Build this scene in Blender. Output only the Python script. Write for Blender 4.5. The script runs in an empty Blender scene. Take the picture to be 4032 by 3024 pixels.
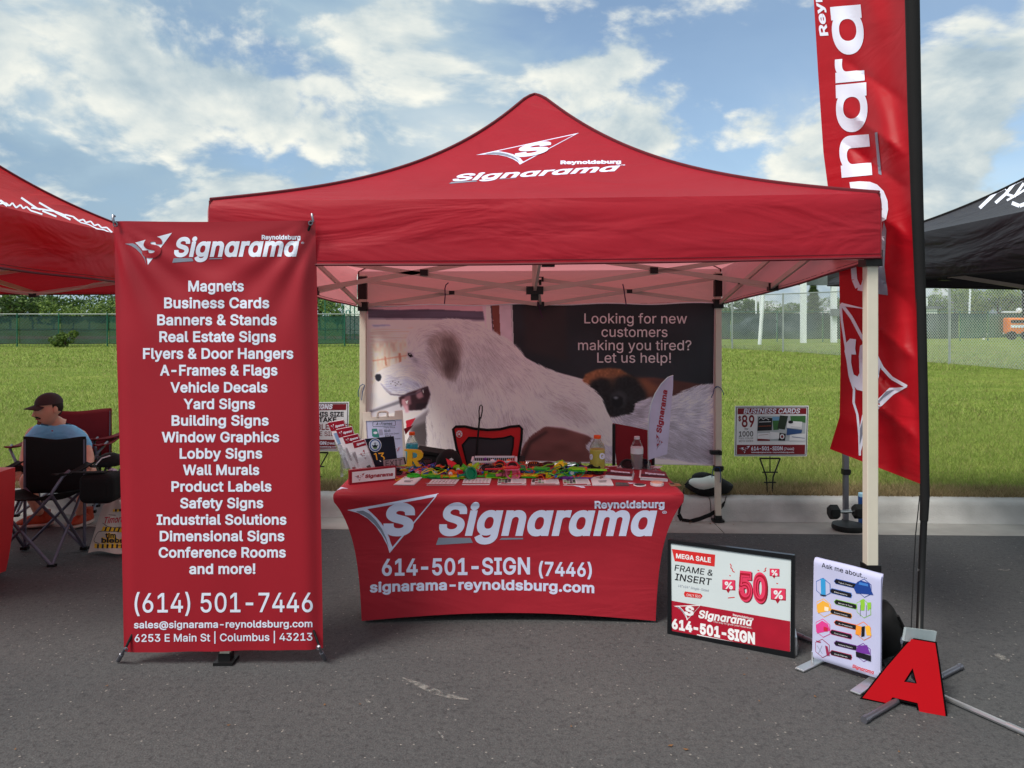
import bpy, bmesh, math, random, os
import numpy as np
from mathutils import Vector, Matrix
from mathutils.bvhtree import BVHTree

SC = bpy.context.scene
COL = SC.collection
random.seed(7); RNG = np.random.default_rng(7)
R = math.radians

# ------------------------------------------------------------------ camera
F_PX, CX, HY, ZC = 3000.0, 2016.0, 1240.0, 1.62      # focal length and horizon in pixels of the 4032-wide photograph, eye height
cam_d = bpy.data.cameras.new('camera'); cam = bpy.data.objects.new('camera', cam_d); COL.objects.link(cam)
cam.location = (0, 0, ZC); cam.rotation_euler = (R(90), 0, 0)
cam_d.sensor_width = 36; cam_d.lens = 36*F_PX/4032
cam_d.shift_y = -(1512-HY)/4032
cam_d.clip_start = 0.05; cam_d.clip_end = 2000
SC.camera = cam
# ------------------------------------------------------------------ view
SC.view_settings.view_transform = 'Standard'; SC.view_settings.look = 'None'
SC.view_settings.exposure = 1.6; SC.view_settings.gamma = 1; SC.view_settings.use_curve_mapping = False
# ------------------------------------------------------------------ sun and sky
SUN_EL, SUN_AZ = R(52), R(-132)          # azimuth clockwise from the view direction: over the left shoulder, through thin cloud
sun_d = bpy.data.lights.new('sun', 'SUN'); sun_d.energy = 1.3; sun_d.angle = R(22); sun_d.color = (1.0, .95, .86)
sun = bpy.data.objects.new('sun', sun_d); COL.objects.link(sun)
sdir = Vector((math.sin(SUN_AZ)*math.cos(SUN_EL), math.cos(SUN_AZ)*math.cos(SUN_EL), math.sin(SUN_EL)))
sun.rotation_euler = sdir.to_track_quat('Z', 'Y').to_euler()

world = bpy.data.worlds.new("World"); SC.world = world; world.use_nodes = True
nt = world.node_tree; N = nt.nodes; L = nt.links; N.clear()
def nd(t, **kw):
    n = N.new(t)
    for k, v in kw.items(): setattr(n, k, v)
    return n
def wmath(op, a, b=None, clamp=False):
    n = nd('ShaderNodeMath', operation=op, use_clamp=clamp)
    for i, v in enumerate((a, b)):
        if v is None: continue
        if isinstance(v, (int, float)): n.inputs[i].default_value = v
        else: L.new(v, n.inputs[i])
    return n.outputs[0]
out = nd('ShaderNodeOutputWorld')
sky = nd('ShaderNodeTexSky', sky_type='NISHITA', sun_disc=False, sun_elevation=SUN_EL, sun_rotation=SUN_AZ)
sky.air_density = 1.0; sky.dust_density = 0.3; sky.ozone_density = 1.2
bg_s = nd('ShaderNodeBackground'); bg_s.inputs[1].default_value = 0.05; L.new(sky.outputs[0], bg_s.inputs[0])
tc = nd('ShaderNodeTexCoord'); sep = nd('ShaderNodeSeparateXYZ'); L.new(tc.outputs['Generated'], sep.inputs[0])
zz = wmath('MAXIMUM', sep.outputs[2], 0.0); zd = wmath('ADD', zz, 0.42)
cmb = nd('ShaderNodeCombineXYZ'); L.new(wmath('DIVIDE', sep.outputs[0], zd), cmb.inputs[0]); L.new(wmath('DIVIDE', sep.outputs[1], zd), cmb.inputs[1])
def cloud_noise(off, scale, detail, rough, dist, lac=2.):
    mp = nd('ShaderNodeMapping'); L.new(cmb.outputs[0], mp.inputs[0]); mp.inputs['Location'].default_value = off
    n = nd('ShaderNodeTexNoise', noise_dimensions='3D'); L.new(mp.outputs[0], n.inputs['Vector'])
    n.inputs['Scale'].default_value = scale; n.inputs['Detail'].default_value = detail; n.inputs['Lacunarity'].default_value = lac
    n.inputs['Roughness'].default_value = rough; n.inputs['Distortion'].default_value = dist
    return n.outputs[0]
def puffs(off, scale, detail, warp):
    mp = nd('ShaderNodeMapping'); L.new(cmb.outputs[0], mp.inputs[0]); mp.inputs['Location'].default_value = off
    wn = nd('ShaderNodeTexNoise'); L.new(mp.outputs[0], wn.inputs['Vector']); wn.inputs['Scale'].default_value = scale*.8; wn.inputs['Detail'].default_value = 4
    vs_ = nd('ShaderNodeVectorMath', operation='SCALE'); L.new(wn.outputs['Color'], vs_.inputs[0]); vs_.inputs['Scale'].default_value = warp
    va = nd('ShaderNodeVectorMath', operation='ADD'); L.new(mp.outputs[0], va.inputs[0]); L.new(vs_.outputs[0], va.inputs[1])
    v = nd('ShaderNodeTexVoronoi', feature='F1', normalize=True); L.new(va.outputs[0], v.inputs['Vector'])
    v.inputs['Scale'].default_value = scale; v.inputs['Detail'].default_value = detail; v.inputs['Roughness'].default_value = .55
    return wmath('SUBTRACT', 1.0, v.outputs['Distance'])
sx = wmath('DIVIDE', sep.outputs[0], zd)
CO = (3.1, 4.6, 0.0); CS = 2.5; CT = .498
def layer(off):
    a_ = cloud_noise(off, CS, 12, .58, .25); p_ = puffs((off[0]+4, off[1]+2, off[2]), 4.2, 3, .30)
    return wmath('ADD', wmath('MULTIPLY', a_, .72), wmath('MULTIPLY', p_, .28))
def ramp(src, pts):
    r_ = nd('ShaderNodeValToRGB'); L.new(src, r_.inputs[0]); cr = r_.color_ramp
    while len(cr.elements) < len(pts): cr.elements.new(.5)
    for e_, (p, c) in zip(cr.elements, pts): e_.position = p; e_.color = (*c, 1)
    return r_.outputs[0]
def smooth(src, lo, hi, a0=0., a1=1.):
    r_ = nd('ShaderNodeMapRange', interpolation_type='SMOOTHSTEP'); L.new(src, r_.inputs[0])
    for i, v in enumerate((lo, hi, a0, a1)): r_.inputs[i+1].default_value = v
    return r_.outputs[0]
low = cloud_noise((7.2, 1.4, 2.0), .95, 3, .5, 0.)
veiln = cloud_noise((1.2, 6.4, 5.0), 2.2, 7, .50, .6)
# high thin sheet, heavier to the left
veil = smooth(wmath('ADD', wmath('ADD', veiln, wmath('MULTIPLY', wmath('SUBTRACT', low, .5), .4)), wmath('MULTIPLY', sx, -.16)), .36, .62, .30, .95)
veil_c = ramp(wmath('ADD', veiln, wmath('MULTIPLY', sx, .06)), [(.32, (.27,.40,.53)), (.50, (.38,.52,.63)), (.68, (.58,.68,.73))])
# heaped clouds in front of it
d1 = layer(CO); d2 = layer((CO[0]-.02, CO[1]+.045, .0))
bias = wmath('ADD', wmath('ADD', wmath('MULTIPLY', wmath('SUBTRACT', low, .5), .22), wmath('MULTIPLY', sx, .022)), wmath('MULTIPLY', wmath('MULTIPLY', sx, sx), -.015))
dd = wmath('ADD', d1, bias)
cov = smooth(dd, CT-.008, CT+.062)
core = smooth(dd, CT+.03, CT+.16)
lum = wmath('ADD', wmath('MULTIPLY', wmath('SUBTRACT', d1, d2), 4.2), .74)
lum = wmath('SUBTRACT', lum, wmath('MULTIPLY', core, .30), clamp=True)
heap_c = ramp(lum, [(.12, (.31,.42,.51)), (.42, (.48,.58,.63)), (.68, (.68,.74,.73)), (1., (.94,.94,.85))])
def bg(col, st): n = nd('ShaderNodeBackground'); n.inputs[1].default_value = st; L.new(col, n.inputs[0]); return n.outputs[0]
def mixs(f, a_, b_): n = nd('ShaderNodeMixShader'); L.new(f, n.inputs[0]); L.new(a_, n.inputs[1]); L.new(b_, n.inputs[2]); return n.outputs[0]
CLOUD = .345
L.new(mixs(cov, mixs(veil, bg_s.outputs[0], bg(veil_c, CLOUD)), bg(heap_c, CLOUD)), out.inputs[0])

# ------------------------------------------------------------------ helpers
def lin(c):
    return tuple(((x/255)/12.92 if x/255 <= .04045 else ((x/255+.055)/1.055)**2.4) for x in c)
MATS = {}
def mat(name, rgb, rough=.6, var=.10, nscale=9., bump=.0, bscale=60., metal=0., spec=.4, trans=0., sheen=0., back=None, alpha=1., transmission=0., ior=1.45, attr=None, emit=None, coat=0., folds=0.):
    if name in MATS: return MATS[name]
    m = bpy.data.materials.new(name); m.use_nodes = True; MATS[name] = m
    t = m.node_tree; n = t.nodes; l = t.links; b = n['Principled BSDF']; o = n['Material Output']
    c = lin(rgb) if max(rgb) > 1.0 else tuple(rgb)
    tcn = n.new('ShaderNodeTexCoord')
    if attr:
        a = n.new('ShaderNodeAttribute'); a.attribute_name = attr; csrc = a.outputs['Color']
    else:
        a = n.new('ShaderNodeRGB'); a.outputs[0].default_value = (*c, 1); csrc = a.outputs[0]
    if var > 0:
        no = n.new('ShaderNodeTexNoise'); no.inputs['Scale'].default_value = nscale; no.inputs['Detail'].default_value = 5
        l.new(tcn.outputs['Object'], no.inputs['Vector'])
        mr = n.new('ShaderNodeMapRange'); l.new(no.outputs[0], mr.inputs[0]); mr.inputs[1].default_value = .3; mr.inputs[2].default_value = .7
        mr.inputs[3].default_value = 1-var; mr.inputs[4].default_value = 1+var
        vm = n.new('ShaderNodeVectorMath'); vm.operation = 'SCALE'; l.new(csrc, vm.inputs[0]); l.new(mr.outputs[0], vm.inputs['Scale']); csrc = vm.outputs[0]
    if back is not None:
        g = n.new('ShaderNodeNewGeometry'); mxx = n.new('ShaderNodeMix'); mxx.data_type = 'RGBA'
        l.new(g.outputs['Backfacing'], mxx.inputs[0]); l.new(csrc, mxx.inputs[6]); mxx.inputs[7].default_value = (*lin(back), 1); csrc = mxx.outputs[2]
    l.new(csrc, b.inputs['Base Color'])
    b.inputs['Roughness'].default_value = rough; b.inputs['Metallic'].default_value = metal
    b.inputs['Specular IOR Level'].default_value = spec; b.inputs['IOR'].default_value = ior
    b.inputs['Transmission Weight'].default_value = transmission; b.inputs['Alpha'].default_value = alpha
    b.inputs['Sheen Weight'].default_value = sheen; b.inputs['Coat Weight'].default_value = coat
    if bump > 0:
        nb = n.new('ShaderNodeTexNoise'); nb.inputs['Scale'].default_value = bscale; nb.inputs['Detail'].default_value = 4
        l.new(tcn.outputs['Object'], nb.inputs['Vector'])
        bp = n.new('ShaderNodeBump'); bp.inputs['Strength'].default_value = bump; bp.inputs['Distance'].default_value = .01
        l.new(nb.outputs[0], bp.inputs['Height']); l.new(bp.outputs[0], b.inputs['Normal'])
        if folds > 0:
            wv = n.new('ShaderNodeTexNoise'); wv.inputs['Scale'].default_value = 2.2; wv.inputs['Detail'].default_value = 3; wv.inputs['Distortion'].default_value = 1.2
            mp_ = n.new('ShaderNodeMapping'); mp_.inputs['Scale'].default_value = (.6,.6,2.2); l.new(tcn.outputs['Object'], mp_.inputs[0]); l.new(mp_.outputs[0], wv.inputs['Vector'])
            b2 = n.new('ShaderNodeBump'); b2.inputs['Strength'].default_value = folds; b2.inputs['Distance'].default_value = .08
            l.new(wv.outputs[0], b2.inputs['Height']); l.new(b2.outputs[0], bp.inputs['Normal'])
    if trans > 0:
        tr = n.new('ShaderNodeBsdfTranslucent'); l.new(csrc, tr.inputs[0]); ms = n.new('ShaderNodeMixShader'); ms.inputs[0].default_value = trans
        l.new(b.outputs[0], ms.inputs[1]); l.new(tr.outputs[0], ms.inputs[2]); l.new(ms.outputs[0], o.inputs[0])
    return m

def P(px, py, Y):                      # the point at depth Y seen at a pixel of the photograph
    return Vector(((px-CX)*Y/F_PX, Y, ZC-(py-HY)*Y/F_PX))
def gz(Y): return -0.036*(Y-3.5)       # the car park falls towards the gutter
def G(px, py, dz=0.):                  # point on the asphalt
    Y = (ZC-dz-.126)/((py-HY)/F_PX-.036)
    return Vector(((px-CX)*Y/F_PX, Y, gz(Y)+dz))
def pix(v): return (CX+v.x*F_PX/v.y, HY+(ZC-v.z)*F_PX/v.y)
TT = .68                               # table top
def T(px, py, dz=0.):
    Y = (ZC-TT-dz)*F_PX/(py-HY)
    return Vector(((px-CX)*Y/F_PX, Y, TT+dz))
def lerp(a, b, t): return a+(b-a)*t

class MB:
    def __init__(s): s.v = []; s.f = []; s.m = []
    def add(s, vs, fs, mi=0):
        b = len(s.v); s.v += [Vector(p) for p in vs]; s.f += [tuple(b+i for i in f) for f in fs]; s.m += [mi]*len(fs); return s
    def box(s, c, sz, rot=None, mi=0):
        c = Vector(c); h = [x/2 for x in sz]; vs = []
        for x in (-1, 1):
            for y in (-1, 1):
                for z in (-1, 1):
                    p = Vector((x*h[0], y*h[1], z*h[2]))
                    if rot is not None: p = rot @ p
                    vs.append(c+p)
        return s.add(vs, [(0,1,3,2),(4,6,7,5),(0,4,5,1),(2,3,7,6),(0,2,6,4),(1,5,7,3)], mi)
    def beam(s, a, b, w, h=None, mi=0, up=Vector((0,0,1))):
        a = Vector(a); b = Vector(b); h = h or w; d = (b-a).normalized()
        if abs(d.dot(up)) > .98: up = Vector((0,1,0))
        x = d.cross(up).normalized(); y = x.cross(d).normalized()
        vs = [p+x*i*w/2+y*j*h/2 for p in (a, b) for i, j in ((-1,-1),(1,-1),(1,1),(-1,1))]
        return s.add(vs, [(3,2,1,0),(4,5,6,7),(0,1,5,4),(1,2,6,5),(2,3,7,6),(3,0,4,7)], mi)
    def path(s, pts, r, n=8, closed=False, mi=0):
        pts = [Vector(p) for p in pts]; k = len(pts); rs = r if isinstance(r, (list, tuple)) else [r]*k
        vs = []; prev = None
        for i, p in enumerate(pts):
            a = pts[(i-1) % k] if (closed or i > 0) else p; b = pts[(i+1) % k] if (closed or i < k-1) else p
            d = (b-a)
            d = d.normalized() if d.length > 1e-9 else Vector((0,0,1))
            if prev is None: x = d.orthogonal().normalized()
            else:
                x = prev-d*prev.dot(d)
                x = x.normalized() if x.length > 1e-6 else d.orthogonal().normalized()
            prev = x; y = d.cross(x)
            vs += [p+(x*math.cos(2*math.pi*j/n)+y*math.sin(2*math.pi*j/n))*rs[i] for j in range(n)]
        fs = []
        for i in range(k if closed else k-1):
            for j in range(n):
                a = i*n+j; b = i*n+(j+1) % n; c = ((i+1) % k)*n+(j+1) % n; d = ((i+1) % k)*n+j; fs.append((a,b,c,d))
        if not closed: fs += [tuple(range(n-1,-1,-1)), tuple((k-1)*n+j for j in range(n))]
        return s.add(vs, fs, mi)
    def tube(s, a, b, r, n=8, mi=0): return s.path([a, b], r, n, mi=mi)
    def prism(s, poly, off, mi=0, mi2=None):
        k = len(poly); off = Vector(off); poly = [Vector(p) for p in poly]
        s.add(poly, [tuple(range(k))], mi)
        s.add([p+off for p in poly], [tuple(range(k-1,-1,-1))], mi if mi2 is None else mi2)
        return s.add(poly+[p+off for p in poly], [(i, i+k, (i+1) % k+k, (i+1) % k) for i in range(k)], mi if mi2 is None else mi2)
    def grid(s, fn, nu, nv, mi=0):
        vs = [fn(i/nu, j/nv) for j in range(nv+1) for i in range(nu+1)]
        return s.add(vs, [(j*(nu+1)+i, j*(nu+1)+i+1, (j+1)*(nu+1)+i+1, (j+1)*(nu+1)+i) for j in range(nv) for i in range(nu)], mi)
    def lathe(s, c, prof, n=16, mi=0, R_=None):
        c = Vector(c); vs = []
        for r, z in prof:
            for j in range(n):
                p = Vector((r*math.cos(2*math.pi*j/n), r*math.sin(2*math.pi*j/n), z))
                if R_ is not None: p = R_ @ p
                vs.append(c+p)
        k = len(prof); fs = [(i*n+j, i*n+(j+1) % n, (i+1)*n+(j+1) % n, (i+1)*n+j) for i in range(k-1) for j in range(n)]
        fs += [tuple(range(n-1,-1,-1)), tuple((k-1)*n+j for j in range(n))]
        return s.add(vs, fs, mi)
    def ball(s, c, r, n=12, mi=0, R_=None, fn=None):
        rx, ry, rz = (r, r, r) if isinstance(r, (int, float)) else r; c = Vector(c); k = n//2+1; vs = []
        for i in range(k+1):
            a = math.pi*i/k
            for j in range(n):
                b = 2*math.pi*j/n; u = Vector((math.sin(a)*math.cos(b), math.sin(a)*math.sin(b), math.cos(a)))
                p = Vector((u.x*rx, u.y*ry, u.z*rz))
                if fn: p = fn(p, u)
                if R_ is not None: p = R_ @ p
                vs.append(c+p)
        return s.add(vs, [(i*n+j, (i+1)*n+j, (i+1)*n+(j+1) % n, i*n+(j+1) % n) for i in range(k) for j in range(n)], mi)
    def bvh(s): return BVHTree.FromPolygons(s.v, s.f)

BASE = {}
def root(name, label, cat, loc, group=None):
    o = bpy.data.objects.new(name, None); COL.objects.link(o); o.location = Vector(loc); o.empty_display_size = .1
    o['label'] = label; o['category'] = cat
    if group: o['group'] = group
    BASE[o.name] = Vector(loc); return o
def build(name, mb, mats, parent=None, smooth=False, kind=None, label=None, cat=None, group=None, loc=None):
    """one mesh object from a builder; points are given in world space"""
    base = BASE[parent.name] if parent is not None else (Vector(loc) if loc is not None else Vector((0,0,0)))
    me = bpy.data.meshes.new(name)
    me.from_pydata([tuple(p-base) for p in mb.v], [], mb.f)
    mats = mats if isinstance(mats, (list, tuple)) else [mats]
    for m in mats: me.materials.append(m)
    if len(mats) > 1: me.polygons.foreach_set('material_index', mb.m)
    me.validate(); me.update()
    if smooth:
        me.polygons.foreach_set('use_smooth', [True]*len(me.polygons))
        try: me.set_sharp_from_angle(angle=R(40 if smooth is True else smooth))
        except Exception: pass
    o = bpy.data.objects.new(name, me); COL.objects.link(o); BASE[o.name] = base
    if parent is not None: o.parent = parent
    else: o.location = base
    if kind: o['kind'] = kind
    if label: o['label'] = label
    if cat: o['category'] = cat
    if group: o['group'] = group
    return o
def bevel(o, w, seg=2):
    m = o.modifiers.new('bevel', 'BEVEL'); m.width = w; m.segments = seg; m.limit_method = 'ANGLE'; return o
def copy_tree(o, parent=None):
    c = o.copy(); COL.objects.link(c); c.parent = parent
    for ch in list(o.children): copy_tree(ch, c)
    return c

# lettering -----------------------------------------------------------------
_fp = os.path.join(bpy.utils.resource_path('LOCAL'), 'datafiles', 'fonts', 'Inter.woff2')
try: FONT = bpy.data.fonts.load(_fp)
except Exception: FONT = None
_tc = {}
def _loops(me):
    adj = {}
    for e_ in me.edges:
        i, j = e_.vertices; adj.setdefault(i, []).append(j); adj.setdefault(j, []).append(i)
    seen = set(); out_ = []
    for st in adj:
        if st in seen: continue
        lp = [st]; seen.add(st); prev = None; cur = st
        while True:
            nx = [k for k in adj[cur] if k != prev and (k not in seen or (k == st and len(lp) > 2))]
            if not nx: break
            prev, cur = cur, nx[0]
            if cur == st: break
            lp.append(cur); seen.add(cur)
        if len(lp) > 2: out_.append([Vector(me.vertices[k].co[:2]) for k in lp])
    return out_
def _area(lp): return sum(a.x*b.y-b.x*a.y for a, b in zip(lp, lp[1:]+lp[:1]))/2
def _in(p, lp):
    c = False
    for a, b in zip(lp, lp[1:]+lp[:1]):
        if (a.y > p.y) != (b.y > p.y) and p.x < a.x+(p.y-a.y)*(b.x-a.x)/(b.y-a.y): c = not c
    return c
def text2d(s, bold=.02, shear=0., space=1.):
    """outlines of a line of lettering; the strokes are thickened by moving every outline along its normal"""
    from mathutils.geometry import delaunay_2d_cdt
    k = (s, bold, shear, space)
    if k in _tc: return _tc[k]
    c = bpy.data.curves.new('t', 'FONT'); c.body = s
    if FONT: c.font = FONT
    c.resolution_u = 3; c.space_character = space*(1+bold*1.1); c.fill_mode = 'NONE'
    o = bpy.data.objects.new('t', c); me = o.to_mesh(); lps = _loops(me)
    o.to_mesh_clear(); bpy.data.objects.remove(o); bpy.data.curves.remove(c)
    L2 = []
    for lp in lps:
        q = [p for i, p in enumerate(lp) if (p-lp[i-1]).length > .0015]
        if len(q) > 2: L2.append(q)
    if sum(_area(q) for q in L2) < 0: L2 = [q[::-1] for q in L2]
    vs_ = []; fc_ = []; sg_ = []
    for lp in L2:
        n = len(lp); r = []; sg = 1 if _area(lp) > 0 else -1
        for i in range(n):
            a, p, b = lp[i-1], lp[i], lp[(i+1) % n]; d0 = (p-a).normalized(); d1 = (b-p).normalized()
            n0 = Vector((d0.y, -d0.x)); n1 = Vector((d1.y, -d1.x)); m = n0+n1
            m = m.normalized() if m.length > .2 else n0
            r.append(p+m*bold*min(1.5, 1/max(.5, m.dot(n0))))
        idx = list(range(len(vs_), len(vs_)+n)); vs_ += r; fc_.append(idx if sg > 0 else idx[::-1]); sg_.append(sg)
    V = []; F = []
    if vs_:
        V, _e, F_, _a, _b, of_ = delaunay_2d_cdt(vs_, [], fc_, 0, 1e-6, False)
        Vn = np.array([tuple(p) for p in V]); Fn = np.array([f for f in F_ if len(f) == 3]); ce = Vn[Fn].mean(1)
        A0 = []; B0 = []
        for f, sg in zip(fc_, sg_):
            q = [vs_[i] for i in (f if sg > 0 else f[::-1])]; A0 += [tuple(p) for p in q]; B0 += [tuple(p) for p in q[1:]+q[:1]]
        A0 = np.array(A0); B0 = np.array(B0); wn = np.zeros(len(ce)); px_, py_ = ce[:,0], ce[:,1]
        for (ax, ay), (bx, by) in zip(A0, B0):
            if ay == by: continue
            up = 1 if by > ay else -1; m_ = (py_ >= min(ay,by)) & (py_ < max(ay,by)) & (px_ < ax+(py_-ay)*(bx-ax)/(by-ay)); wn[m_] += up
        F = [tuple(int(i) for i in f) for f in Fn[wn > .5]]
    v = np.array([[p.x+shear*p.y, p.y] for p in V]) if V else np.zeros((0,2))
    _tc[k] = (v, F); return _tc[k]
CAP = .545
def _capcheck():
    global CAP
    v, f = text2d('H', 0.); CAP = float(v[:,1].max())
_capcheck()
def grid_cut(pts, tris, step):
    bm = bmesh.new(); vs = [bm.verts.new((p[0], p[1], 0)) for p in pts]
    for t in tris:
        try: bm.faces.new([vs[i] for i in t])
        except Exception: pass
    for ax in (0, 1):
        if not len(pts): break
        lo, hi = pts[:,ax].min(), pts[:,ax].max(); q = math.ceil(lo/step)*step
        while q < hi:
            co = [0,0,0]; no = [0,0,0]; co[ax] = q; no[ax] = 1
            bmesh.ops.bisect_plane(bm, geom=bm.verts[:]+bm.edges[:]+bm.faces[:], plane_co=co, plane_no=no); q += step
    bmesh.ops.triangulate(bm, faces=bm.faces[:])
    bm.verts.ensure_lookup_table(); bm.verts.index_update()
    P2 = np.array([v.co[:2] for v in bm.verts]); F2 = [tuple(v.index for v in f.verts) for f in bm.faces]; bm.free()
    return P2, F2
def tri_poly(poly):
    from mathutils.geometry import tessellate_polygon
    return [tuple(t) for t in tessellate_polygon([[Vector((p[0], p[1], 0)) for p in poly]])]
class Print:
    """flat print laid on a surface: outlines are measured in photograph pixels and carried on to the real surface"""
    def __init__(s, bvh, step=0, lift=.0009): s.bvh = bvh; s.mb = MB(); s.mats = []; s.step = step; s.lift = lift; s.lay = 0
    def put(s, pts, tris, m, layer=1):
        pts = np.asarray(pts, float)
        if s.step: pts, tris = grid_cut(pts, tris, s.step)
        o = Vector((0,0,ZC)); vs = []
        for x, y in pts:
            d = Vector(((x-CX)/F_PX, 1, -(y-HY)/F_PX)).normalized()
            h, n, i, t = s.bvh.ray_cast(o, d)
            if h is None:
                h, n, i, t = s.bvh.find_nearest(o+d*s._last)
            else: s._last = t
            if n.dot(d) > 0: n = -n
            vs.append(h+n*s.lift*layer)
        if m not in s.mats: s.mats.append(m)
        fs = []
        for t in tris:
            a, b, c = (vs[i] for i in t)
            fs.append(t if (b-a).cross(c-a).dot(o-a) > 0 else (t[2], t[1], t[0]))
        s.mb.add(vs, fs, s.mats.index(m)); return s
    _last = 5.
    def poly(s, pts, m, layer=1): return s.put(pts, tri_poly(pts), m, layer)
    def rect(s, x0, y0, x1, y1, m, layer=1): return s.poly([(x0,y0),(x1,y0),(x1,y1),(x0,y1)], m, layer)
    def disc(s, cx, cy, rx, ry, m, layer=1, n=20): return s.poly([(cx+rx*math.cos(2*math.pi*i/n), cy+ry*math.sin(2*math.pi*i/n)) for i in range(n)], m, layer)
    def line(s, pts, w, m, layer=1):
        for (x0,y0),(x1,y1) in zip(pts[:-1], pts[1:]):
            d = math.hypot(x1-x0, y1-y0) or 1; nx, ny = -(y1-y0)/d*w/2, (x1-x0)/d*w/2
            s.poly([(x0+nx,y0+ny),(x1+nx,y1+ny),(x1-nx,y1-ny),(x0-nx,y0-ny)], m, layer)
        return s
    def text(s, t, a, b, cap, m, bold=.02, shear=0., layer=1, cap1=None, up=None, space=1.):
        v, f = text2d(t, bold, shear, space); x0 = v[:,0].min(); w = v[:,0].max()-x0
        u = (v[:,0]-x0)/w; c = cap+(cap1-cap)*u if cap1 is not None else cap
        ux, uy = up if up else (0., -1.)
        X = a[0]+u*(b[0]-a[0])+v[:,1]/CAP*c*ux; Y = a[1]+u*(b[1]-a[1])+v[:,1]/CAP*c*uy
        return s.put(np.stack([X, Y], 1), f, m, layer)
    def build(s, name, parent): return build(name, s.mb, s.mats, parent)
def plane_bvh(quad):
    mb = MB(); q = [Vector(p) for p in quad]; c = sum(q, Vector())/4
    mb.add([c+(p-c)*1.25 for p in q], [(0,1,2,3)]); return mb.bvh()
def aff(src, dst):
    """affine map carrying three points onto three points"""
    A = np.array([[x,y,1] for x,y in src]); B = np.array(dst); M_ = np.linalg.solve(A, B)
    return lambda p: tuple(np.array([p[0], p[1], 1]) @ M_)
# the sail-shaped emblem, as drawn on the table cover: left tip, top right tip, bottom tip
EM = [(108,250),(676,147),(370,517)]
E_OUT = [(108,250),(676,147),(370,517),(356,470),(325,410),(285,352),(235,303),(175,268)]
E_IN = [(232,243),(650,168),(388,478),(378,455),(368,420),(345,370),(318,330),(290,298),(262,270)]
E_GREY = [(160,257),(205,252),(245,272),(285,312),(322,365),(350,425),(368,488),(345,432),(312,378),(272,330),(222,288)]
def emblem(pr, tips, white, red, grey, solid=False, layer=1):
    q = aff(EM, tips); mp = lambda poly: [q(p) for p in poly]
    if solid:
        pr.poly(mp([(232,243),(676,147),(388,517),(378,455),(368,420),(345,370),(318,330),(290,298),(262,270)]), white, layer)
        pr.poly(mp([(108,250),(205,252),(245,272),(285,312),(322,365),(350,425),(370,517),(345,442),(302,378),(242,318),(182,278)]), grey, layer)
    else:
        pr.poly(mp(E_OUT), white, layer); pr.poly(mp(E_IN), red, layer+1); pr.poly(mp(E_GREY), grey, layer+1)
    v, f = text2d('S', .045, .12); lo = v.min(0); hi = v.max(0)
    x0, x1, y0, y1 = (332, 528, 412, 203) if not solid else (318, 560, 438, 182)
    pts = [q((x0+(a-lo[0])/(hi[0]-lo[0])*(x1-x0), y0+(b-lo[1])/(hi[1]-lo[1])*(y1-y0))) for a, b in v]
    pr.put(pts, f, red if solid else white, layer+2)
LOGO = '\u0053ign\u0251r\u0251m\u0251'
def logotype(pr, a, b, cap, m, grey=None, bars=True, layer=1, up=None, cap1=None):
    v, f = text2d(LOGO, .032, .22); pr.text(LOGO, a, b, cap, m, .032, .22, layer, cap1=cap1, up=up)
    if bars and grey is not None:
        ux, uy = up if up else (0., -1.); c = cap
        for u0, u1, h0, h1 in ((-.015, .155, .27, .13), (.275, .385, .17, .12)):
            q = [(a[0]+(b[0]-a[0])*u-ux*c*h, a[1]+(b[1]-a[1])*u-uy*c*h) for u, h in ((u0+.012, .20-.07), (u1-.012 if u0 < 0 else u1, .20-.07), (u1, .2+.12*(u0 < 0)-.02), (u0, .2+.18*(u0 < 0)))]
            pr.poly(q, grey, layer)

# materials shared by several things
RED = (158,34,52)
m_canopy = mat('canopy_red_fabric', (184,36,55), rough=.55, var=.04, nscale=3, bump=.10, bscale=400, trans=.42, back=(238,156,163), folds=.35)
m_seam = mat('dark_red_seam', (96,16,30), rough=.6)
m_banner = mat('banner_red_vinyl', (156,28,42), rough=.42, var=.04, nscale=2, bump=.05, bscale=300, spec=.45)
m_cover = mat('table_cover_red_spandex', (164,30,46), rough=.6, var=.03, bump=.08, bscale=600, folds=.12)
m_white = mat('white_print', (226,232,250), rough=.5, var=.02)
m_lav = mat('lavender_white_print', (214,218,246), rough=.55, var=.02)
m_greyp = mat('grey_print', (128,134,152), rough=.5, var=.02)
m_redp = mat('red_print', (150,24,44), rough=.5, var=.02)
m_darkp = mat('black_print', (22,22,30), rough=.5, var=.02)
m_paper = mat('paper_white', (224,226,232), rough=.6, var=.03)
m_frame = mat('cream_powder_coat', (205,198,184), rough=.45, var=.04)
m_truss = mat('beige_truss_tube', (190,176,168), rough=.5, var=.05)
m_blackpl = mat('black_plastic', (18,18,20), rough=.45, var=.05)
m_blackfab = mat('black_canvas', (16,16,18), rough=.85, var=.15, bump=.2, bscale=200)
m_steel = mat('grey_steel', (120,120,130), rough=.35, metal=.7, var=.05)
m_alu = mat('brushed_aluminium', (200,202,206), rough=.3, metal=.85, var=.05)
# ================================================================== SETTING
def ye(x): return 6.035-.0395*x        # edge between asphalt and gutter
KN = Vector((.0395, 1, 0)).normalized(); KT = Vector((1, -.0395, 0)).normalized()
def K(s, d, z): # s along the kerb, d behind the asphalt edge
    p = Vector((0, 6.035, 0))+KT*s+KN*d; return Vector((p.x, p.y, z))
LZ = .06
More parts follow.
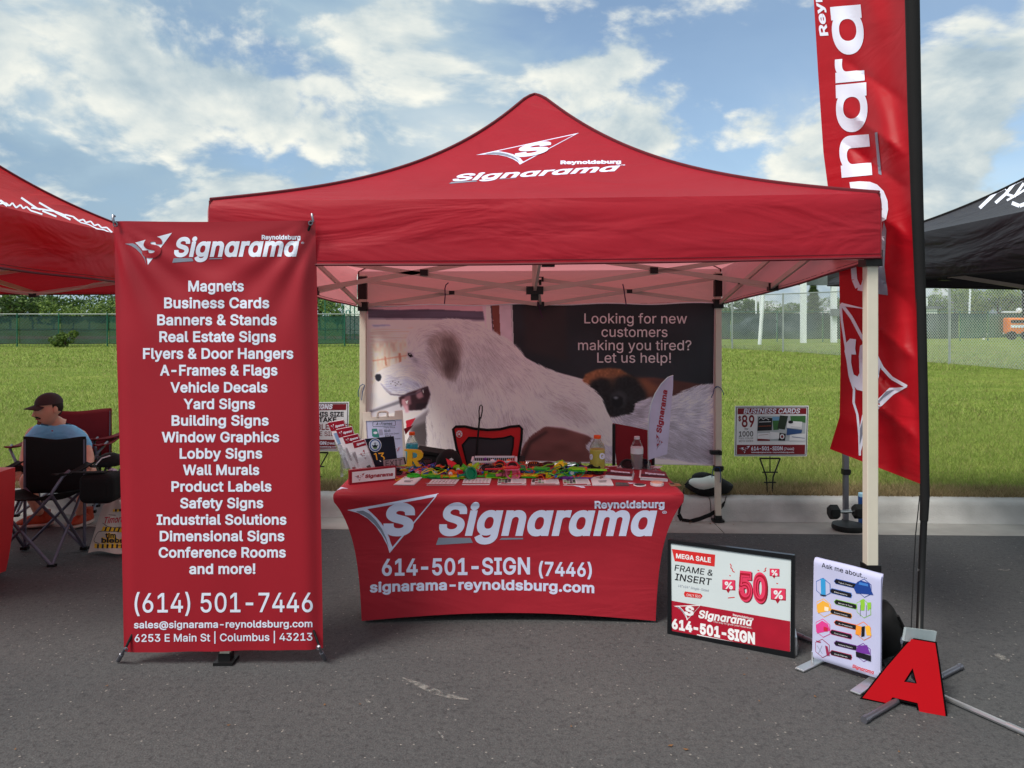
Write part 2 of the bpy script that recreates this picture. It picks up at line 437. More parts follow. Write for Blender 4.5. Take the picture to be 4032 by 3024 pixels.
# asphalt
def asphalt_mat():
    m = bpy.data.materials.new('worn_asphalt'); m.use_nodes = True; t = m.node_tree; n = t.nodes; l = t.links; b = n['Principled BSDF']
    tcn = n.new('ShaderNodeTexCoord')
    def noise(sc, det=4, ro=.6):
        x = n.new('ShaderNodeTexNoise'); x.inputs['Scale'].default_value = sc; x.inputs['Detail'].default_value = det; x.inputs['Roughness'].default_value = ro
        l.new(tcn.outputs['Object'], x.inputs['Vector']); return x.outputs[0]
    def ramp(src, pts):
        r = n.new('ShaderNodeValToRGB'); l.new(src, r.inputs[0]); cr = r.color_ramp
        while len(cr.elements) < len(pts): cr.elements.new(.5)
        for e_, (p, c) in zip(cr.elements, pts): e_.position = p; e_.color = (*c, 1)
        return r.outputs[0]
    def mixc(f, a, bb, mode='MIX'):
        x = n.new('ShaderNodeMix'); x.data_type = 'RGBA'; x.blend_type = mode
        if isinstance(f, float): x.inputs[0].default_value = f
        else: l.new(f, x.inputs[0])
        l.new(a, x.inputs[6]); l.new(bb, x.inputs[7]); return x.outputs[2]
    base = ramp(noise(.45, 5, .6), [(.3, (.058,.060,.065)), (.7, (.092,.091,.093))])
    grit = ramp(noise(160, 3, .7), [(.30, (.62,.62,.63)), (.5, (1,1,1)), (.72, (1.38,1.37,1.35))])
    c = mixc(1., base, grit, 'MULTIPLY')
    g2 = ramp(noise(42, 3, .7), [(.32, (.66,.66,.67)), (.47, (1,1,1)), (.70, (1.15,1.14,1.12))]); c = mixc(1., c, g2, 'MULTIPLY')
    vo = n.new('ShaderNodeTexVoronoi'); vo.inputs['Scale'].default_value = 85; l.new(tcn.outputs['Object'], vo.inputs['Vector'])
    st = n.new('ShaderNodeSeparateColor'); l.new(vo.outputs['Color'], st.inputs[0])
    sp = n.new('ShaderNodeMath'); sp.operation = 'GREATER_THAN'; sp.inputs[1].default_value = .985; l.new(st.outputs[0], sp.inputs[0])
    sp2 = n.new('ShaderNodeMath'); sp2.operation = 'LESS_THAN'; sp2.inputs[1].default_value = .38; l.new(vo.outputs['Distance'], sp2.inputs[0])
    sp3 = n.new('ShaderNodeMath'); sp3.operation = 'MULTIPLY'; l.new(sp.outputs[0], sp3.inputs[0]); l.new(sp2.outputs[0], sp3.inputs[1])
    lt = n.new('ShaderNodeRGB'); lt.outputs[0].default_value = (.24,.225,.21,1); c = mixc(sp3.outputs[0], c, lt.outputs[0])
    stn = ramp(noise(1.4, 6, .65), [(.60, (0,0,0)), (.72, (1,1,1))]); dk = n.new('ShaderNodeRGB'); dk.outputs[0].default_value = (.06,.057,.055,1)
    mm = n.new('ShaderNodeMath'); mm.operation = 'MULTIPLY'; l.new(stn, mm.inputs[0]); mm.inputs[1].default_value = .35; c = mixc(mm.outputs[0], c, dk.outputs[0])
    l.new(c, b.inputs['Base Color']); b.inputs['Roughness'].default_value = .82; b.inputs['Specular IOR Level'].default_value = .35
    bp = n.new('ShaderNodeBump'); bp.inputs['Strength'].default_value = .8; bp.inputs['Distance'].default_value = .006
    ad = n.new('ShaderNodeMath'); ad.operation = 'ADD'; l.new(noise(120, 3, .7), ad.inputs[0]); l.new(noise(35, 3, .6), ad.inputs[1])
    l.new(ad.outputs[0], bp.inputs['Height']); l.new(bp.outputs[0], b.inputs['Normal']); return m
mb = MB()
ys = [-14, -6, 0, 1.5, 2.5, 3.5, 4.5, 5.5]
def asp(u, v):
    x = -40+80*u; k = v*(len(ys)); i = int(round(k)); y = ys[i] if i < len(ys) else ye(x)
    return Vector((x, y, gz(max(y, 0))))
mb.grid(asp, 16, len(ys)); build('road', mb, asphalt_mat(), kind='structure')
# thin whitish scuff and a few leaves on the asphalt
m_scuff = mat('pale_scuff', (158,154,148), rough=.9, var=.25, nscale=30)
def scuff(pts, ws):
    vs = []; fs = []
    for i, (x, y) in enumerate(pts):
        a = G(x, y-ws[i]); b_ = G(x, y+ws[i]); vs += [a+Vector((0,0,.004)), b_+Vector((0,0,.004))]
    fs = [(2*i, 2*i+1, 2*i+3, 2*i+2) for i in range(len(pts)-1)]; return vs, fs
m_scuff_t = bpy.data.materials.new('faint_scuff'); m_scuff_t.use_nodes = True
t_ = m_scuff_t.node_tree; b_ = t_.nodes['Principled BSDF']; b_.inputs['Base Color'].default_value = (.34,.33,.31,1); b_.inputs['Roughness'].default_value = .9
no_ = t_.nodes.new('ShaderNodeTexNoise'); no_.inputs['Scale'].default_value = 40; no_.inputs['Detail'].default_value = 5; tc_ = t_.nodes.new('ShaderNodeTexCoord'); t_.links.new(tc_.outputs['Object'], no_.inputs['Vector'])
mr_ = t_.nodes.new('ShaderNodeMapRange'); t_.links.new(no_.outputs[0], mr_.inputs[0]); mr_.inputs[1].default_value = .36; mr_.inputs[2].default_value = .66; mr_.inputs[4].default_value = .6; t_.links.new(mr_.outputs[0], b_.inputs['Alpha'])
mb = MB(); mb.add(*scuff([(1585,2672),(1640,2695),(1700,2722),(1770,2745),(1845,2758)], [2,9,13,9,2]))
mb.add(*scuff([(1430,2752),(1445,2762),(1460,2770)], [2,6,2])); mb.add(*scuff([(1725,2885),(1745,2905),(1750,2935)], [2,10,3]))
mb.add(*scuff([(3915,2580),(3945,2590),(3975,2605)], [3,12,4])); mb.add(*scuff([(3930,2245),(3975,2248)], [2,5]))
build('scuff_mark', mb, m_scuff_t, kind='structure')
mb = MB()
for x, y in ((1418,2772),(2940,2592),(2930,2655),(3210,2742),(1278,2775),(2990,2760),(2700,2950),(60,2950),(2640,2935),(900,2855),(3540,2960),(420,2700),(2250,2860)):
    p = G(x, y, .005); a = random.random()*3; r = random.uniform(.006,.013)
    mb.add([p+Vector((math.cos(a+i*1.57)*r*(1 if i % 2 else .5), math.sin(a+i*1.57)*r*(1 if i % 2 else .5), .002*(i % 2))) for i in range(4)], [(0,1,2,3)])
build('fallen_leaves', mb, mat('dry_leaf', (118,84,52), rough=.8, var=.3), kind='stuff', label='tiny scraps of dry leaf scattered on the grey asphalt', cat='leaf litter')
# gutter and kerb, poured in sections with open joints
m_conc = mat('weathered_concrete', (.35,.34,.32), rough=.9, var=.24, nscale=2.4, bump=.35, bscale=90)
m_conc2 = mat('kerb_concrete', (.44,.44,.43), rough=.9, var=.26, nscale=2.6, bump=.4, bscale=70)
gut = bpy.data.objects.new('gutter', None); COL.objects.link(gut); gut['kind'] = 'structure'; BASE['gutter'] = Vector()
ker = bpy.data.objects.new('kerb', None); COL.objects.link(ker); ker['kind'] = 'structure'; BASE['kerb'] = Vector()
ed = [-28,-22,-16,-10.5,-7.4,-4.35,-1.3,1.66,4.7,7.7,10.8,16,22,28]
for a, b in zip(ed[:-1], ed[1:]):
    a += .004; b -= .004
    zg = lambda d: -.083-.022*d/.4
    mb = MB(); n = 12
    prof = [(-.01,-.2),(-.01,-.089),(0,-.085),(.2,-.095),(.398,-.105),(.398,-.2)]
    mb.add([K(lerp(a,b,i/n), d, z) for i in range(n+1) for d, z in prof], [(i*6+j, (i+1)*6+j, (i+1)*6+j+1, i*6+j+1) for i in range(n) for j in range(5)])
    mb.add([K(a,d,z) for d, z in prof], [(0,1,2,3,4,5)]); mb.add([K(b,d,z) for d, z in prof], [(5,4,3,2,1,0)])
    build('gutter_section', mb, m_conc, gut, smooth=True)
    prof = [(.40,-.2),(.40,-.104),(.425,-.09),(.45,-.04),(.468,.025),(.49,.048),(.52,.058),(.64,.064),(.65,.055),(.65,-.2)]; q = len(prof); mb = MB()
    mb.add([K(lerp(a,b,i/n), d, z+.003*math.sin(i*2.1+a*3)*(1 if j in (4,5,6) else 0)) for i in range(n+1) for j, (d, z) in enumerate(prof)], [(i*q+j, (i+1)*q+j, (i+1)*q+j+1, i*q+j+1) for i in range(n) for j in range(q-1)])
    mb.add([K(a,d,z) for d, z in prof], [tuple(range(q))]); mb.add([K(b,d,z) for d, z in prof], [tuple(range(q-1,-1,-1))])
    build('kerb_section', mb, m_conc2, ker, smooth=True)
# lawn
def lawn_mat():
    m = bpy.data.materials.new('mown_lawn'); m.use_nodes = True; t = m.node_tree; n = t.nodes; l = t.links; b = n['Principled BSDF']
    tcn = n.new('ShaderNodeTexCoord')
    def noise(sc, det=5, stretch=None):
        x = n.new('ShaderNodeTexNoise'); x.inputs['Scale'].default_value = sc; x.inputs['Detail'].default_value = det; x.inputs['Roughness'].default_value = .65
        if stretch:
            mp = n.new('ShaderNodeMapping'); mp.inputs['Scale'].default_value = stretch; l.new(tcn.outputs['Object'], mp.inputs[0]); l.new(mp.outputs[0], x.inputs['Vector'])
        else: l.new(tcn.outputs['Object'], x.inputs['Vector'])
        return x.outputs[0]
    r = n.new('ShaderNodeValToRGB'); l.new(noise(.5, 6, (1,1.6,1)), r.inputs[0]); cr = r.color_ramp
    cr.elements[0].position = .32; cr.elements[0].color = (.11,.17,.028,1); cr.elements[1].position = .72; cr.elements[1].color = (.25,.28,.075,1)
    e_ = cr.elements.new(.5); e_.color = (.16,.23,.04,1)
    r2 = n.new('ShaderNodeValToRGB'); l.new(noise(9, 6), r2.inputs[0]); r2.color_ramp.elements[0].position = .3; r2.color_ramp.elements[0].color = (.55,.55,.5,1); r2.color_ramp.elements[1].position = .7; r2.color_ramp.elements[1].color = (1.4,1.35,1.3,1)
    x = n.new('ShaderNodeMix'); x.data_type = 'RGBA'; x.blend_type = 'MULTIPLY'; x.inputs[0].default_value = 1; l.new(r.outputs[0], x.inputs[6]); l.new(r2.outputs[0], x.inputs[7])
    l.new(x.outputs[2], b.inputs['Base Color']); b.inputs['Roughness'].default_value = .9; b.inputs['Specular IOR Level'].default_value = .1
    bp = n.new('ShaderNodeBump'); bp.inputs['Strength'].default_value = .8; bp.inputs['Distance'].default_value = .05; l.new(noise(22, 5), bp.inputs['Height']); l.new(bp.outputs[0], b.inputs['Normal']); return m
m_lawn = lawn_mat()
mb = MB(); yy = [0,.3,.7,1.2,2,3,4.5,7,11,17,25,35,50,80,150,400,900]
def lw(u, v):
    x = -450+900*u; j = int(round(v*(len(yy)-1)))
    s = K(0,.64,0); y = s.y-.0395*x*(1 if abs(x) < 60 else 60/abs(x))+yy[j]
    return Vector((x, y, LZ-.006+(.012*math.sin(x*1.3)*math.sin(y*.9) if 1 < yy[j] < 30 else 0)))
mb.grid(lw, 120, len(yy)-1); build('lawn', mb, m_lawn, smooth=True, kind='structure')
mb = MB(); mb.grid(lambda u, v: Vector((-60+75*u, 49+7*v, LZ+.004)), 4, 1); build('infield', mb, mat('infield_dirt', (.26,.15,.09), rough=.9, var=.15, nscale=2), kind='structure')
# grass blades, thousands nobody could count
def blades(name, n, y0, y1, h, w, seed, dry0=0., xpad=.72, x_rng=None, tall=0):
    g = np.random.default_rng(seed); y = y0+(y1-y0)*g.random(n)**1.25; x = (g.random(n)*2-1)*y*xpad
    if x_rng: x = x_rng[0]+(x_rng[1]-x_rng[0])*g.random(n)
    yy_ = 6.035-.0395*x+.645+y-6.68 if True else y
    base = np.stack([x, yy_, np.full(n, LZ-.008)], 1)
    pt = (np.sin(x*1.7+3)*np.sin(yy_*1.1)+np.sin(x*.6-yy_*.8)*.8)*.5
    hh = h*(.55+.9*g.random(n))*(1+.25*pt)*(1+tall*(g.random(n) < .03)); ang = g.random(n)*2*np.pi; ww = w*(.6+.8*g.random(n))
    lean = hh*(.3+.9*g.random(n)); la = g.random(n)*2*np.pi
    dx = np.stack([np.cos(ang)*ww/2, np.sin(ang)*ww/2*.4, np.zeros(n)], 1)
    tip = base+np.stack([np.cos(la)*lean, np.sin(la)*lean, hh], 1)
    V = np.stack([base-dx, base+dx, tip], 1).reshape(-1, 3).astype(np.float32)
    dist = yy_-(6.035-.0395*x+.645)
    dry = np.clip(dry0+1.15*np.exp(-np.maximum(dist,0)/.46)-.35*g.random(n)+.35*np.exp(-((dist-1.6)/.5)**2)*(np.sin(x*2.3)+.2)+.20*pt, 0, 1)
    dry = np.where(g.random(n) < .16, np.maximum(dry, .65), dry)
    k = g.random(n)[:,None]
    pz = (.5+.5*np.sin(x*.9+1.3*np.sin(yy_*.5))*np.sin(yy_*.7+x*.35))[:,None]
    green = (np.array([.095,.170,.024])*(1-k)+np.array([.34,.43,.10])*k)*(1-.35*pz)+np.array([.30,.34,.10])*.35*pz
    straw = np.array([.17,.12,.06])*(1-k)+np.array([.46,.36,.20])*k
    c = green*(1-dry[:,None])+straw*dry[:,None]
    c = np.repeat(np.concatenate([c, np.ones((n,1))], 1), 3, 0).astype(np.float32)
    me = bpy.data.meshes.new(name); me.vertices.add(3*n); me.vertices.foreach_set('co', V.ravel()); me.loops.add(3*n); me.loops.foreach_set('vertex_index', np.arange(3*n, dtype=np.int32))
    me.polygons.add(n); me.polygons.foreach_set('loop_start', np.arange(0, 3*n, 3, dtype=np.int32)); me.update(calc_edges=True)
    a = me.color_attributes.new('Col', 'FLOAT_COLOR', 'POINT'); a.data.foreach_set('color', c.ravel())
    me.materials.append(mat('grass_blade', (50,80,20), rough=.6, var=.0, attr='Col', trans=.3, spec=.25))
    o = bpy.data.objects.new(name, me); COL.objects.link(o); o['kind'] = 'stuff'; return o
blades('grass', 300000, 6.68, 11.5, .038, .0055, 1, tall=.7)
blades('grass', 150000, 11.5, 22, .048, .012, 2, tall=.6)
blades('grass', 90000, 22, 40, .06, .03, 3)
blades('dry_grass', 30000, 6.66, 7.05, .05, .007, 4, dry0=.9, tall=.5)
# leaf litter along the kerb
mb = MB(); g = random.Random(5)
for i in range(2200):
    s = g.uniform(-6, 6); d = .655+abs(g.gauss(0, .17)); z = LZ+g.uniform(.0,.02)
    if i % 6 == 0: d = g.uniform(.26,.40); z = -.1
    if i % 6 == 0 and not (-1.5 < s-.9 < 1.0 or s < -2.6): continue
    p = K(s, d, z+.004); a = g.random()*6; r = g.uniform(.006,.018)
    mb.add([p+Vector((math.cos(a+q*1.57)*r*(1 if q % 2 else .45), math.sin(a+q*1.57)*r*(1 if q % 2 else .45), g.uniform(0,.006))) for q in range(4)], [(0,1,2,3)])
build('leaf_litter', mb, mat('leaf_litter', (120,88,58), rough=.9, var=.4, nscale=20), kind='stuff')

# ------------------------------------------------------------------ far fences
m_green = mat('green_fence_paint', (30,92,74), rough=.5)
m_galv = mat('galvanised_steel', (150,158,158), rough=.5, metal=.4)
def screen_mat(name, rgb, al):
    m = mat(name, rgb, rough=.8, var=.22, nscale=1.2); m.node_tree.nodes['Principled BSDF'].inputs['Alpha'].default_value = al; return m
m_scr = screen_mat('dark_windscreen_mesh', (44,66,72), .88); m_scrg = screen_mat('green_windscreen_mesh', (40,84,74), .86)
def link_wires(mb, pts, h, pitch, r, top=None):
    """two families of slanting wires along a polyline fence, as woven chain link"""
    seg = [(Vector(a), Vector(b)) for a, b in zip(pts[:-1], pts[1:])]; Ls = [(b-a).length for a, b in seg]; tot = sum(Ls); cum = [0]
    for q in Ls: cum.append(cum[-1]+q)
    def at(s):
        s = min(max(s, 0), tot-1e-6); i = max(j for j in range(len(Ls)) if cum[j] <= s); a, b = seg[i]; return a+(b-a)*((s-cum[i])/Ls[i])
    s = -h
    while s < tot:
        for sg in (1, -1):
            kz = []
            for z in np.linspace(.03, h, 4):
                q = s+(z if sg > 0 else h-z)
                if 0 <= q <= tot: kz.append(at(q)+Vector((0,0,z)))
            if len(kz) > 1: mb.path(kz, r, 3)
        s += pitch
def fence_run(label, pts, h, post_m, screens, group, hz=LZ, rail=True, wires=None, sag=.03, mid=True, wind=(0.1, .95)):
    pts = [Vector((x, y, hz)) for x, y in pts]; rt = root('chain_link_fence', label, 'fence', pts[0], group)
    for p in pts: build('fence_post', MB().tube(p-Vector((0,0,.1)), p+Vector((0,0,h+.04)), .036, 8), post_m, rt, smooth=True)
    for i, (a, b) in enumerate(zip(pts[:-1], pts[1:])):
        if rail: build('top_rail', MB().tube(a+Vector((0,0,h)), b+Vector((0,0,h)), .022, 6), m_galv if rail == 2 else post_m, rt, smooth=True)
        if screens:
            m = screens[i % len(screens)]; nrm = (b-a).cross(Vector((0,0,1))).normalized(); ph = random.random()*6; ln = (b-a).length
            mb = MB(); mb.grid(lambda u, v: lerp(a, b, .012+.976*u)+Vector((0,0,h*lerp(wind[0], wind[1], v)+(1 if v > .5 else -1)*sag*math.sin(math.pi*u)*(-1 if v > .5 else 1)*(1 if v > .5 else .6)))+nrm*(-.05+.02*math.sin(u*9+ph)*math.sin(v*3)), 14, 5)
            sc = build('windscreen', mb, m, rt, smooth=True)
            mb = MB(); 
            for vv in ((0, 1, .5) if mid else (0, 1)):
                mb.path([lerp(a, b, .012+.976*u)+Vector((0,0,h*lerp(wind[0], wind[1], vv)-sag*math.sin(math.pi*u)*(.6 if vv == 0 else 1)+(.02*math.sin(u*13+ph) if vv == .5 else 0)))-nrm*.075*-1 for u in np.linspace(0,1,9)], .014 if vv != .5 else .009, 4)
            build('hem', mb, m_blackfab, rt)
    if wires:
        mb = MB(); link_wires(mb, pts, h, wires[0], wires[1]); o = build('wire_mesh', mb, m_green if post_m is m_green else m_galv, rt); o['kind'] = 'stuff'
    return rt
yL = 37.4
fence_run('green chain link fence hung with dark windscreens behind the left lawn', [((px-CX)*yL/F_PX, yL) for px in (-880,-690,-500,-310,-110,68,232,423,600,780,970,1165,1357,1545)], 1.6, m_green, [m_scr,m_scr,m_scr,m_scrg], 'far fences round the ball field', rail=2, wires=(.16,.006))
fence_run('tall green backstop fence behind the low windscreen fence', [((px-CX)*48/F_PX, 48) for px in (900,1010,1120,1200,1280,1350,1379,1396,1423,1470,1560)], 3.1, m_green, None, 'far fences round the ball field', wires=(.35,.008))
yR = 44.5
fence_run('long fence with dark and green windscreens at the back of the right field', [((px-CX)*y/F_PX, y) for px, y in ((1700,41),(1900,41.5),(2100,42),(2300,42.5),(2500,43),(2700,43.5),(2880,44),(3060,44.5),(3240,44.5),(3420,45),(3600,45),(3780,45.5),(3890,46.5),(4040,50),(4300,52),(4600,54))], 1.75, m_green, [m_scr,m_scr,m_scr,m_scr,m_scr,m_scr,m_scr,m_scr,m_scr,m_scr,m_scr,m_scrg,m_scrg,m_scrg], 'far fences round the ball field', mid=False)
fence_run('tall galvanised chain link fence running towards us on the right', [(4.4,43.8),(7.2,39.2),(10.03,34.7),(11.49,32.3),(12.7,28.1),(13.78,24.0),(14.45,20.5),(15.0,17.3),(15.4,14.2)], 2.45, m_galv, None, 'far fences round the ball field', wires=(.10,.0048))
# shrub by the left fence
def leafmesh(mb, c, r, n, size, g, lumps=6):
    cs = [(Vector((g.gauss(0,.45)*r[0], g.gauss(0,.45)*r[1], g.uniform(-.6,.75)*r[2])), g.uniform(.35,.62)) for _ in range(lumps)]
    for _ in range(n):
        o, k = g.choice(cs); d = Vector((g.gauss(0,1), g.gauss(0,1), g.gauss(0,1))).normalized()*g.uniform(.6,1)**.5
        p = Vector(c)+o+Vector((d.x*r[0]*k, d.y*r[1]*k, d.z*r[2]*k)); s = size*g.uniform(.5,1.3)
        a = Vector((g.gauss(0,1), g.gauss(0,1), g.gauss(0,1))).normalized(); b = a.orthogonal().normalized()
        mb.add([p+a*s, p+b*s*.6, p-a*s, p-b*s*.6], [(0,1,2,3)], g.randrange(3))
m_leaf = [mat('leaf_dark', (.030,.062,.020), rough=.7, var=.2, trans=.2), mat('leaf_mid', (.055,.105,.028), rough=.7, var=.2, trans=.2), mat('leaf_light', (.105,.165,.042), rough=.7, var=.2, trans=.2)]
m_leafb = [mat('leaf_bright_dark', (.06,.11,.024), rough=.7, var=.2, trans=.25), mat('leaf_bright_mid', (.10,.17,.035), rough=.7, var=.2, trans=.25), mat('leaf_bright_light', (.17,.24,.05), rough=.7, var=.2, trans=.25)]
m_bark = mat('bark', (74,60,48), rough=.9, var=.3)
def tree(x, y, h, w, label, seed, mats, n=1600, conifer=False, size=None, bare=False):
    g = random.Random(seed); rt = root('conifer_tree' if conifer else 'broadleaf_tree', label, 'tree', (x, y, LZ), 'trees beyond the ball field')
    mb = MB(); mb.path([Vector((x,y,LZ-.2)), Vector((x+g.uniform(-.2,.2),y,LZ+h*.45)), Vector((x,y,LZ+h*.85))], [.05*h*.5,.035*h*.5,.012*h], 7)
    for i in range(6):
        a = g.random()*6.28; z = LZ+h*g.uniform(.3,.6); mb.path([Vector((x,y,z)), Vector((x+math.cos(a)*w*.3,y+math.sin(a)*w*.3,z+h*.2))], [.012*h,.004*h], 5)
    build('trunk', mb, m_bark, rt, smooth=True); mb = MB()
    if conifer:
        for _ in range(n):
            t = g.random()**.8; a = g.random()*6.28; rr = w*.5*(1-t)**.8*(.75+.25*math.sin(t*40))*g.uniform(.4,1); p = Vector((x+math.cos(a)*rr, y+math.sin(a)*rr, LZ+h*(.1+.9*t)-rr*.15)); s = (size or .3)*g.uniform(.5,1.2)
            q = Vector((math.cos(a), math.sin(a), -.3)); b = Vector((-math.sin(a), math.cos(a), 0)); mb.add([p+q*s, p+b*s*.5, p-q*s, p-b*s*.5], [(0,1,2,3)], g.randrange(3))
    else: leafmesh(mb, (x, y, LZ+h*.58), (w*.5, w*.5, h*.42), n, size or h*.045, g, 9)
    build('crown', mb, mats, rt); return rt
def tx(px, y): return (px-CX)*y/F_PX
kinds = ['dense dark green tree', 'mid green rounded tree', 'pale green spreading tree', 'broad bushy green tree']
spec = [(-60,82,1168,240,0),(40,78,1150,230,0),(130,84,1158,200,0),(210,80,1165,210,0),(285,72,1196,150,2),(350,82,1172,200,0),(425,76,1190,140,2),(520,80,1165,220,1),(640,84,1155,220,0),(760,80,1170,220,1),(900,82,1160,220,0),(1040,80,1165,230,1),(1180,84,1150,220,0),(1262,80,1142,170,0),(1330,72,1176,130,2),
        (1560,90,1170,240,1),(1760,92,1165,240,0),(1980,95,1170,250,1),(2200,95,1168,250,0),(2420,95,1165,250,1),(2640,95,1172,250,0),(2790,98,1190,160,0),(2870,98,1196,120,1),(2940,96,1176,110,1),(3020,100,1190,130,0),(3110,96,1192,110,1),(3330,95,1180,170,0),(3460,90,1175,180,1),(3600,88,1160,170,0),(3680,86,1150,140,0),(3760,84,1140,150,3),(3850,82,1150,140,2),(3930,80,1135,150,2),(4010,80,1128,150,3),(4110,80,1120,180,3),(4250,80,1125,200,0)]
order = {}
for i, (px, y, top, wpx, k) in enumerate(spec):
    w_ = 'left fence' if px < 1500 else ('middle fence' if px < 2830 else 'right fence'); order[(w_,k)] = order.get((w_,k), 0)+1; nth = ['', 'first', 'second', 'third', 'fourth', 'fifth', 'sixth', 'seventh', 'eighth', 'ninth', 'tenth', 'eleventh'][order[(w_,k)]]
    h = (HY-top)*y/F_PX+ZC-LZ; tree(tx(px, y), y, h*1.04, wpx*y/F_PX*1.15, '%s, %s of its kind from the left, beyond the %s' % (kinds[k], nth, w_), 100+i, m_leafb if k >= 2 else m_leaf, n=1500)
tree(tx(3203,92), 92, (HY-1118)*92/F_PX+ZC, 100*92/F_PX, 'tall dark conifer standing between the white scoreboard posts', 300, m_leaf, 2600, True, .45)
g = random.Random(9); mb = MB(); c = P(262,1345,36.9); c.z = LZ+.38
leafmesh(mb, c, (.62,.4,.42), 900, .07, g, 6); rt = root('shrub', 'green shrub growing against the left windscreen fence', 'shrub', (c.x,c.y,LZ))
build('foliage', mb, m_leafb, rt); mb = MB()
for i in range(5): mb.path([Vector((c.x,c.y,LZ-.05)), Vector((c.x+g.uniform(-.3,.3),c.y+g.uniform(-.2,.2),LZ+.5))], [.015,.006], 5)
build('stem', mb, m_bark, rt)
# scoreboard on two white posts
m_wpost = mat('white_painted_steel', (214,222,226), rough=.5); m_board = mat('scoreboard_back', (96,104,108), rough=.7)
rt = root('scoreboard', 'grey scoreboard carried on two thick white posts in the far field', 'scoreboard', (tx(3163,42.5),42.5,LZ))
for px, yb in ((3163,42.5),(3283,43.2)): build('post', MB().box((tx(px,yb),yb,LZ+2.9),(.27,.27,5.8)), m_wpost, rt)
build('board', MB().box((tx(3225,42.9),43.2,4.35),(2.1,.14,2.1)), m_board, rt)
build('junction_box', MB().box((tx(3283,43.2)-.02,42.95,2.0-.25),(.5,.18,.42)), m_board, rt)
for (x0,y0,x1,y1,Y,lb) in ((3012,1120,2991,1357,40,'leaning white pole standing left of the scoreboard in the field'),(2976,1175,2978,1300,60,'thin white foul pole farthest left beyond the field'),(2992,1180,2994,1300,61,'second thin white pole beyond the field'),(3823,1120,3814,1300,56,'short white pole seen above the green windscreen')):
    a = P(x1,y1,Y); a.z = LZ; rt = root('field_pole', lb, 'pole', a, 'white poles in the far field'); b = P(x0,y0-60,Y)
    build('shaft', MB().tube(a,b,.10 if Y == 40 else .07,8), m_wpost, rt, smooth=True); build('cap', MB().ball(b,.11 if Y == 40 else .08,8), m_wpost, rt)
# mobile light tower
Y = 48; gx = tx(3995,Y); m_or = mat('orange_machine_paint', (222,120,40), rough=.5, var=.15)
rt = root('light_tower_trailer', 'orange towable light tower parked on the far grass at right', 'light tower', (gx,Y,LZ)); o_ = Vector((gx,Y,LZ))
bevel(build('housing', MB().box(o_+Vector((.1,0,.88)),(1.65,1.0,1.0)), m_or, rt), .12, 3)
build('grille', MB().box(o_+Vector((-.05,-.53,1.15)),(1.0,.06,.2)), m_blackpl, rt); build('sticker', MB().box(o_+Vector((0,-.53,.85)),(1.15,.05,.16)), m_wpost, rt)
for sx in (-.55,.35): build('wheel', MB().lathe(o_+Vector((sx,-.55,.28)),[(.05,-.1),(.27,-.1),(.28,0),(.27,.1),(.05,.1)],14,R_=Matrix.Rotation(R(90),3,'X')), m_blackpl, rt)
build('tow_bar', MB().beam(o_+Vector((-.7,0,.4)),o_+Vector((-2.0,0,.35)),.1).beam(o_+Vector((-1.95,0,.35)),o_+Vector((-1.95,0,0)),.08), m_wpost, rt)
build('mast', MB().tube(o_+Vector((.55,0,1.2)),o_+Vector((.55,0,3.9)),.09), m_blackpl, rt)
build('lamp', MB().ball(o_+Vector((.15,-.2,1.85)),.17,10).box(o_+Vector((-.3,-.1,1.75)),(1.1,.2,.1)), m_wpost, rt)
# far buildings
m_bw = mat('pale_siding', (214,222,220), rough=.8); m_tw = mat('teal_window', (52,110,104), rough=.3)
rt = root('white_building', 'plain white building with a small green window beyond the backstop', 'building', (tx(1410,62),62,LZ))
X0, X1 = tx(1356,62), tx(1560,62)
build('wall', MB().box(((X0+X1)/2,65,LZ+1.7),(X1-X0,6,3.4)), m_bw, rt); build('roof', MB().prism([(X0-.2,61.8,3.46),(X0-.2,68.2,3.46),(X0-.2,65,4.6)],(X1-X0+.4,0,0)), mat('grey_shingle_roof', (92,96,98), rough=.9), rt)
f_ = build('window', MB().box((tx(1371,62),61.97,1.82),(.36,.08,.34)), m_tw, rt); build('pane', MB().box((tx(1371,62),61.92,1.82),(.16,.04,.24)), m_bw, rt)
rt = root('low_shed', 'low white shed behind the dark windscreen at right', 'building', (tx(3600,70),70,LZ)); X0, X1 = tx(3440,70), tx(3690,70)
build('wall', MB().box(((X0+X1)/2,73,LZ+1.05),(X1-X0,6,2.1)), m_bw, rt); build('roof', MB().box(((X0+X1)/2,73,2.3),(X1-X0+.4,6.4,.25)), m_board, rt); build('vent', MB().box((X1-.5,71,2.8),(.25,.25,.8)), m_bw, rt)
# cars parked beyond the right-hand windscreen, seen as shapes through the mesh
def car(x, y, col, lb, L_=4.4):
    rt = root('parked_car', lb, 'car', (x,y,LZ), 'cars parked beyond the windscreen')
    pr = [(-L_/2,.3),(-L_/2,.78),(-L_*.28,.88),(-L_*.16,1.38),(L_*.2,1.42),(L_*.36,.95),(L_/2,.85),(L_/2,.3)]
    o = build('body', MB().prism([(x+a,y-.85,LZ+b) for a, b in pr],(0,1.7,0)), mat('car_paint_'+lb.split()[0], col, rough=.3, coat=.5), rt); bevel(o,.07)
    build('side_window', MB().prism([(x+a,y-.865,LZ+b) for a, b in ((-L_*.24,.92),(-L_*.14,1.3),(L_*.18,1.33),(L_*.3,.95))],(0,.02,0)), mat('car_glass', (30,36,42), rough=.1), rt)
    for sx in (-.31,.31): build('wheel', MB().lathe((x+sx*L_,y-.84,LZ+.32),[(.1,-.1),(.31,-.1),(.32,.1),(.1,.1)],14,R_=Matrix.Rotation(R(90),3,'X')), m_blackpl, rt)
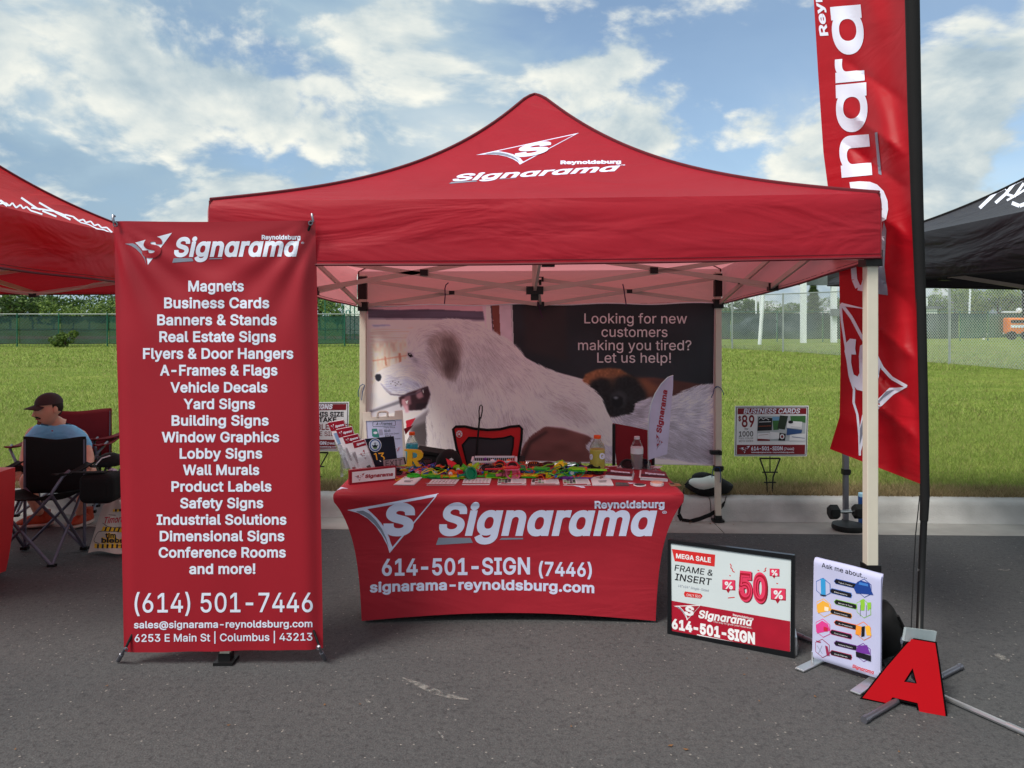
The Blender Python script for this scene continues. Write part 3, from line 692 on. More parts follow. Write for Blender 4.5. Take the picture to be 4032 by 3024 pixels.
car(tx(2990,58), 58, (150,160,170), 'silver car parked behind the dark windscreen'); car(tx(3090,62), 62, (60,80,110), 'blue car parked next to the silver one')

# ================================================================== TENTS
def gpr(t): return .45*t+.10*t*t+.45*t**3
def tent(name, label, cs, zt, val, peak, m_fab, m_leg, m_seam_, leg_inset=.05, legs=(0,1,2,3), group='pop-up canopies', ripple=.006, legpos=None, thick=.055, front_print=None):
    """cs: corners front-left, front-right, back-right, back-left"""
    rt = root(name, label, 'canopy tent', Vector((peak[0], peak[1], 0)), group); pk = Vector(peak); C_ = [Vector((c[0], c[1], z)) for c, z in zip(cs, zt)]
    cen = sum(C_, Vector())/4; panels = []
    def hip(i, t):
        p = lerp(C_[i], pk, t); z = lerp(C_[i].z, pk.z, gpr(t))
        if t > .94: z -= .035*((t-.94)/.06)**2
        return Vector((p.x, p.y, z))
    for i in range(4):
        j = (i+1) % 4
        def S(u, v, i=i, j=j):
            t = 1-(1-v)**1.15; a, b = hip(i, t), hip(j, t); p = lerp(a, b, u); p.z -= .035*math.sin(math.pi*u)*(1-t)*min(1, t*4+.15); return p
        mb = MB(); mb.grid(S, 28, 36); panels.append(mb)
        build('roof_panel', mb, m_fab, rt, smooth=60)
        out_ = (lerp(C_[i], C_[j], .5)-cen); out_.z = 0; out_.normalize(); ph = random.random()*6
        def Vf(u, v, i=i, j=j, out_=out_):
            p = lerp(C_[i], C_[j], u); b = min(1, v*6); e_ = min(u, 1-u)*8
            p = p+out_*(.012*math.sin(b*math.pi/2)+min(1,e_)*ripple*v*(math.sin(u*11+ph)+.6*math.sin(u*23+2*ph)+.5*math.sin(v*7+u*5)))
            return p+Vector((0,0,-val*v-.035*math.sin(math.pi*u)*.0-(.012*math.sin(math.pi*u) if v > 0 else .035*math.sin(math.pi*u)*.15)))
        vb = MB(); vb.grid(lambda u, v: Vf(u, 1-v), 40, 12); build('valance', vb, m_fab, rt, smooth=60); panels.append(vb)
        mb = MB(); mb.path([Vf(u, 1.0) for u in np.linspace(0,1,30)], .006, 5); build('hem', mb, m_seam_, rt, smooth=True)
        build('stitching', MB().path([Vf(u, .94)+out_*.001 for u in np.linspace(0,1,30)], .0016, 4), m_seam_, rt)
        mb = MB(); mb.path([hip(i, 1-(1-t)**1.15)+Vector((0,0,.004)) for t in np.linspace(0,1,30)], .010, 6); build('hip_seam', mb, m_seam_, rt, smooth=True)
        mb = MB(); mb.path([C_[i]+Vector((0,0,-val*t)) for t in np.linspace(0,1,4)], .007, 5); build('corner_seam', mb, m_seam_, rt, smooth=True)
    lp = legpos or [lerp(c, cen, leg_inset/ (c-cen).length*1.4) for c in C_]; lp = [Vector((p[0], p[1], 0)) for p in lp]; br = []
    for i in legs:
        p = lp[i]; gzp = gz(p.y) if p.y < ye(p.x) else -.095; zt_ = C_[i].z-.03; low = zt_-val-.0; p = Vector((p.x, p.y, gzp))
        lg = build('leg', MB().beam(p+Vector((0,0,.42)), Vector((p.x,p.y,zt_)), thick), m_leg, rt); bevel(lg,.004)
        build('lower_leg', MB().beam(p+Vector((0,0,.012)), p+Vector((0,0,.46)), thick*.86), m_leg, lg)
        build('clamp', MB().box(p+Vector((0,0,.44)),(thick*1.25,thick*1.25,.045)).box(p+Vector((thick*.7,0,.44)),(.02,.02,.03)), m_blackpl, lg)
        build('foot', MB().box(p+Vector((0,0,.008)),(.09,.09,.016)).box(p+Vector((0,0,.03)),(thick*1.05,thick*1.05,.04)), m_blackpl, lg)
        build('bracket', MB().box(Vector((p.x,p.y,zt_-.11)),(thick*1.15,thick*1.15,.19)).box(Vector((p.x,p.y,zt_-val+.03)),(thick*1.5,thick*1.5,.075)), m_blackpl, lg)
    # scissor trusses
    def zz_(i): return C_[i].z-.03
    def scissor(pa, za, pb, zb, n=2, w=.017, h=.030):
        hi, lo = -.05, -.262
        def q(t, dz): p = lerp(pa, pb, t); return Vector((p.x, p.y, lerp(za, zb, t)+dz))
        off = (Vector((pb.x,pb.y,0))-Vector((pa.x,pa.y,0))).cross(Vector((0,0,1))).normalized()*.012
        for k in range(n):
            a, b = k/n, (k+1)/n; c0, c1 = (lo, hi) if k % 2 == 0 else (hi, lo)
            build('truss_bar', MB().beam(q(a,c0)+off, q(b,c1)+off, w, h), m_truss if m_leg is not m_blackpl else m_leg, rt); build('truss_bar', MB().beam(q(a,c1)-off, q(b,c0)-off, w, h), m_truss, rt)
            build('pivot', MB().box(q((a+b)/2, (hi+lo)/2),(.045,.045,.032)), m_blackpl, rt)
            if k < n-1: build('joint', MB().box(q(b,lo),(.06,.05,.05)).box(q(b,hi),(.05,.05,.04)), m_blackpl, rt)
    for i in range(4): scissor(lp[i], zz_(i), lp[(i+1) % 4], zz_((i+1) % 4))
    cp = Vector((pk.x, pk.y, 0)); zc_ = sum(zt)/4-.03
    for i in range(4):
        m_ = lerp(lp[i], lp[(i+1) % 4], .5); zm = (zz_(i)+zz_((i+1) % 4))/2
        hi, lo = -.05, -.25; A = lambda z: Vector((m_.x,m_.y,zm+z)); B = lambda z: Vector((cp.x,cp.y,zc_+z)); o_ = Vector((0,0,0))
        build('truss_bar', MB().beam(A(lo), B(hi+.03), .017, .03), m_truss, rt); build('truss_bar', MB().beam(A(hi), B(lo-.02), .017, .03), m_truss, rt)
        build('pivot', MB().box(lerp(A(-.15),B(-.145),.5),(.05,.05,.04)), m_blackpl, rt)
    build('centre_pole', MB().tube(Vector((cp.x,cp.y,zc_-.29)), pk-Vector((0,0,.07)), .016, 8), m_truss, rt, smooth=True)
    build('centre_hub', MB().box(Vector((cp.x,cp.y,zc_-.27)),(.11,.11,.05)).box(Vector((cp.x,cp.y,zc_-.31)),(.05,.05,.05)), m_blackpl, rt)
    return rt, panels
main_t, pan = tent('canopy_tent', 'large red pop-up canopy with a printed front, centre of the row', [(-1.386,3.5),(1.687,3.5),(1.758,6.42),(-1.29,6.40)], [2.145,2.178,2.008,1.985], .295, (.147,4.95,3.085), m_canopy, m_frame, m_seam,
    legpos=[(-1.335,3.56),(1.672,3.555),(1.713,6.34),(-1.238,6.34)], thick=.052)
pr = Print(pan[0].bvh(), step=22, lift=.0016)
cz = lambda x, y: (1700+x/2.4578, 300+y/2.4578)
emblem(pr, [cz(427,765), cz(1424,550), cz(852,858)], m_lav, m_canopy, m_greyp)
logotype(pr, cz(198,1018), cz(1812,915), 86/2.4578, m_lav, m_greyp, up=(.25,-.72))
pr.text('Reynoldsburg', cz(1246,852), cz(1832,845), 30/2.4578, m_lav, .05); pr.text('TM', cz(1832,868), cz(1870,866), 4, m_lav, .02)
pr.build('print', main_t)
m_lred = mat('bright_red_fabric', (208,20,36), rough=.5, var=.04, nscale=3, bump=.1, bscale=400, trans=.45, back=(190,40,52), folds=.5)
left_t, panL = tent('canopy_tent', 'bright red canopy with white script, cut off at the left edge', [(-5.45,3.2),(-2.33,3.2),(-2.33,6.25),(-5.45,6.25)], [2.12,2.12,2.08,2.08], .28, (-3.89,4.72,3.06), m_lred, m_frame, m_seam, legs=(0,2,3), ripple=.02, thick=.045)
pr = Print(panL[2].bvh(), step=25, lift=.002); lz = lambda x, y: (x/2.074, 600+y/2.074)
for st, w in (([(-120,395),(-40,400),(0,395),(60,440)],20),([(-20,425),(45,415),(75,440),(100,415),(130,455),(165,430),(190,462),(215,445),(250,478),(345,508)],13),([(172,372),(300,460),(330,470)],16),([(255,455),(330,465),(450,485),(540,520)],14),([(318,412),(470,500),(575,552)],15),([(345,480),(460,527)],14),
    ([(530,510),(600,528),(640,560),(680,550),(700,575),(740,565),(770,600),(800,590),(830,618),(870,615),(915,655)],12),([(600,535),(660,575),(720,590),(790,625),(850,635),(910,662)],9)):
    pr.line([lz(*p) for p in st], w/2.074, m_white)
pr.build('script_print', left_t)
m_blk = mat('black_canopy_fabric', (38,36,44), rough=.5, var=.06, nscale=3, bump=.1, bscale=400, back=(62,58,64), trans=.05, folds=.5)
right_t, panR = tent('canopy_tent', 'black canopy with white script, cut off at the right edge', [(2.60,3.2),(5.7,3.2),(5.7,6.25),(2.60,6.25)], [2.15,2.15,2.12,2.15], .29, (4.15,4.72,3.12), m_blk, m_steel, m_blackfab, legs=(1,2,3), ripple=.03, legpos=[(2.65,3.25),(5.65,3.25),(5.65,6.2),(2.715,6.2)], thick=.042)
pr = Print(panR[6].bvh(), step=25, lift=.002)
for st, w in (([(3858,820),(3900,780),(3950,728),(3978,712)],13),([(3920,800),(3960,765),(3995,722),(4025,708)],12),([(3962,765),(3995,775),(4032,722)],10),([(3985,800),(4015,812),(4060,795)],15),([(3965,790),(4010,765),(4040,745)],8)): pr.line(st, w, m_white)
pr.build('script_print', right_t)
# cable sagging under the left canopy
mb = MB(); mb.path([P(x,y,4.9) for x, y in ((-60,1125),(0,1133),(60,1145),(120,1152),(190,1151),(260,1143),(310,1135),(370,1117),(440,1108),(520,1112))], .006, 6)
build('cable', mb, m_frame, smooth=True, label='white cable sagging under the red canopy at left', cat='cable', loc=P(120,1152,4.9))
# ================================================================== BANNER STAND
rt = root('banner_stand', 'tall red price-list banner on an X stand, in front at left', 'banner stand', G(862,2600))
bc = [P(442,870,3.44), P(1235,867,3.44), P(1267,2561,3.52), P(482,2572,3.52)]   # TL TR BR BL
def BF(u, v):                                      # v from the bottom up
    p = lerp(lerp(bc[3], bc[2], u), lerp(bc[0], bc[1], u), v)
    top = math.exp(-((1-v)/.30)**2); a1 = math.atan2((1-v)*2.1+.02, u+.02); a2 = math.atan2((1-v)*2.1+.02, 1-u+.02)
    f = .0085*top*(math.sin(a1*19)*math.exp(-u*1.6)+math.sin(a2*17+1)*math.exp(-(1-u)*1.6))*min(1,(1-v)*9)
    f += .004*math.sin(u*9+1.2)*math.sin(v*4+u*2)+.003*math.sin(u*23)*math.exp(-v*7)
    f += -.020*math.exp(-((1-u)/.035)**2)*0 + .030*math.exp(-((1-u)/.045)**2)+.014*math.exp(-(u/.04)**2)
    p.y += f; p.z -= .005*math.sin(math.pi*u)*v**6; p.z += .004*math.sin(math.pi*u)*(1-v)**8; return p
mb = MB(); mb.grid(BF, 70, 120); build('banner', mb, m_banner, rt, smooth=60)
pr = Print(mb.bvh(), step=11, lift=.0012)
bz = lambda x, y: (400+x/2.3702, 820+y/2.3702); be = lambda x, y: (400+x/1.4554, 1500+y/1.4554)
emblem(pr, [bz(218,330), bz(657,230), bz(418,530)], m_white, m_banner, m_greyp, solid=True)
logotype(pr, bz(678,445), bz(1845,440), 165/2.37, m_white, m_greyp)
pr.text('Reynoldsburg', bz(1495,290), bz(1856,290), 38/2.37, m_white, .035); pr.text('®', bz(1862,338), bz(1888,338), 10, m_white, .0)
for s, a, b, y in (('Magnets',810,1328,773),('Business Cards',585,1565,930),('Banners & Stands',520,1635,1088),('Real Estate Signs',540,1628,1245),('Flyers & Door Hangers',388,1790,1402),('A-Frames & Flags',546,1642,1558)):
    pr.text(s, bz(a,y), bz(b,y-1), 93/2.37, m_white, .024)
for s, a, b, y in (('Vehicle Decals',395,951,64),('Yard Signs',470,880,159),('Building Signs',402,958,254),('Window Graphics',345,1018,349),('Lobby Signs',448,921,443),('Wall Murals',467,904,537),('Product Labels',401,974,632),('Safety Signs',451,927,727),('Industrial Solutions',317,1060,822),('Dimensional Signs',334,1048,916),('Conference Rooms',328,1056,1010),('and more!',503,882,1104)):
    pr.text(s, be(a,y), be(b,y-1), 55/1.455, m_white, .024)
pr.text('(614) 501-7446', be(190,1325), be(1210,1322), 108/1.455, m_white, .008)
pr.text('sales@signarama-reynoldsburg.com', be(186,1416), be(1208,1409), 38/1.455, m_white, .018)
pr.text('6253 E Main St | Columbus | 43213', be(190,1494), be(1208,1486), 42/1.455, m_white, .012)
pr.build('print', rt)
for (x, y) in ((456,884),(1224,879),(496,2556),(1255,2548)):
    c = P(x, y, 3.43 if y < 1500 else 3.505)
    build('grommet', MB().path([c+Vector((math.cos(a)*.009,-.004,math.sin(a)*.009)) for a in np.linspace(0,2*math.pi,13)[:-1]], .0028, 6, closed=True), m_steel, rt, smooth=True)
hub = P(855,1700,3.62); hub.y = 3.66
for a, b in ((P(452,872,3.44),hub),(P(1227,868,3.44),hub),(P(489,2560,3.5),hub),(P(1258,2551,3.5),hub)):
    build('pole', MB().path([a+Vector((0,.005,0)), lerp(a,b,.3)+Vector((0,.07,0)), b], [.006,.007,.009], 8), m_blackpl, rt, smooth=True)
build('pole', MB().tube(hub, Vector((hub.x,3.95,gz(3.95)+.02)), .009), m_blackpl, rt, smooth=True)
build('hub', MB().lathe(hub-Vector((0,0,.05)), [(.02,0),(.028,.02),(.028,.08),(.02,.1)], 12), m_blackpl, rt, smooth=True)
for a, b in ((P(492,2553,3.49),G(466,2600,.012)),(P(1254,2545,3.49),G(1279,2594,.012))):
    mb = MB(); mb.path([a, lerp(a,b,.45), lerp(a,b,.47), b], [.0055,.0075,.0105,.0105], 10); build('foot', mb, m_steel, rt, smooth=True)
for x, y in ((447,868),(1229,864)):
    c = P(x,y,3.435); build('hook', MB().path([c+Vector((0,.01,.02)), c+Vector((0,-.004,.022)), c+Vector((.004,-.012,.008)), c+Vector((.008,-.012,-.012))], .0055, 8), m_steel, rt, smooth=True)
# black carry bag on the ground behind the banner
c = G(850,2585); c.y += .25; c.z = gz(c.y)
mb = MB(); mb.ball(c+Vector((0,0,.05)), (.17,.09,.055), 16, fn=lambda p,u: p+Vector((0,0,.012*math.sin(u.x*7)))); mb.path([c+Vector((-.1,-.08,.02)), c+Vector((-.02,-.16,.012)), c+Vector((.06,-.15,.012)), c+Vector((.12,-.05,.03))], .008, 6)
rb = root('carry_bag', 'black carry bag lying on the asphalt behind the tall red banner', 'bag', c); build('bag', mb, m_blackfab, rb, smooth=True); build('buckle', MB().box(c+Vector((-.03,-.16,.03)),(.035,.01,.012)), m_alu, rb)

# ================================================================== DISPLAY TABLE
rt = root('display_table', 'long table in a stretched red cover printed with white lettering and an emblem', 'table', (-.02,4.4,gz(4.4)))
TXC, HX0 = -.018, .93; TYC, HY0 = 4.385, .375
def prof(v): # v 0 top .. 1 bottom -> half width scale in x
    return HX0-.150*(1-math.exp(-v*3.2))-.004*v
def ring(v, k, n=96):
    """one loop of the cover: v 0..1 down the skirt"""
    hx = prof(v); hy = HY0-.045*(1-math.exp(-v*3)); zb = lambda t: .035*math.sin(math.pi*t)
    pts = []
    for q in range(4):
        for i in range(n//4):
            t = i/(n//4); a = [(-1,-1),(1,-1),(1,1),(-1,1)]; p0 = a[q]; p1 = a[(q+1) % 4]
            x = lerp(p0[0],p1[0],t)*hx; y = lerp(p0[1],p1[1],t)*hy; bow = math.sin(math.pi*t)*min(1,v*2.2)*(.030 if q % 2 == 0 else .075)*(1-.25*v)
            if q == 0: y += bow
            if q == 2: y -= bow
            if q == 1: x -= bow
            if q == 3: x += bow
            X, Y_ = TXC+x, TYC+y; g_ = gz(Y_)+.012
            z = lerp(TT-.028, g_+zb(t)*1.0, v) if v > 0 else TT-.028
            pts.append(Vector((X,Y_,z)))
    return pts
mb = MB(); n = 96; loops = []
def rr(hx, hy, z, r):
    pts = []
    for q in range(4):
        sx, sy = [(-1,-1),(1,-1),(1,1),(-1,1)][q]; ex, ey = [(1,-1),(1,1),(-1,1),(-1,-1)][q]
        for i in range(n//4):
            t = i/(n//4); x = lerp(sx,ex,t)*hx; y = lerp(sy,ey,t)*hy
            mx_, my_ = max(abs(x)-(hx-r),0), max(abs(y)-(hy-r),0)
            if mx_ > 0 and my_ > 0:
                dd = math.hypot(mx_,my_); k = r/max(dd,r); 
                x = math.copysign(hx-r+mx_*k, x); y = math.copysign(hy-r+my_*k, y)
            pts.append(Vector((TXC+x,TYC+y,z)))
    return pts
loops += [rr(HX0-.02,HY0-.02,TT,.03), rr(HX0-.006,HY0-.006,TT-.004,.03), rr(HX0,HY0,TT-.014,.03), rr(HX0+.001,HY0+.001,TT-.03,.03), rr(HX0-.002,HY0-.002,TT-.052,.03)]
def blend(v):
    a = ring(v, 0, n); b = rr(HX0-.006,HY0-.006,TT-.06,.03); k = max(0,1-v*14)
    out_ = []
    for p, q in zip(a, b): 
        r_ = p.copy(); r_.z = lerp(TT-.06, p.z, 1) if v > .0 else TT-.06; r_.z = min(r_.z, TT-.056-.01*v); r_.x = lerp(p.x,q.x,k); r_.y = lerp(p.y,q.y,k); out_.append(r_)
    return out_
for i in range(1, 34):
    v = .06+.94*((i-1)/32) if i > 1 else .065
    loops.append(blend(v))
vs = [p for lp_ in loops for p in lp_]; fs = []
for i in range(len(loops)-1):
    for j in range(n): fs.append((i*n+j, (i+1)*n+j, (i+1)*n+(j+1) % n, i*n+(j+1) % n))
nx_ = n//4                                                          # the flat top as strips
fs.append(tuple(range(n)))
mb.add(vs, fs); cov_mb = mb; build('cover', mb, m_cover, rt, smooth=50)
pr = Print(mb.bvh(), step=12, lift=.0013); tz = lambda x, y: (1300+x/1.58, 1850+y/1.58)
emblem(pr, [tz(108,250), tz(676,147), tz(370,517)], m_lav, m_cover, m_greyp)
logotype(pr, tz(678,398), tz(2035,400), 182/1.58, m_lav, m_greyp)
pr.text('Reynoldsburg', tz(1645,238), tz(2080,234), 42/1.58, m_lav, .035); pr.text('®', tz(2066,277), tz(2094,277), 14, m_lav, 0)
pr.text('614-501-SIGN', tz(322,655), tz(1243,646), 98/1.58, m_lav, .022); pr.text('(7446)', tz(1298,656), tz(1628,662), 82/1.58, m_lav, .022)
v_, f_ = text2d('signarama-reynoldsburg.com', .03, 0.)
x0_ = v_[:,0].min(); w_ = v_[:,0].max()-x0_; u_ = (v_[:,0]-x0_)/w_
A_ = tz(246,760); B_ = tz(1643,764); pr.put(np.stack([A_[0]+u_*(B_[0]-A_[0]), A_[1]+u_*(B_[1]-A_[1])-16*np.sin(np.pi*u_)*.75-v_[:,1]/CAP*58/1.58], 1), f_, m_lav)
pr.build('print', rt)
pr = Print(mb.bvh(), step=20, lift=.001)   # print showing on the table top
for q in ([(1318,1908),(1352,1902),(1350,1906),(1326,1912)],[(1300,1928),(1345,1918),(1372,1925),(1350,1924),(1330,1930)],[(1672,1903),(1700,1902),(1696,1906)],[(2255,1912),(2300,1916),(2305,1921),(2290,1921)],[(2470,1900),(2505,1903),(2480,1906)],[(2600,1836),(2640,1840),(2634,1843)]): pr.poly(q, m_lav)
pr.build('top_print', rt)
for sx in (-1,1):
    for sy in (-1,1):
        build('leg', MB().tube((TXC+sx*.74,TYC+sy*.29,gz(4.4)+.0),(TXC+sx*.74,TYC+sy*.29,TT-.05),.014), m_steel, rt, smooth=True)

# ================================================================== DOG BACKDROP (a printed photograph)
DX0, DX1, DY0, DY1 = 300, 2110, 255, 1095; DS = .50
Wd, Hd = int((DX1-DX0)*DS), int((DY1-DY0)*DS)
gx_, gy_ = np.meshgrid(DX0+(np.arange(Wd)+.5)/DS, DY0+(np.arange(Hd)+.5)/DS)
def inside(poly):
    m = np.zeros(gx_.shape, bool); k = len(poly)
    for i in range(k):
        x0, y0 = poly[i]; x1, y1 = poly[(i+1) % k]
        if y0 == y1: continue
        m ^= ((gy_ >= min(y0,y1)) & (gy_ < max(y0,y1))) & (gx_ < x0+(gy_-y0)*(x1-x0)/(y1-y0))
    return m.astype(float)
def blur(a, r):
    if r < 1: return a
    k = np.exp(-.5*(np.arange(-int(3*r), int(3*r)+1)/r)**2); k /= k.sum(); q = len(k)//2
    a = np.pad(a, ((q,q),(q,q)), mode='edge'); a = np.apply_along_axis(lambda m: np.convolve(m, k, 'valid'), 0, a); return np.apply_along_axis(lambda m: np.convolve(m, k, 'valid'), 1, a)
dn = np.random.default_rng(11)
def vnoise(sx, sy):
    h_, w_ = int(Hd/sy)+3, int(Wd/sx)+3; a = dn.random((h_, w_)); yy2 = np.linspace(0, h_-2.01, Hd); xx2 = np.linspace(0, w_-2.01, Wd)
    yi = yy2.astype(int); xi = xx2.astype(int); fy = (yy2-yi)[:,None]; fx = (xx2-xi)[None,:]; fy = fy*fy*(3-2*fy); fx = fx*fx*(3-2*fx)
    A, B, C2, D = a[yi][:,xi], a[yi][:,xi+1], a[yi+1][:,xi], a[yi+1][:,xi+1]; return (A*(1-fx)+B*fx)*(1-fy)+(C2*(1-fx)+D*fx)*fy-.5
img = np.zeros((Hd, Wd, 3))
def lay(poly, col, soft=1., tex=0., sx=8, sy=8, amt=1.):
    m = blur(inside(poly), soft)*amt if poly is not None else np.full((Hd,Wd), amt); c = np.array(col, float)[None,None,:]*(1+(tex*2*vnoise(sx,sy))[:,:,None] if tex else 1); img[:] = img*(1-m[:,:,None])+c*m[:,:,None]; return m
lay(None, (214,196,204))
lay([(300,255),(960,255),(960,300),(300,300)], (196,150,160)); lay([(320,380),(620,370),(620,880),(320,900)], (205,186,178), 3, .10, 40, 3)
lay([(330,470),(560,440),(540,700),(340,740)], (212,186,170), 4, .12, 6, 14); lay([(335,560),(560,520),(560,527),(335,567)], (190,140,120), 1); lay([(395,540),(403,540),(410,590),(400,590)], (180,120,100), 1); lay([(470,520),(482,520),(486,580),(472,580)], (180,120,100), 1)
lay([(330,362),(420,358),(430,366),(340,372)], (150,150,175), 1.5); lay([(340,700),(470,570),(520,700),(430,760),(345,800)], (214,208,216), 5)
lay([(300,740),(640,700),(640,900),(300,1000)], (200,192,198), 3); lay([(312,272),(950,288),(948,338),(640,330),(312,322)], (86,76,92), 1, .12, 90, 5); lay([(312,322),(940,336),(940,344),(312,330)], (150,138,150), .7)
lay([(905,255),(1060,255),(1066,480),(985,440),(925,400)], (196,172,182), 1); lay([(925,262),(950,262),(950,405),(930,395)], (226,205,214), 1); lay([(955,258),(993,258),(1000,425),(968,425)], (116,62,52), .7); lay([(948,258),(956,258),(966,425),(960,425)], (80,60,66), .5)
lay([(1056,255),(2115,255),(2115,720),(1700,680),(1420,650),(1230,600),(1066,500)], (34,34,39), 1, .15, 120, 60); lay([(1056,255),(1062,255),(1070,500),(1064,500)], (180,170,175), .5)
lay([(1120,255),(1340,255),(1345,560),(1130,500)], (44,36,38), 6); lay([(318,842),(500,766),(620,740),(620,775),(345,868)], (158,150,158), 2.5); lay([(318,846),(500,772),(560,760),(560,768),(318,856)], (112,106,114), 1.2); lay([(318,862),(560,770),(640,760),(640,790),(345,880)], (180,172,178), 1)
lay([(525,905),(640,820),(640,1030),(530,1010)], (120,110,116), 3); lay([(540,930),(640,880),(640,1040),(545,1030)], (72,64,66), 4); lay([(508,893),(560,876),(512,960)], (170,30,48), .6)
lay([(1080,1100),(1140,960),(1230,905),(1330,915),(1490,960),(1640,1090)], (100,60,58), 2, .12, 40, 20); lay([(1095,1100),(1150,985),(1235,930),(1250,935),(1160,1000),(1120,1100)], (58,38,38), 3)
lay([(1600,655),(1790,640),(2110,685),(2110,780),(1740,770)], (78,46,42), 2, .1, 40, 10); lay([(1660,645),(1760,650),(1830,700),(1740,760)], (112,66,48), 5)
# the second dog
lay([(1425,660),(1440,625),(1500,600),(1560,593),(1620,597),(1665,625),(1720,660),(1755,720),(1720,820),(1560,850),(1440,760)], (140,86,58), 2, .15, 5, 5)
lay([(1450,700),(1470,660),(1520,640),(1570,650),(1600,640),(1660,625),(1705,640),(1760,720),(1765,770),(1700,850),(1600,872),(1545,840),(1500,780),(1470,740)], (30,27,30), 5, .2, 5, 5)
lay([(1560,600),(1590,598),(1600,660),(1575,700),(1565,650)], (100,66,50), 6, amt=.6); lay([(1570,730),(1620,705),(1660,740),(1640,800),(1590,800)], (52,50,54), 5)
lay([(1575,745),(1605,735),(1635,748),(1638,785),(1610,808),(1580,790)], (22,21,25), 2); lay([(1583,748),(1600,742),(1615,748),(1600,758)], (120,120,128), 2); lay([(1484,688),(1500,682),(1510,692),(1495,700)], (14,12,14), 1)
# the tail and hip at right
tailp = ([(1690,830),(1700,775),(1780,745),(1900,735),(1960,705),(2030,680),(2110,672),(2110,1100),(1780,1060),(1500,1100),(1440,1010),(1560,860)])
# the white dog
body = [(345,650),(352,632),(392,606),(455,580),(512,552),(520,500),(510,440),(530,395),(575,360),(650,340),(760,328),(840,335),(905,368),(960,395),(1010,425),(1075,470),(1115,515),(1135,550),(1230,590),(1330,635),(1430,665),(1480,700),(1525,745),(1545,800),(1575,870),(1640,940),(1600,1010),(1500,990),(1430,925),(1300,895),(1230,905),(1160,955),(1110,1020),(1100,1100),(612,1100),(618,960),(612,880),(630,820),(640,750),(622,704),(560,728),(500,745),(440,742),(395,718),(372,690),(350,678)]
img0 = img.copy()
shade = [([(560,360),(640,340),(700,400),(640,470),(560,470)], (190,176,180), 12, .5), ([(620,455),(655,425),(670,470),(640,500)], (120,98,94), 5, .7), ([(1110,560),(1240,600),(1200,700),(1090,680)], (218,208,212), 16, .6), ([(880,380),(1040,450),(1080,540),(960,520)], (214,204,208), 14, .6), ([(1180,1000),(1100,1100),(1000,1100),(1090,960)], (140,128,134), 14, .6), ([(1420,790),(1540,830),(1580,930),(1480,900)], (222,212,216), 12, .6), ([(760,660),(900,640),(880,720),(780,740)], (140,124,128), 12, .55), ([(640,330),(900,350),(1080,480),(1120,560),(900,520),(640,420)], (186,172,178), 14, .6), ([(620,440),(690,395),(760,405),(800,470),(790,560),(745,650),(690,650),(640,580),(605,500)], (150,132,134), 8, .8), ([(640,430),(720,400),(790,450),(800,540),(770,640),(720,670),(670,600),(640,520)], (150,130,128), 9, .75), ([(700,440),(745,425),(785,500),(770,590),(725,650),(695,600),(690,520)], (92,74,74), 7, .85), ([(720,560),(760,520),(800,600),(760,680),(715,650)], (84,66,66), 6, .6),
    ([(800,480),(1000,470),(1120,560),(1050,700),(850,640)], (172,158,162), 16, .7), ([(880,640),(1100,660),(1080,780),(900,760)], (186,172,174), 16, .6), ([(1000,560),(1230,600),(1480,720),(1500,860),(1200,760),(1040,700)], (190,178,182), 14, .6), ([(1250,760),(1420,780),(1520,900),(1400,900),(1250,840)], (160,146,148), 12, .7), ([(700,700),(760,900),(720,1080),(640,1080),(640,820)], (214,204,208), 14, .7), ([(760,740),(900,760),(860,1000),(760,960)], (184,170,172), 18, .6), ([(1000,850),(1200,860),(1150,960),(1060,1090),(960,1090)], (166,152,156), 12, .7), ([(395,650),(520,650),(620,690),(560,735),(500,748),(430,745),(395,722)], (158,154,176), 7, .75), ([(360,640),(460,590),(520,575),(520,620),(420,650)], (196,192,206), 5, .6), ([(520,470),(600,440),(620,560),(560,600),(525,560)], (196,184,194), 8, .6), ([(540,560),(600,540),(640,620),(600,680),(560,640)], (168,156,166), 8, .6)]
# fur: noise smeared along a flow field (streaks that follow the coat)
flow = [(400,660,1,-.25),(470,610,1,-.4),(530,450,.3,-1),(650,360,1,-.1),(850,360,1,.35),(700,480,.15,1),(760,600,-.15,1),(900,500,.5,1),(1000,440,1,.6),(1100,540,.9,.7),(1250,620,1,.45),(1450,700,1,.5),(1550,830,.3,1),(680,800,.05,1),(660,950,0,1),(850,750,.25,1),(850,950,.3,1),(1050,700,.7,.8),(1050,900,.2,1),(1250,780,.9,.5),(1400,850,.8,.7),(1500,950,.7,.7),(580,620,1,.6),(620,700,.4,1),(1350,700,1,.2),(1200,700,.5,.9),
    (1750,850,1,.1),(1900,780,1,-.25),(2050,720,.9,-.5),(1900,950,1,.5),(2050,1000,1,.6),(1700,1000,1,.5),(1780,760,.9,-.5),(450,720,1,.1)]
fx_ = np.zeros(gx_.shape); fy_ = np.zeros(gx_.shape); fw_ = np.zeros(gx_.shape)
for x, y, dx, dy in flow:
    q = 1/((gx_-x)**2+(gy_-y)**2+900)**1.3; l_ = math.hypot(dx,dy); fx_ += q*dx/l_; fy_ += q*dy/l_; fw_ += q
wob = blur(dn.random(gx_.shape)-.5, 14); wob = wob/np.abs(wob).max()*1.1; an_ = np.arctan2(fy_, fx_)+wob; fx_, fy_ = np.cos(an_), np.sin(an_)
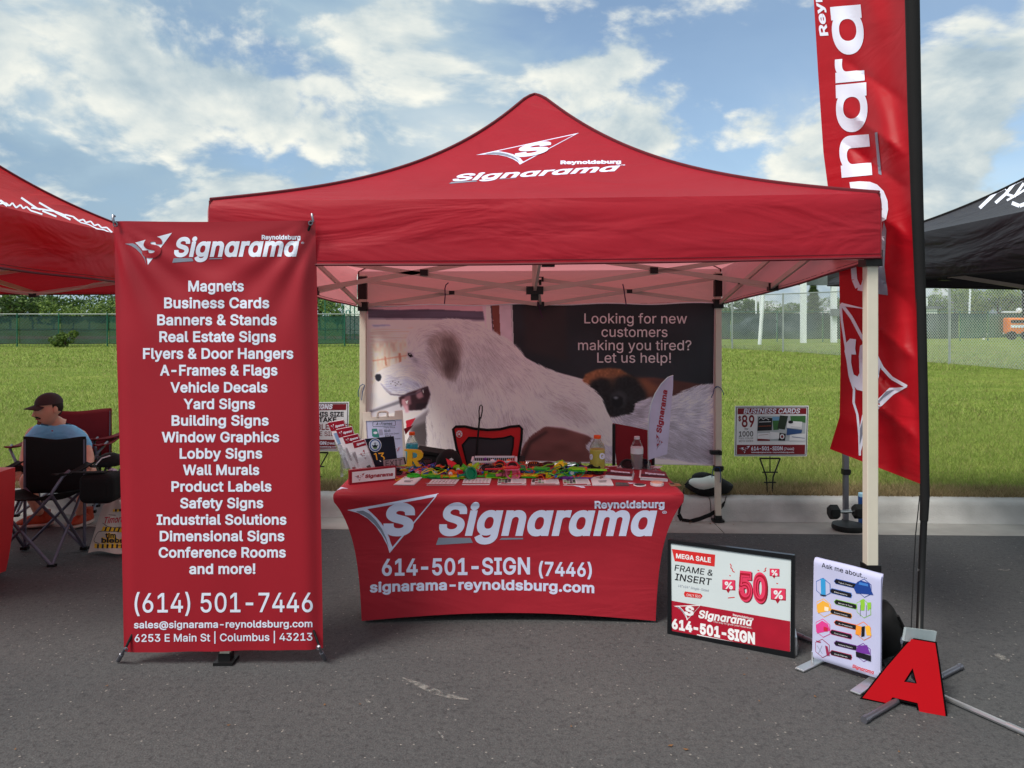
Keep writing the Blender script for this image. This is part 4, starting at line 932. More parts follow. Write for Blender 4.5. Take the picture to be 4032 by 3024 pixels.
def lic(nz_, ln_):
    acc = nz_.copy(); cnt = 1
    for sg in (1,-1):
        X = np.tile(np.arange(Wd, dtype=float), (Hd,1)); Y2 = np.tile(np.arange(Hd, dtype=float)[:,None], (1,Wd))
        for k in range(ln_):
            ix = np.clip(X.astype(int),0,Wd-1); iy = np.clip(Y2.astype(int),0,Hd-1); X = X+sg*fx_[iy,ix]; Y2 = Y2+sg*fy_[iy,ix]
            acc = acc+nz_[np.clip(Y2.astype(int),0,Hd-1), np.clip(X.astype(int),0,Wd-1)]; cnt += 1
    acc /= cnt; return (acc-acc.mean())/acc.std()
f1 = lic(dn.random(gx_.shape), 6); f2 = lic(blur(dn.random(gx_.shape), .9), 9); f3 = lic(blur(dn.random(gx_.shape), 4.5), 14)
bgimg = img0.copy(); fur_amt = .045*f1+.055*f2+.036*f3
mB = np.clip((blur(inside(body), 5)-.5)*3.2+.5+.35*f2*.8, 0, 1); mB = np.where(blur(inside(body), 9) > .04, mB, 0)
jaw = blur(inside([(330,600),(520,560),(560,735),(430,760),(340,720)]), 3); mB = mB*(1-jaw)+np.clip((blur(inside(body),1.2)-.5)*2+.5,0,1)*jaw
dog = np.zeros_like(img)+np.array((206,197,203.))
for poly, c, s_, a_ in shade:
    mk = np.clip(blur(inside(poly), s_*.9)*a_*(1+.22*f3), 0, 1); dog = dog*(1-mk[:,:,None])+np.array(c, float)*mk[:,:,None]
dog = dog*(1+fur_amt[:,:,None]*np.array((.9,1.,1.05))); img = bgimg*(1-mB[:,:,None])+dog*mB[:,:,None]
mT = np.clip((blur(inside(tailp), 5)-.5)*3.2+.5+.35*f2, 0, 1)*(1-mB)*(blur(inside(tailp), 9) > .04); tl = (np.zeros_like(img)+np.array((172,164,178.)))*(1+1.15*fur_amt[:,:,None])
for poly, c, s_, a_ in [([(1700,960),(1900,900),(2110,960),(2110,1100),(1750,1080)], (138,130,140), 22, .7), ([(1850,740),(2110,690),(2110,820),(1900,840)], (192,184,198), 20, .6), ([(1680,830),(1720,780),(1760,800),(1740,880)], (118,110,120), 10, .7)]:
    mk = blur(inside(poly), s_)*a_; tl = tl*(1-mk[:,:,None])+np.array(c, float)*mk[:,:,None]*(1+fur_amt[:,:,None])
img = img*(1-mT[:,:,None])+tl*mT[:,:,None]
# face of the white dog
lay([(470,765),(520,738),(560,724),(622,700),(636,745),(620,800),(590,832),(520,838),(494,800),(482,822)], (52,32,38), 1.5); lay([(486,775),(512,768),(520,800),(505,830),(486,800)], (168,118,126), 1.5); lay([(500,762),(530,750),(536,800),(515,812)], (120,80,88), 2); lay([(560,735),(585,715),(600,760),(575,772),(562,760)], (146,104,112), 2); lay([(505,788),(520,780),(514,804)], (224,214,204), .6); lay([(592,722),(600,718),(600,742)], (224,214,204), .6); lay([(560,800),(620,790),(612,822),(560,832)], (34,24,30), 2); lay([(500,812),(520,806),(524,846),(505,850)], (190,138,148), 2)
lay([(346,648),(356,636),(374,638),(382,652),(376,672),(364,680),(350,668)], (34,34,42), 1); lay([(512,512),(534,516),(550,536),(534,548),(518,536)], (110,98,110), 3, amt=.7); lay([(517,517),(534,522),(546,537),(532,543),(520,532)], (24,16,24), .8); lay([(527,523),(532,524),(531,528),(527,527)], (200,196,206), .4); lay([(395,722),(430,745),(500,750),(560,738),(622,705),(622,712),(562,747),(500,759),(430,753)], (70,58,72), 1.2, amt=.75); lay([(372,690),(395,722),(430,745),(436,740),(402,714),(382,688)], (120,112,128), 1.2, amt=.6); lay([(536,538),(560,545),(575,575),(556,570)], (130,122,136), 3, amt=.6)
for x, y in ((452,684),(462,690),(440,678),(470,680),(455,700),(482,694),(430,690)): lay([(x-2,y-2),(x+3,y-2),(x+3,y+3),(x-2,y+3)], (60,54,66), .3)
img *= 1+.05*(vnoise(60,60)+vnoise(20,20))[:,:,None]; img = np.clip(img, 0, 255)
zq = lambda x, y: (1200+x/1.3012, 1000+y/1.3012)
rt = root('backdrop_banner', 'wide photo banner of a white dog and a brown dog, hung between the rear legs', 'banner', P(2120,1830,6.34))
def DF(u, v):   # v from top
    x = lerp(1440,2812,u); yt = lerp(1206,1196,u)+3*math.sin(u*25)*math.exp(-v*9)-2; yb = lerp(1795,1832,u)+3*math.sin(u*3.14)
    p = P(x, lerp(yt,yb,v), 6.36); p.y += .010*math.sin(u*17+v*2)*math.exp(-v*2.5)+.012*math.sin(u*5+v*3)+.006*math.sin(u*31+v*5); return p
vs = [DF((i+.5)/Wd, (j+.5)/Hd) for j in range(Hd) for i in range(Wd)]; fs = [(j*Wd+i, (j+1)*Wd+i, (j+1)*Wd+i+1, j*Wd+i+1) for j in range(Hd-1) for i in range(Wd-1)]
me = bpy.data.meshes.new('photo_print'); base = BASE[rt.name]
me.from_pydata([tuple(p-base) for p in vs], [], fs); me.update()
c4 = np.ones((Hd*Wd, 4), np.float32); s_ = img.reshape(-1,3)/255; c4[:,:3] = np.where(s_ <= .04045, s_/12.92, ((s_+.055)/1.055)**2.4); PHOTO_GAIN = 1.75; c4[:,:3] = np.clip(c4[:,:3]*PHOTO_GAIN*np.array([.92,1.03,1.05]), 0, .92)
a = me.color_attributes.new('Col', 'FLOAT_COLOR', 'POINT'); a.data.foreach_set('color', c4.ravel()); me.materials.append(mat('photo_vinyl', (128,128,128), rough=.5, var=.0, attr='Col', trans=.04, spec=.35)); me.polygons.foreach_set('use_smooth', [True]*len(me.polygons))
o = bpy.data.objects.new('photo_print', me); COL.objects.link(o); o.parent = rt; BASE[o.name] = base
dmb = MB(); dmb.grid(lambda u, v: DF(u, v), 90, 30); pr = Print(dmb.bvh(), step=60, lift=.006); m_pk = mat('pinkish_white_print', (232,224,228), rough=.5)
for s, a, b, y in (('Looking for new',1432,1958,355),('customers',1520,1858,424),('making you tired?',1400,1980,492),('Let us help!',1498,1876,556)): pr.text(s, zq(a,y), zq(b,y+1), 50/1.3, m_pk, .004)
pr.build('lettering', rt)
mb = MB(); rim = [DF(u,0) for u in np.linspace(0,1,40)]+[DF(1,v) for v in np.linspace(.05,1,12)]+[DF(u,1) for u in np.linspace(1,0,40)]+[DF(0,v) for v in np.linspace(.95,.05,12)]
mb.path([p+Vector((0,.004,0)) for p in rim], .007, 5, closed=True); build('white_edge', mb, m_paper, rt)
m_cord = mat('blue_cord', (36,70,120), rough=.8); m_pcord = mat('purple_cord', (70,34,74), rough=.8)
def cord(pts, Y, m, lb, r=.0035): 
    p = [P(x,y,Y) for x, y in pts]; build('cord', MB().path(p, r, 5), m, smooth=True, label=lb, cat='cord', loc=p[0], group='cords tying up the dog banner')
cord([(1412,1562),(1410,1545),(1418,1520),(1428,1513),(1436,1516),(1427,1545),(1424,1576)],6.30,m_cord,'blue cord tied round the left rear leg of the red canopy')
cord([(2815,1524),(2826,1521),(2838,1528),(2846,1542),(2850,1556)],6.30,m_cord,'blue cord tied high on the right rear leg of the red canopy')
cord([(2800,1566),(2808,1550),(2812,1530),(2822,1524)],6.31,m_cord,'short blue cord end hanging left of the right rear leg')
cord([(2803,1880),(2806,1850),(2820,1838),(2834,1842),(2838,1868),(2836,1900)],6.30,m_cord,'blue cord tied low on the right rear leg of the red canopy')
cord([(1766,1113),(1756,1122),(1752,1136),(1753,1165),(1750,1197)],6.28,m_pcord,'dark cord hanging from the truss at the left of the dog banner',.005)
cord([(2452,1118),(2456,1135),(2460,1165),(2464,1190),(2466,1206)],6.28,m_pcord,'dark cord hanging from the truss at the right of the dog banner',.005)
cord([(2120,1182),(2116,1192),(2122,1202),(2128,1230),(2136,1252)],6.28,m_pcord,'thin cord hanging from the middle of the rear truss',.0035)
build('clamp', MB().box(P(2815,1781,6.29),(.075,.06,.03)).box(P(2833,1781,6.29),(.02,.08,.035)), m_blackpl, label='black clamp holding the dog banner to the right rear leg', cat='clamp', loc=P(2815,1781,6.29))

# ================================================================== FEATHER FLAG
fb = G(3590,2744); FB = Vector((1.755,3.27,gz(3.27)))
rt = root('feather_flag', 'tall red feather flag on a black pole at the right of the canopy', 'flag', FB)
# pole edge of the cloth by height, then the free edge blown back along the side of the tent
def pole_px(y): return np.interp(y, [-500,0,600,1200,1700,1960,2300,2740], [3545,3572,3584,3606,3618,3622,3606,3594])
PYd = 3.50
def pole_pt(y): return P(pole_px(y)+20, y, PYd if y < 2300 else lerp(PYd, 3.27, (y-2300)/440))
def free_px(y): return np.interp(y, [-500,0,300,600,800,1060,1400,1640,1765], [3150,3204,3222,3242,3268,3304,3310,3306,3268])
def FFl(u, v):                                    # u from the pole to the free edge; v from the top down
    y0 = -480+v*(1905+480); y1 = -480+v*(1768+480); yy_ = lerp(y0, y1, u); xx_ = lerp(pole_px(y0)+2, free_px(y1), u)
    Yf = 1.755/((free_px(y1)-CX)/F_PX)*.985; Y_ = lerp(PYd, Yf, u**.9)
    w = math.sin(math.pi*min(1,u*1.2))
    q = (yy_+u*260)/1.; cr = lambda c, wd, am: am*math.exp(-abs((q-c)/wd))
    Y_ += w*(cr(420,60,.06)-cr(620,70,.07)+cr(760,50,.05)-cr(950,60,.06)+cr(1220,50,.05)-cr(1420,60,.06)+cr(1610,30,.04)-cr(1730,40,.05))
    Y_ += w*(.035*math.sin(yy_/150.+u*5)+.022*math.sin(yy_/62.+u*9+1)+.03*math.sin(u*12+yy_/400.))*.8*min(1,(yy_+500)/900.+.3)
    return P(xx_, yy_, Y_)
m_flag = mat('flag_red_polyester', (184,16,32), rough=.5, var=.03, nscale=4, bump=.08, bscale=200, trans=.28, folds=.16)
mb = MB(); mb.grid(lambda u, v: FFl(1-u, 1-v), 60, 200); build('cloth', mb, m_flag, rt, smooth=60)
pr = Print(mb.bvh(), step=14, lift=.0025)
fz3 = lambda x, y: (3150+x/1.4422, y/1.4422)
# lettering reads from the bottom upwards: letter tops face left
L0 = (3425,560)
def vtext(s, y_bot, y_top, xb0, xb1, cap, m, bold=.03, shear=.0):
    pr.text(s, (xb0,y_bot), (xb1,y_top), cap, m, bold, shear, up=(-1.,.10))
for ch, yb_, yt_, xb0, xb1, cp in (('\u0251',210,18,3410,3392,168),('r',318,225,3408,3406,150),('\u0251',515,325,3420,3414,160),('n',690,528,3438,3425,158),('m',-20,-260,3396,3380,150),('\u0251',-280,-420,3378,3370,150)):
    v0, f0 = text2d(ch, .022); h_ = v0[:,1].max()/CAP; pr.text(ch, (xb0-8,yb_), (xb1-8,yt_), (118 if ch != 'r' else 112)/h_*.98, m_white, .022, up=(-1.,.09))
pr.poly([fz3(427,752),fz3(442,750),fz3(466,995),fz3(448,988)], m_greyp)
pr.text('Reyn', (3262,140), (3232,-30), 30, m_white, .03, up=(-1.,.05)); pr.text('oldsburg', (3230,-45), (3200,-400), 30, m_white, .03, up=(-1.,.05))
gpts = [fz3(*p) for p in ((283,1035),(340,1030),(400,1033),(440,1048),(478,1085),(500,1140),(503,1190),(492,1245),(468,1258),(455,1225),(470,1190),(462,1150),(440,1112),(400,1090),(340,1082),(290,1080))]; pr.poly(gpts, m_white)
fz5 = lambda x, y: (3100+x/1.8433, 1100+y/1.8433)
pr.line([(3478,930),(3470,990),(3462,1060)], 18, m_white); pr.poly([(3482,870),(3492,905),(3484,1050),(3497,1164),(3458,1158),(3456,1060),(3466,960)], m_greyp)
pr.line([(3362,1050),(3366,1100),(3380,1132),(3400,1136),(3410,1100),(3412,1050)], 22, m_white)
pr.line([fz5(392,175),fz5(470,280),fz5(550,430),fz5(640,540),fz5(690,640),fz5(760,715),fz5(870,778)], 13, m_white)
pr.line([fz5(388,170),fz5(398,300),fz5(425,480),fz5(455,700),fz5(487,800),fz5(483,895),fz5(510,980),fz5(525,1120),fz5(530,1278)], 9, m_white)
pr.poly([fz5(530,1280),fz5(518,1130),fz5(545,985),fz5(640,890),fz5(740,790),fz5(878,778),fz5(770,840),fz5(660,945),fz5(575,1100)], m_white)
pr.poly([fz5(530,1200),fz5(533,1080),fz5(565,975),fz5(640,910),fz5(720,815),fz5(790,800),fz5(700,860),fz5(640,925),fz5(570,1050)], m_greyp, 2)
pr.poly([fz5(505,435),fz5(460,430),fz5(432,460),fz5(420,520),fz5(445,640),fz5(460,740),fz5(510,800),fz5(560,815),fz5(640,800),fz5(668,700),fz5(685,600),fz5(650,545),fz5(580,460),fz5(535,480),fz5(525,560),fz5(530,680),fz5(515,705),fz5(485,690),fz5(468,600),fz5(470,545),fz5(505,545),fz5(498,500)], m_white, 2)
pr.build('print', rt)
mb = MB(); mb.path([pole_pt(y) for y in (-700,-480,0,400,800,1200,1600,1955,2050)], [.032,.032,.031,.029,.026,.0215,.0205,.0200,.018], 10); build('pole_sleeve', mb, m_blackfab, rt, smooth=True)
mb = MB(); mb.path([pole_pt(y) for y in (2040,2200,2400,2560)]+[FB+Vector((0,0,.10))], .0150, 10); build('pole', mb, m_blackpl, rt, smooth=True)
build('sleeve_clip', MB().box(pole_pt(2243)-Vector((.016,.01,0)),(.01,.012,.012)), m_alu, rt); build('tie_cord', MB().path([P(3622,1950,3.47),P(3606,2100,3.47),P(3598,2240,3.45),P(3586,2520,3.36)], .0025, 5), m_blackpl, rt)
mb = MB(); p0 = P(3628,1790,3.56)
mb.add([P(3630,1790,3.60),P(3642,1830,3.62),P(3645,1965,3.62),P(3632,1905,3.60)], [(0,1,2,3)]); build('cloth_tab', mb, m_flag, rt)
for tip in (Vector((1.378,2.985,0)), Vector((2.05,3.48,0)), Vector((2.075,2.62,0)), Vector((1.44,3.86,0))):
    tip.z = gz(tip.y)+.014; c0 = FB+Vector((0,0,.016)); d = tip-c0; a_ = build('base_arm', MB().path([c0, c0+d*.55], .011, 8), m_steel if tip.y > 2.7 else m_alu, rt, smooth=True); build('arm_tube', MB().path([c0+d*.5, c0+d*.93], .0125, 10), m_steel if tip.y > 2.7 else m_alu, a_, smooth=True); build('rubber_end', MB().path([c0+d*.93, tip], .0145, 10), m_steel, a_, smooth=True)
bevel(build('socket', MB().box(FB+Vector((0,0,.11)),(.06,.06,.14)), m_steel, rt), .006)
build('socket_plate', MB().beam(P(3560,2496,3.24),P(3680,2510,3.30),.012,.055), mat('clear_plastic', (186,200,206), rough=.2, alpha=.55), rt)
# big red letter A leaning on the flag pole
za = lambda x, y: (2600+x/1.5447, 2050+y/1.5447)
LA = [Vector((1.468,3.185,gz(3.185)+.004)), Vector((1.733,3.045,gz(3.045)+.004))]; tA = P(3640,2524,3.225)
nA = (LA[1]-LA[0]).cross(tA-LA[0]).normalized(); nA = nA if nA.y < 0 else -nA
def onp(p, o, nn):
    d = Vector(((p[0]-CX)/F_PX, 1, -(p[1]-HY)/F_PX)); c0 = Vector((0,0,ZC)); return c0+d*((o-c0).dot(nn)/d.dot(nn))
outer = [za(1525,720),za(1672,745),za(1690,860),za(1735,1190),za(1575,1162),za(1565,1110),za(1412,1075),za(1385,1112),za(1230,1078),za(1370,900)]
hole = [za(1535,898),za(1560,992),za(1482,980)]
def ringpoly(o_, h_):  # bridge the counter into one outline
    i = 6; return o_[:i+1]+[h_[2], h_[0], h_[1], h_[2]]+o_[i:]
rt = root('letter_a', 'big red letter A with black sides leaning on the flag pole', 'letter', LA[0])
from mathutils.geometry import tessellate_polygon
pts3 = [onp(p, LA[0], nA) for p in outer]; hol3 = [onp(p, LA[0], nA) for p in hole]; allp = pts3+hol3; tri = [tuple(t) for t in tessellate_polygon([pts3, hol3])]
tri = [t if (allp[t[1]]-allp[t[0]]).cross(allp[t[2]]-allp[t[0]]).dot(nA) > 0 else (t[2],t[1],t[0]) for t in tri]
m_Ared = mat('glossy_red_acrylic', (150,3,16), rough=.55, var=.02, spec=.04)
cA = sum(pts3, Vector())/len(pts3)
mb = MB(); mb.add([p+nA*.0015 for p in allp], tri); no_, nh_ = len(pts3), 3
mb.add([p+nA*.0015 for p in allp]+[p-nA*.004 for p in allp], [(i, i+no_+nh_, (i+1) % no_+no_+nh_, (i+1) % no_) for i in range(no_)]+[(no_+i, no_+(i+1) % nh_, no_+(i+1) % nh_+no_+nh_, no_+i+no_+nh_) for i in range(nh_)])
build('face', mb, m_Ared, rt)
def offs(pl, c, d): 
    k = len(pl); o_ = []
    for i, p in enumerate(pl):
        a = (pl[i]-pl[i-1]).normalized(); b = (pl[(i+1) % k]-pl[i]).normalized(); na = a.cross(nA); nb_ = b.cross(nA); q = (na+nb_); q = q.normalized()*min(2., 1/max(.4, q.normalized().dot(na))); o_.append(p+q*d)
    return o_
sgn = 1 if (offs(pts3, cA, .01)[8]-cA).length > (pts3[8]-cA).length else -1
big = offs(pts3, cA, sgn*.007); hs = [lerp(sum(hol3,Vector())/3, p, .80) for p in hol3]
mb = MB(); allb = big+hs; tri2 = [tuple(t) for t in tessellate_polygon([big, hs])]; B_ = no_+nh_; bk = nA*-.030; f0 = nA*-.004
mb.add([p+f0 for p in allb], tri2); mb.add([p+bk for p in allb], tri2)
mb.add([p+f0 for p in allb]+[p+bk for p in allb], [(i, i+B_, (i+1) % no_+B_, (i+1) % no_) for i in range(no_)]+[(no_+i, no_+(i+1) % nh_, no_+(i+1) % nh_+B_, no_+i+B_) for i in range(nh_)])
build('return', mb, mat('matt_black_edge', (6,6,7), rough=.8, spec=.05), rt)

# ================================================================== FRAMED SALE POSTER
def ground_quad(TL, TR, BR, BL, h0=0.):
    a = G(*BL, h0); b = G(*BR, h0); c = P(*TL, a.y); d = P(*TR, b.y); return c, d, b, a
zp = za
q = ground_quad(zp(45,115), zp(818,212), zp(815,840), zp(42,688))
rt = root('framed_poster', 'black framed sale poster standing on the asphalt right of the table', 'poster frame', q[3])
nq = (q[1]-q[3]).cross(q[0]-q[3]).normalized(); nq = nq if nq.y < 0 else -nq
inn = [P(*zp(62,138),1), P(*zp(795,238),1), P(*zp(790,800),1), P(*zp(68,672),1)]; inn = [onp(pix(p), q[3], nq) for p in inn]
for i in range(4):
    j = (i+1) % 4; a, b, c, d = q[i], q[j], inn[j], inn[i]; o_ = build('frame_rail', MB().prism([a, b, c, d], -nq*.022), mat('black_frame', (18,20,24), rough=.28, var=.02, coat=.2), rt); bevel(o_, .003)
build('sheet', MB().prism([lerp(p, sum(inn,Vector())/4, -.01)-nq*.006 for p in inn], -nq*.006), mat('poster_white', (204,214,218), rough=.35, var=.02, coat=.3), rt)
pb = plane_bvh([p-nq*.006 for p in inn]); pr = Print(pb, lift=.0007)
m_pr = mat('poster_red', (166,22,46), rough=.35, coat=.3); m_pr2 = mat('tag_red', (206,44,44), rough=.35); m_pk2 = mat('poster_pink', (222,60,96), rough=.35); m_pw = mat('poster_type_white', (232,232,236), rough=.35); m_pd = mat('poster_dark_red', (110,20,36), rough=.4)
pr.poly([zp(66,486),zp(790,612),zp(789,803),zp(68,674)], m_pr)
pr.poly([zp(70,172),zp(334,207),zp(330,279),zp(88,246)], m_pr2); pr.text('MEGA SALE', zp(96,226), zp(308,254), 26/1.54, m_pw, .03, layer=2, cap1=28/1.54)
pr.text('FRAME &', zp(86,303), zp(318,336), 36/1.54, m_darkp, .008, .15); pr.text('INSERT', zp(88,360), zp(314,394), 40/1.54, m_darkp, .012, .15)
pr.text('18"x24" Single-Sided', zp(108,402), zp(295,433), 14/1.54, m_greyp, .0, .15)
pr.poly([zp(150,430),zp(246,444),zp(257,458),zp(246,474),zp(150,462),zp(143,446)], m_pr2); pr.text('ONLY $30', zp(160,458), zp(244,469), 15/1.54, m_pw, 0., layer=2)
for o_, m_, ly, bo in (((6,6),m_pd,1,.06),((0,0),m_pk2,2,.06),((0,0),m_pr,3,.015)):
    pr.text('50', zp(476+o_[0],470+o_[1]), zp(650+o_[0],488+o_[1]), 150/1.54, m_, bo, layer=ly)
pr.text('50', zp(486,462), zp(640,480), 135/1.54, m_pk2, -.008, layer=4)
for (x, y, s) in ((417,395,40),(695,318,30),(718,452,46)):
    pr.poly([zp(x-s,y-s*.9),zp(x+s,y-s*.8),zp(x+s,y+s*.75),zp(x+s*.2,y+s*.7),zp(x-s*.1,y+s*1.15),zp(x-s*.4,y+s*.68),zp(x-s,y+s*.6)], m_pr, 1); pr.poly([zp(x-s*1.0,y-s*.92),zp(x+s*.9,y-s*.85),zp(x+s*.9,y+s*.6),zp(x-s*.9,y+s*.5)], m_pk2, 2)
    pr.text('%', zp(x-s*.62,y+s*.42), zp(x+s*.6,y+s*.50), s*1.0/1.54, m_pw, .03, layer=3)
for pts in (((425,262),(432,275),(428,285),(440,296),(438,305),(452,314)),((645,286),(636,296),(642,304),(628,310)),((412,470),(432,468),(452,466)),((592,300),(602,306)),((420,332),(428,336)),((706,380),(716,384))): pr.line([zp(*p) for p in pts], 3.5, m_pr2)
emblem(pr, [zp(82,518), zp(248,512), zp(162,606)], m_pw, m_pr, m_greyp, layer=2)
logotype(pr, zp(232,588), zp(560,640), 44/1.54, m_pw, None, bars=False, layer=2); pr.text('Reynoldsburg', zp(442,578), zp(566,602), 12/1.54, m_pw, .02, layer=2); pr.text('The way to grow your business.', zp(322,618), zp(558,658), 11/1.54, m_pw, 0, layer=2)
pr.text('614-501-SIGN', zp(70,652), zp(576,748), 54/1.54, m_pw, .045, layer=2, cap1=62/1.54); pr.poly([zp(222,690),zp(580,763),zp(578,768),zp(224,696)], m_pw, 2)
pr.build('print', rt)
bR = q[2]; build('easel_foot', MB().prism([bR-nq*.03+Vector((0,0,.004)), bR-nq*.03+Vector((.045,.10,.004)), bR-nq*.03+Vector((.03,.10,.09)), bR-nq*.03+Vector((0,0,.09))], (.008,0,0)), m_alu, rt)

# ================================================================== SMALL WHITE BANNER STAND
q = [P(3203,2197,3.53), P(3467,2266,3.305), P(3464,2677,3.305), P(3196,2592,3.53)]
nq = (q[1]-q[3]).cross(q[0]-q[3]).normalized(); nq = nq if nq.y < 0 else -nq
rt = root('tabletop_banner_stand', 'small white "Ask me about" banner stand with two flat aluminium feet', 'banner stand', Vector((q[3].x,q[3].y,gz(3.5))))
def AF(u, v): p = lerp(lerp(q[3],q[2],u), lerp(q[0],q[1],u), v); p += nq*(.003*math.sin(u*6)*math.sin(v*7)-.012*max(0,(v-.955)/.045)**2-.008*max(0,(.03-v)/.03)**2-.006*math.exp(-((1-u)/.03)**2)-.004*math.exp(-(u/.03)**2)); p.z += .004*math.sin(u*3.1)*v; return p
m_ask = mat('white_soft_banner', (186,188,222), rough=.7, var=.03, sheen=.2)
mb = MB(); mb.grid(AF, 24, 40); mb.grid(lambda u, v: AF(1-u, v)-nq*.012, 8, 8); o_ = build('banner', mb, m_ask, rt, smooth=60)
mbf = MB(); mbf.grid(AF, 24, 40); pr = Print(mbf.bvh(), step=25, lift=.0009); aq = lambda x, y: (3160+x/3.0175, 2150+y/3.0175)
C3 = lambda n_, c: mat(n_, c, rough=.6, var=.05)
pr.text('Ask me about...', aq(228,250), aq(762,388), 52/3, m_darkp, .008)
def tab(x, y, w, col, flip, txt):
    h = 50; sl = .23
    m_ = C3('tab_'+txt.split()[0].lower(), col); pr.poly([aq(x-8,y-2),aq(x+18,y-h*.5-6),aq(x+w+6,y-h*.5+w*sl-6),aq(x+w+16,y+w*sl),aq(x+w+4,y+h*.5+w*sl+8),aq(x+14,y+h*.5+6)], m_, 1)
    pr.poly([aq(x,y),aq(x+20,y-h*.5),aq(x+w,y-h*.5+w*sl),aq(x+w+10,y+w*sl),aq(x+w-2,y+h*.5+w*sl),aq(x+16,y+h*.5)], m_darkp, 2); pr.text(txt, aq(x+50,y+20), aq(x+w-40,y+16+(w-60)*sl), 13/3, m_pw, .0, layer=3)
cc = [((60,110,190),'Retractors'),((40,90,180),'Table Covers'),((226,150,50),'Event Tents'),((130,190,60),'Banners & Flags'),((200,50,120),'Floor Graphics'),((226,100,40),'A-Frames'),((170,40,80),'Stands & Banners'),((110,50,140),'Hanging Displays')]
for i, y in enumerate((415,660,905,1150)):
    tab(380,y+2,255,cc[2*i+1][0],False,cc[2*i+1][1]); tab(330,y+115,245,cc[2*i][0],True,cc[2*i][1])
def hexa(cx_, cy_, r, m_, ly=1): pr.poly([aq(cx_+r*math.cos(a+.5), cy_+r*1.15*math.sin(a+.5)+.22*r*math.cos(a+.5)) for a in np.arange(0,6.28,1.0472)], m_, ly)
for i, (cx_, cy_, col, kind) in enumerate(((248,490,(40,90,170),'r'),(735,500,(20,60,140),'t'),(255,735,(232,170,60),'f'),(730,745,(140,196,60),'g'),(245,975,(214,60,140),'f'),(728,1010,(236,120,40),'a'),(238,1215,(150,40,80),'x'),(725,1265,(110,50,150),'h'))):
    m_ = C3('item_%d' % i, col); hexa(cx_, cy_, 98, m_, 1); hexa(cx_, cy_, 90, m_ask, 2)
    if kind == 'r': pr.poly([aq(218,380),aq(275,395),aq(278,580),aq(222,572)], C3('sky_item',(50,150,210)), 3); pr.poly([aq(212,572),aq(280,582),aq(280,592),aq(214,584)], m_darkp, 4)
    elif kind == 't': pr.poly([aq(640,440),aq(690,405),aq(800,440),aq(815,520),aq(845,580),aq(640,560),aq(612,500)], m_, 3); pr.poly([aq(680,425),aq(780,450),aq(785,480),aq(670,455)], C3('blue_item',(60,120,200)), 4)
    elif kind == 'f': pr.poly([aq(cx_-80,cy_-40),aq(cx_-10,cy_-90),aq(cx_+60,cy_-50),aq(cx_+85,cy_+30),aq(cx_-10,cy_+50),aq(cx_-70,cy_+60)], m_, 3); pr.poly([aq(cx_+10,cy_-20),aq(cx_+60,cy_-5),aq(cx_+55,cy_+40),aq(cx_+10,cy_+30)], C3('red_item_%d' % i,(190,30,60) if i == 4 else (240,225,200)), 4)
    elif kind == 'g':
        for dx in (0,80): pr.poly([aq(690+dx,640+dx*.4),aq(735+dx,625+dx*.5),aq(745+dx*.9,690+dx*.5),aq(738+dx*.6,765),aq(695+dx,765)], m_, 3); pr.line([aq(692+dx*.9,700),aq(688+dx*.9,828)], 1.2, m_darkp, 4)
    elif kind == 'a': pr.poly([aq(640,935),aq(705,955),aq(695,1065),aq(630,1045)], C3('orange_item',(240,150,50)), 3); pr.poly([aq(745,950),aq(800,945),aq(822,1065),aq(765,1060)], C3('amber_item',(240,180,60)), 3); pr.poly([aq(705,955),aq(745,950),aq(740,1070),aq(700,1080)], m_darkp, 3)
    elif kind == 'x': pr.poly([aq(165,1120),aq(225,1135),aq(215,1150),aq(170,1140)], m_, 3); pr.line([aq(175,1180),aq(240,1280)], 1.5, m_greyp, 3); pr.line([aq(235,1180),aq(190,1280)], 1.5, m_greyp, 3); pr.poly([aq(270,1180),aq(300,1190),aq(325,1300),aq(290,1300)], m_, 3)
    elif kind == 'h': pr.poly([aq(655,1180),aq(770,1175),aq(810,1290),aq(640,1260)], m_, 3); pr.poly([aq(635,1250),aq(818,1300),aq(815,1370),aq(640,1310)], m_darkp, 4)
pr.text(LOGO, aq(592,1440), aq(850,1520), 36/3, m_pr2, .03, .2); pr.text('the way to grow', aq(680,1478), aq(845,1532), 10/3, m_pr2, 0)
pr.build('print', rt)
for (x, y, ux) in ((3147,2638,q[3]),(3367,2728,q[2])):
    a = G(x, y, .008); b = Vector((ux.x+(ux.x-a.x)*.8, ux.y+(ux.y-a.y)*.8, gz(ux.y)+.008))
    if x < 3200: b = lerp(a, G(3262,2583,.008), 1.)
    else: b = lerp(a, G(3492,2640,.008), 1.)
    a.z = gz(a.y)+.008; b.z = gz(b.y)+.008; o_ = build('foot', MB().beam(a, b, .045, .009), m_alu, rt); bevel(o_, .003)
for p in (q[3], q[2]): build('post', MB().tube(Vector((p.x,p.y,gz(p.y)+.01))-nq*.006, Vector((p.x,p.y,p.z+.03))-nq*.006, .006), m_alu, rt)
# round black bag behind it
c = P(3472,2540,3.62); c.z = gz(3.62)+.13
mb = MB(); mb.ball(c, (.085,.10,.135), 20, fn=lambda p,u: p+Vector((.006*math.sin(u.z*9),0,.006*math.sin(u.x*8)))); mb.path([c+Vector((.03,-.09,.10)), c+Vector((.075,-.06,.03)), c+Vector((.07,-.07,-.06)), c+Vector((.02,-.10,-.10))], .007, 6)
rb = root('backpack', 'rounded black bag standing behind the small white banner stand', 'bag', (c.x,c.y,gz(3.62))); build('bag', mb, m_blackfab, rb, smooth=True); build('logo_patch', MB().ball(c+Vector((.055,-.078,-.02)), (.008,.003,.018), 8), m_greyp, rb)

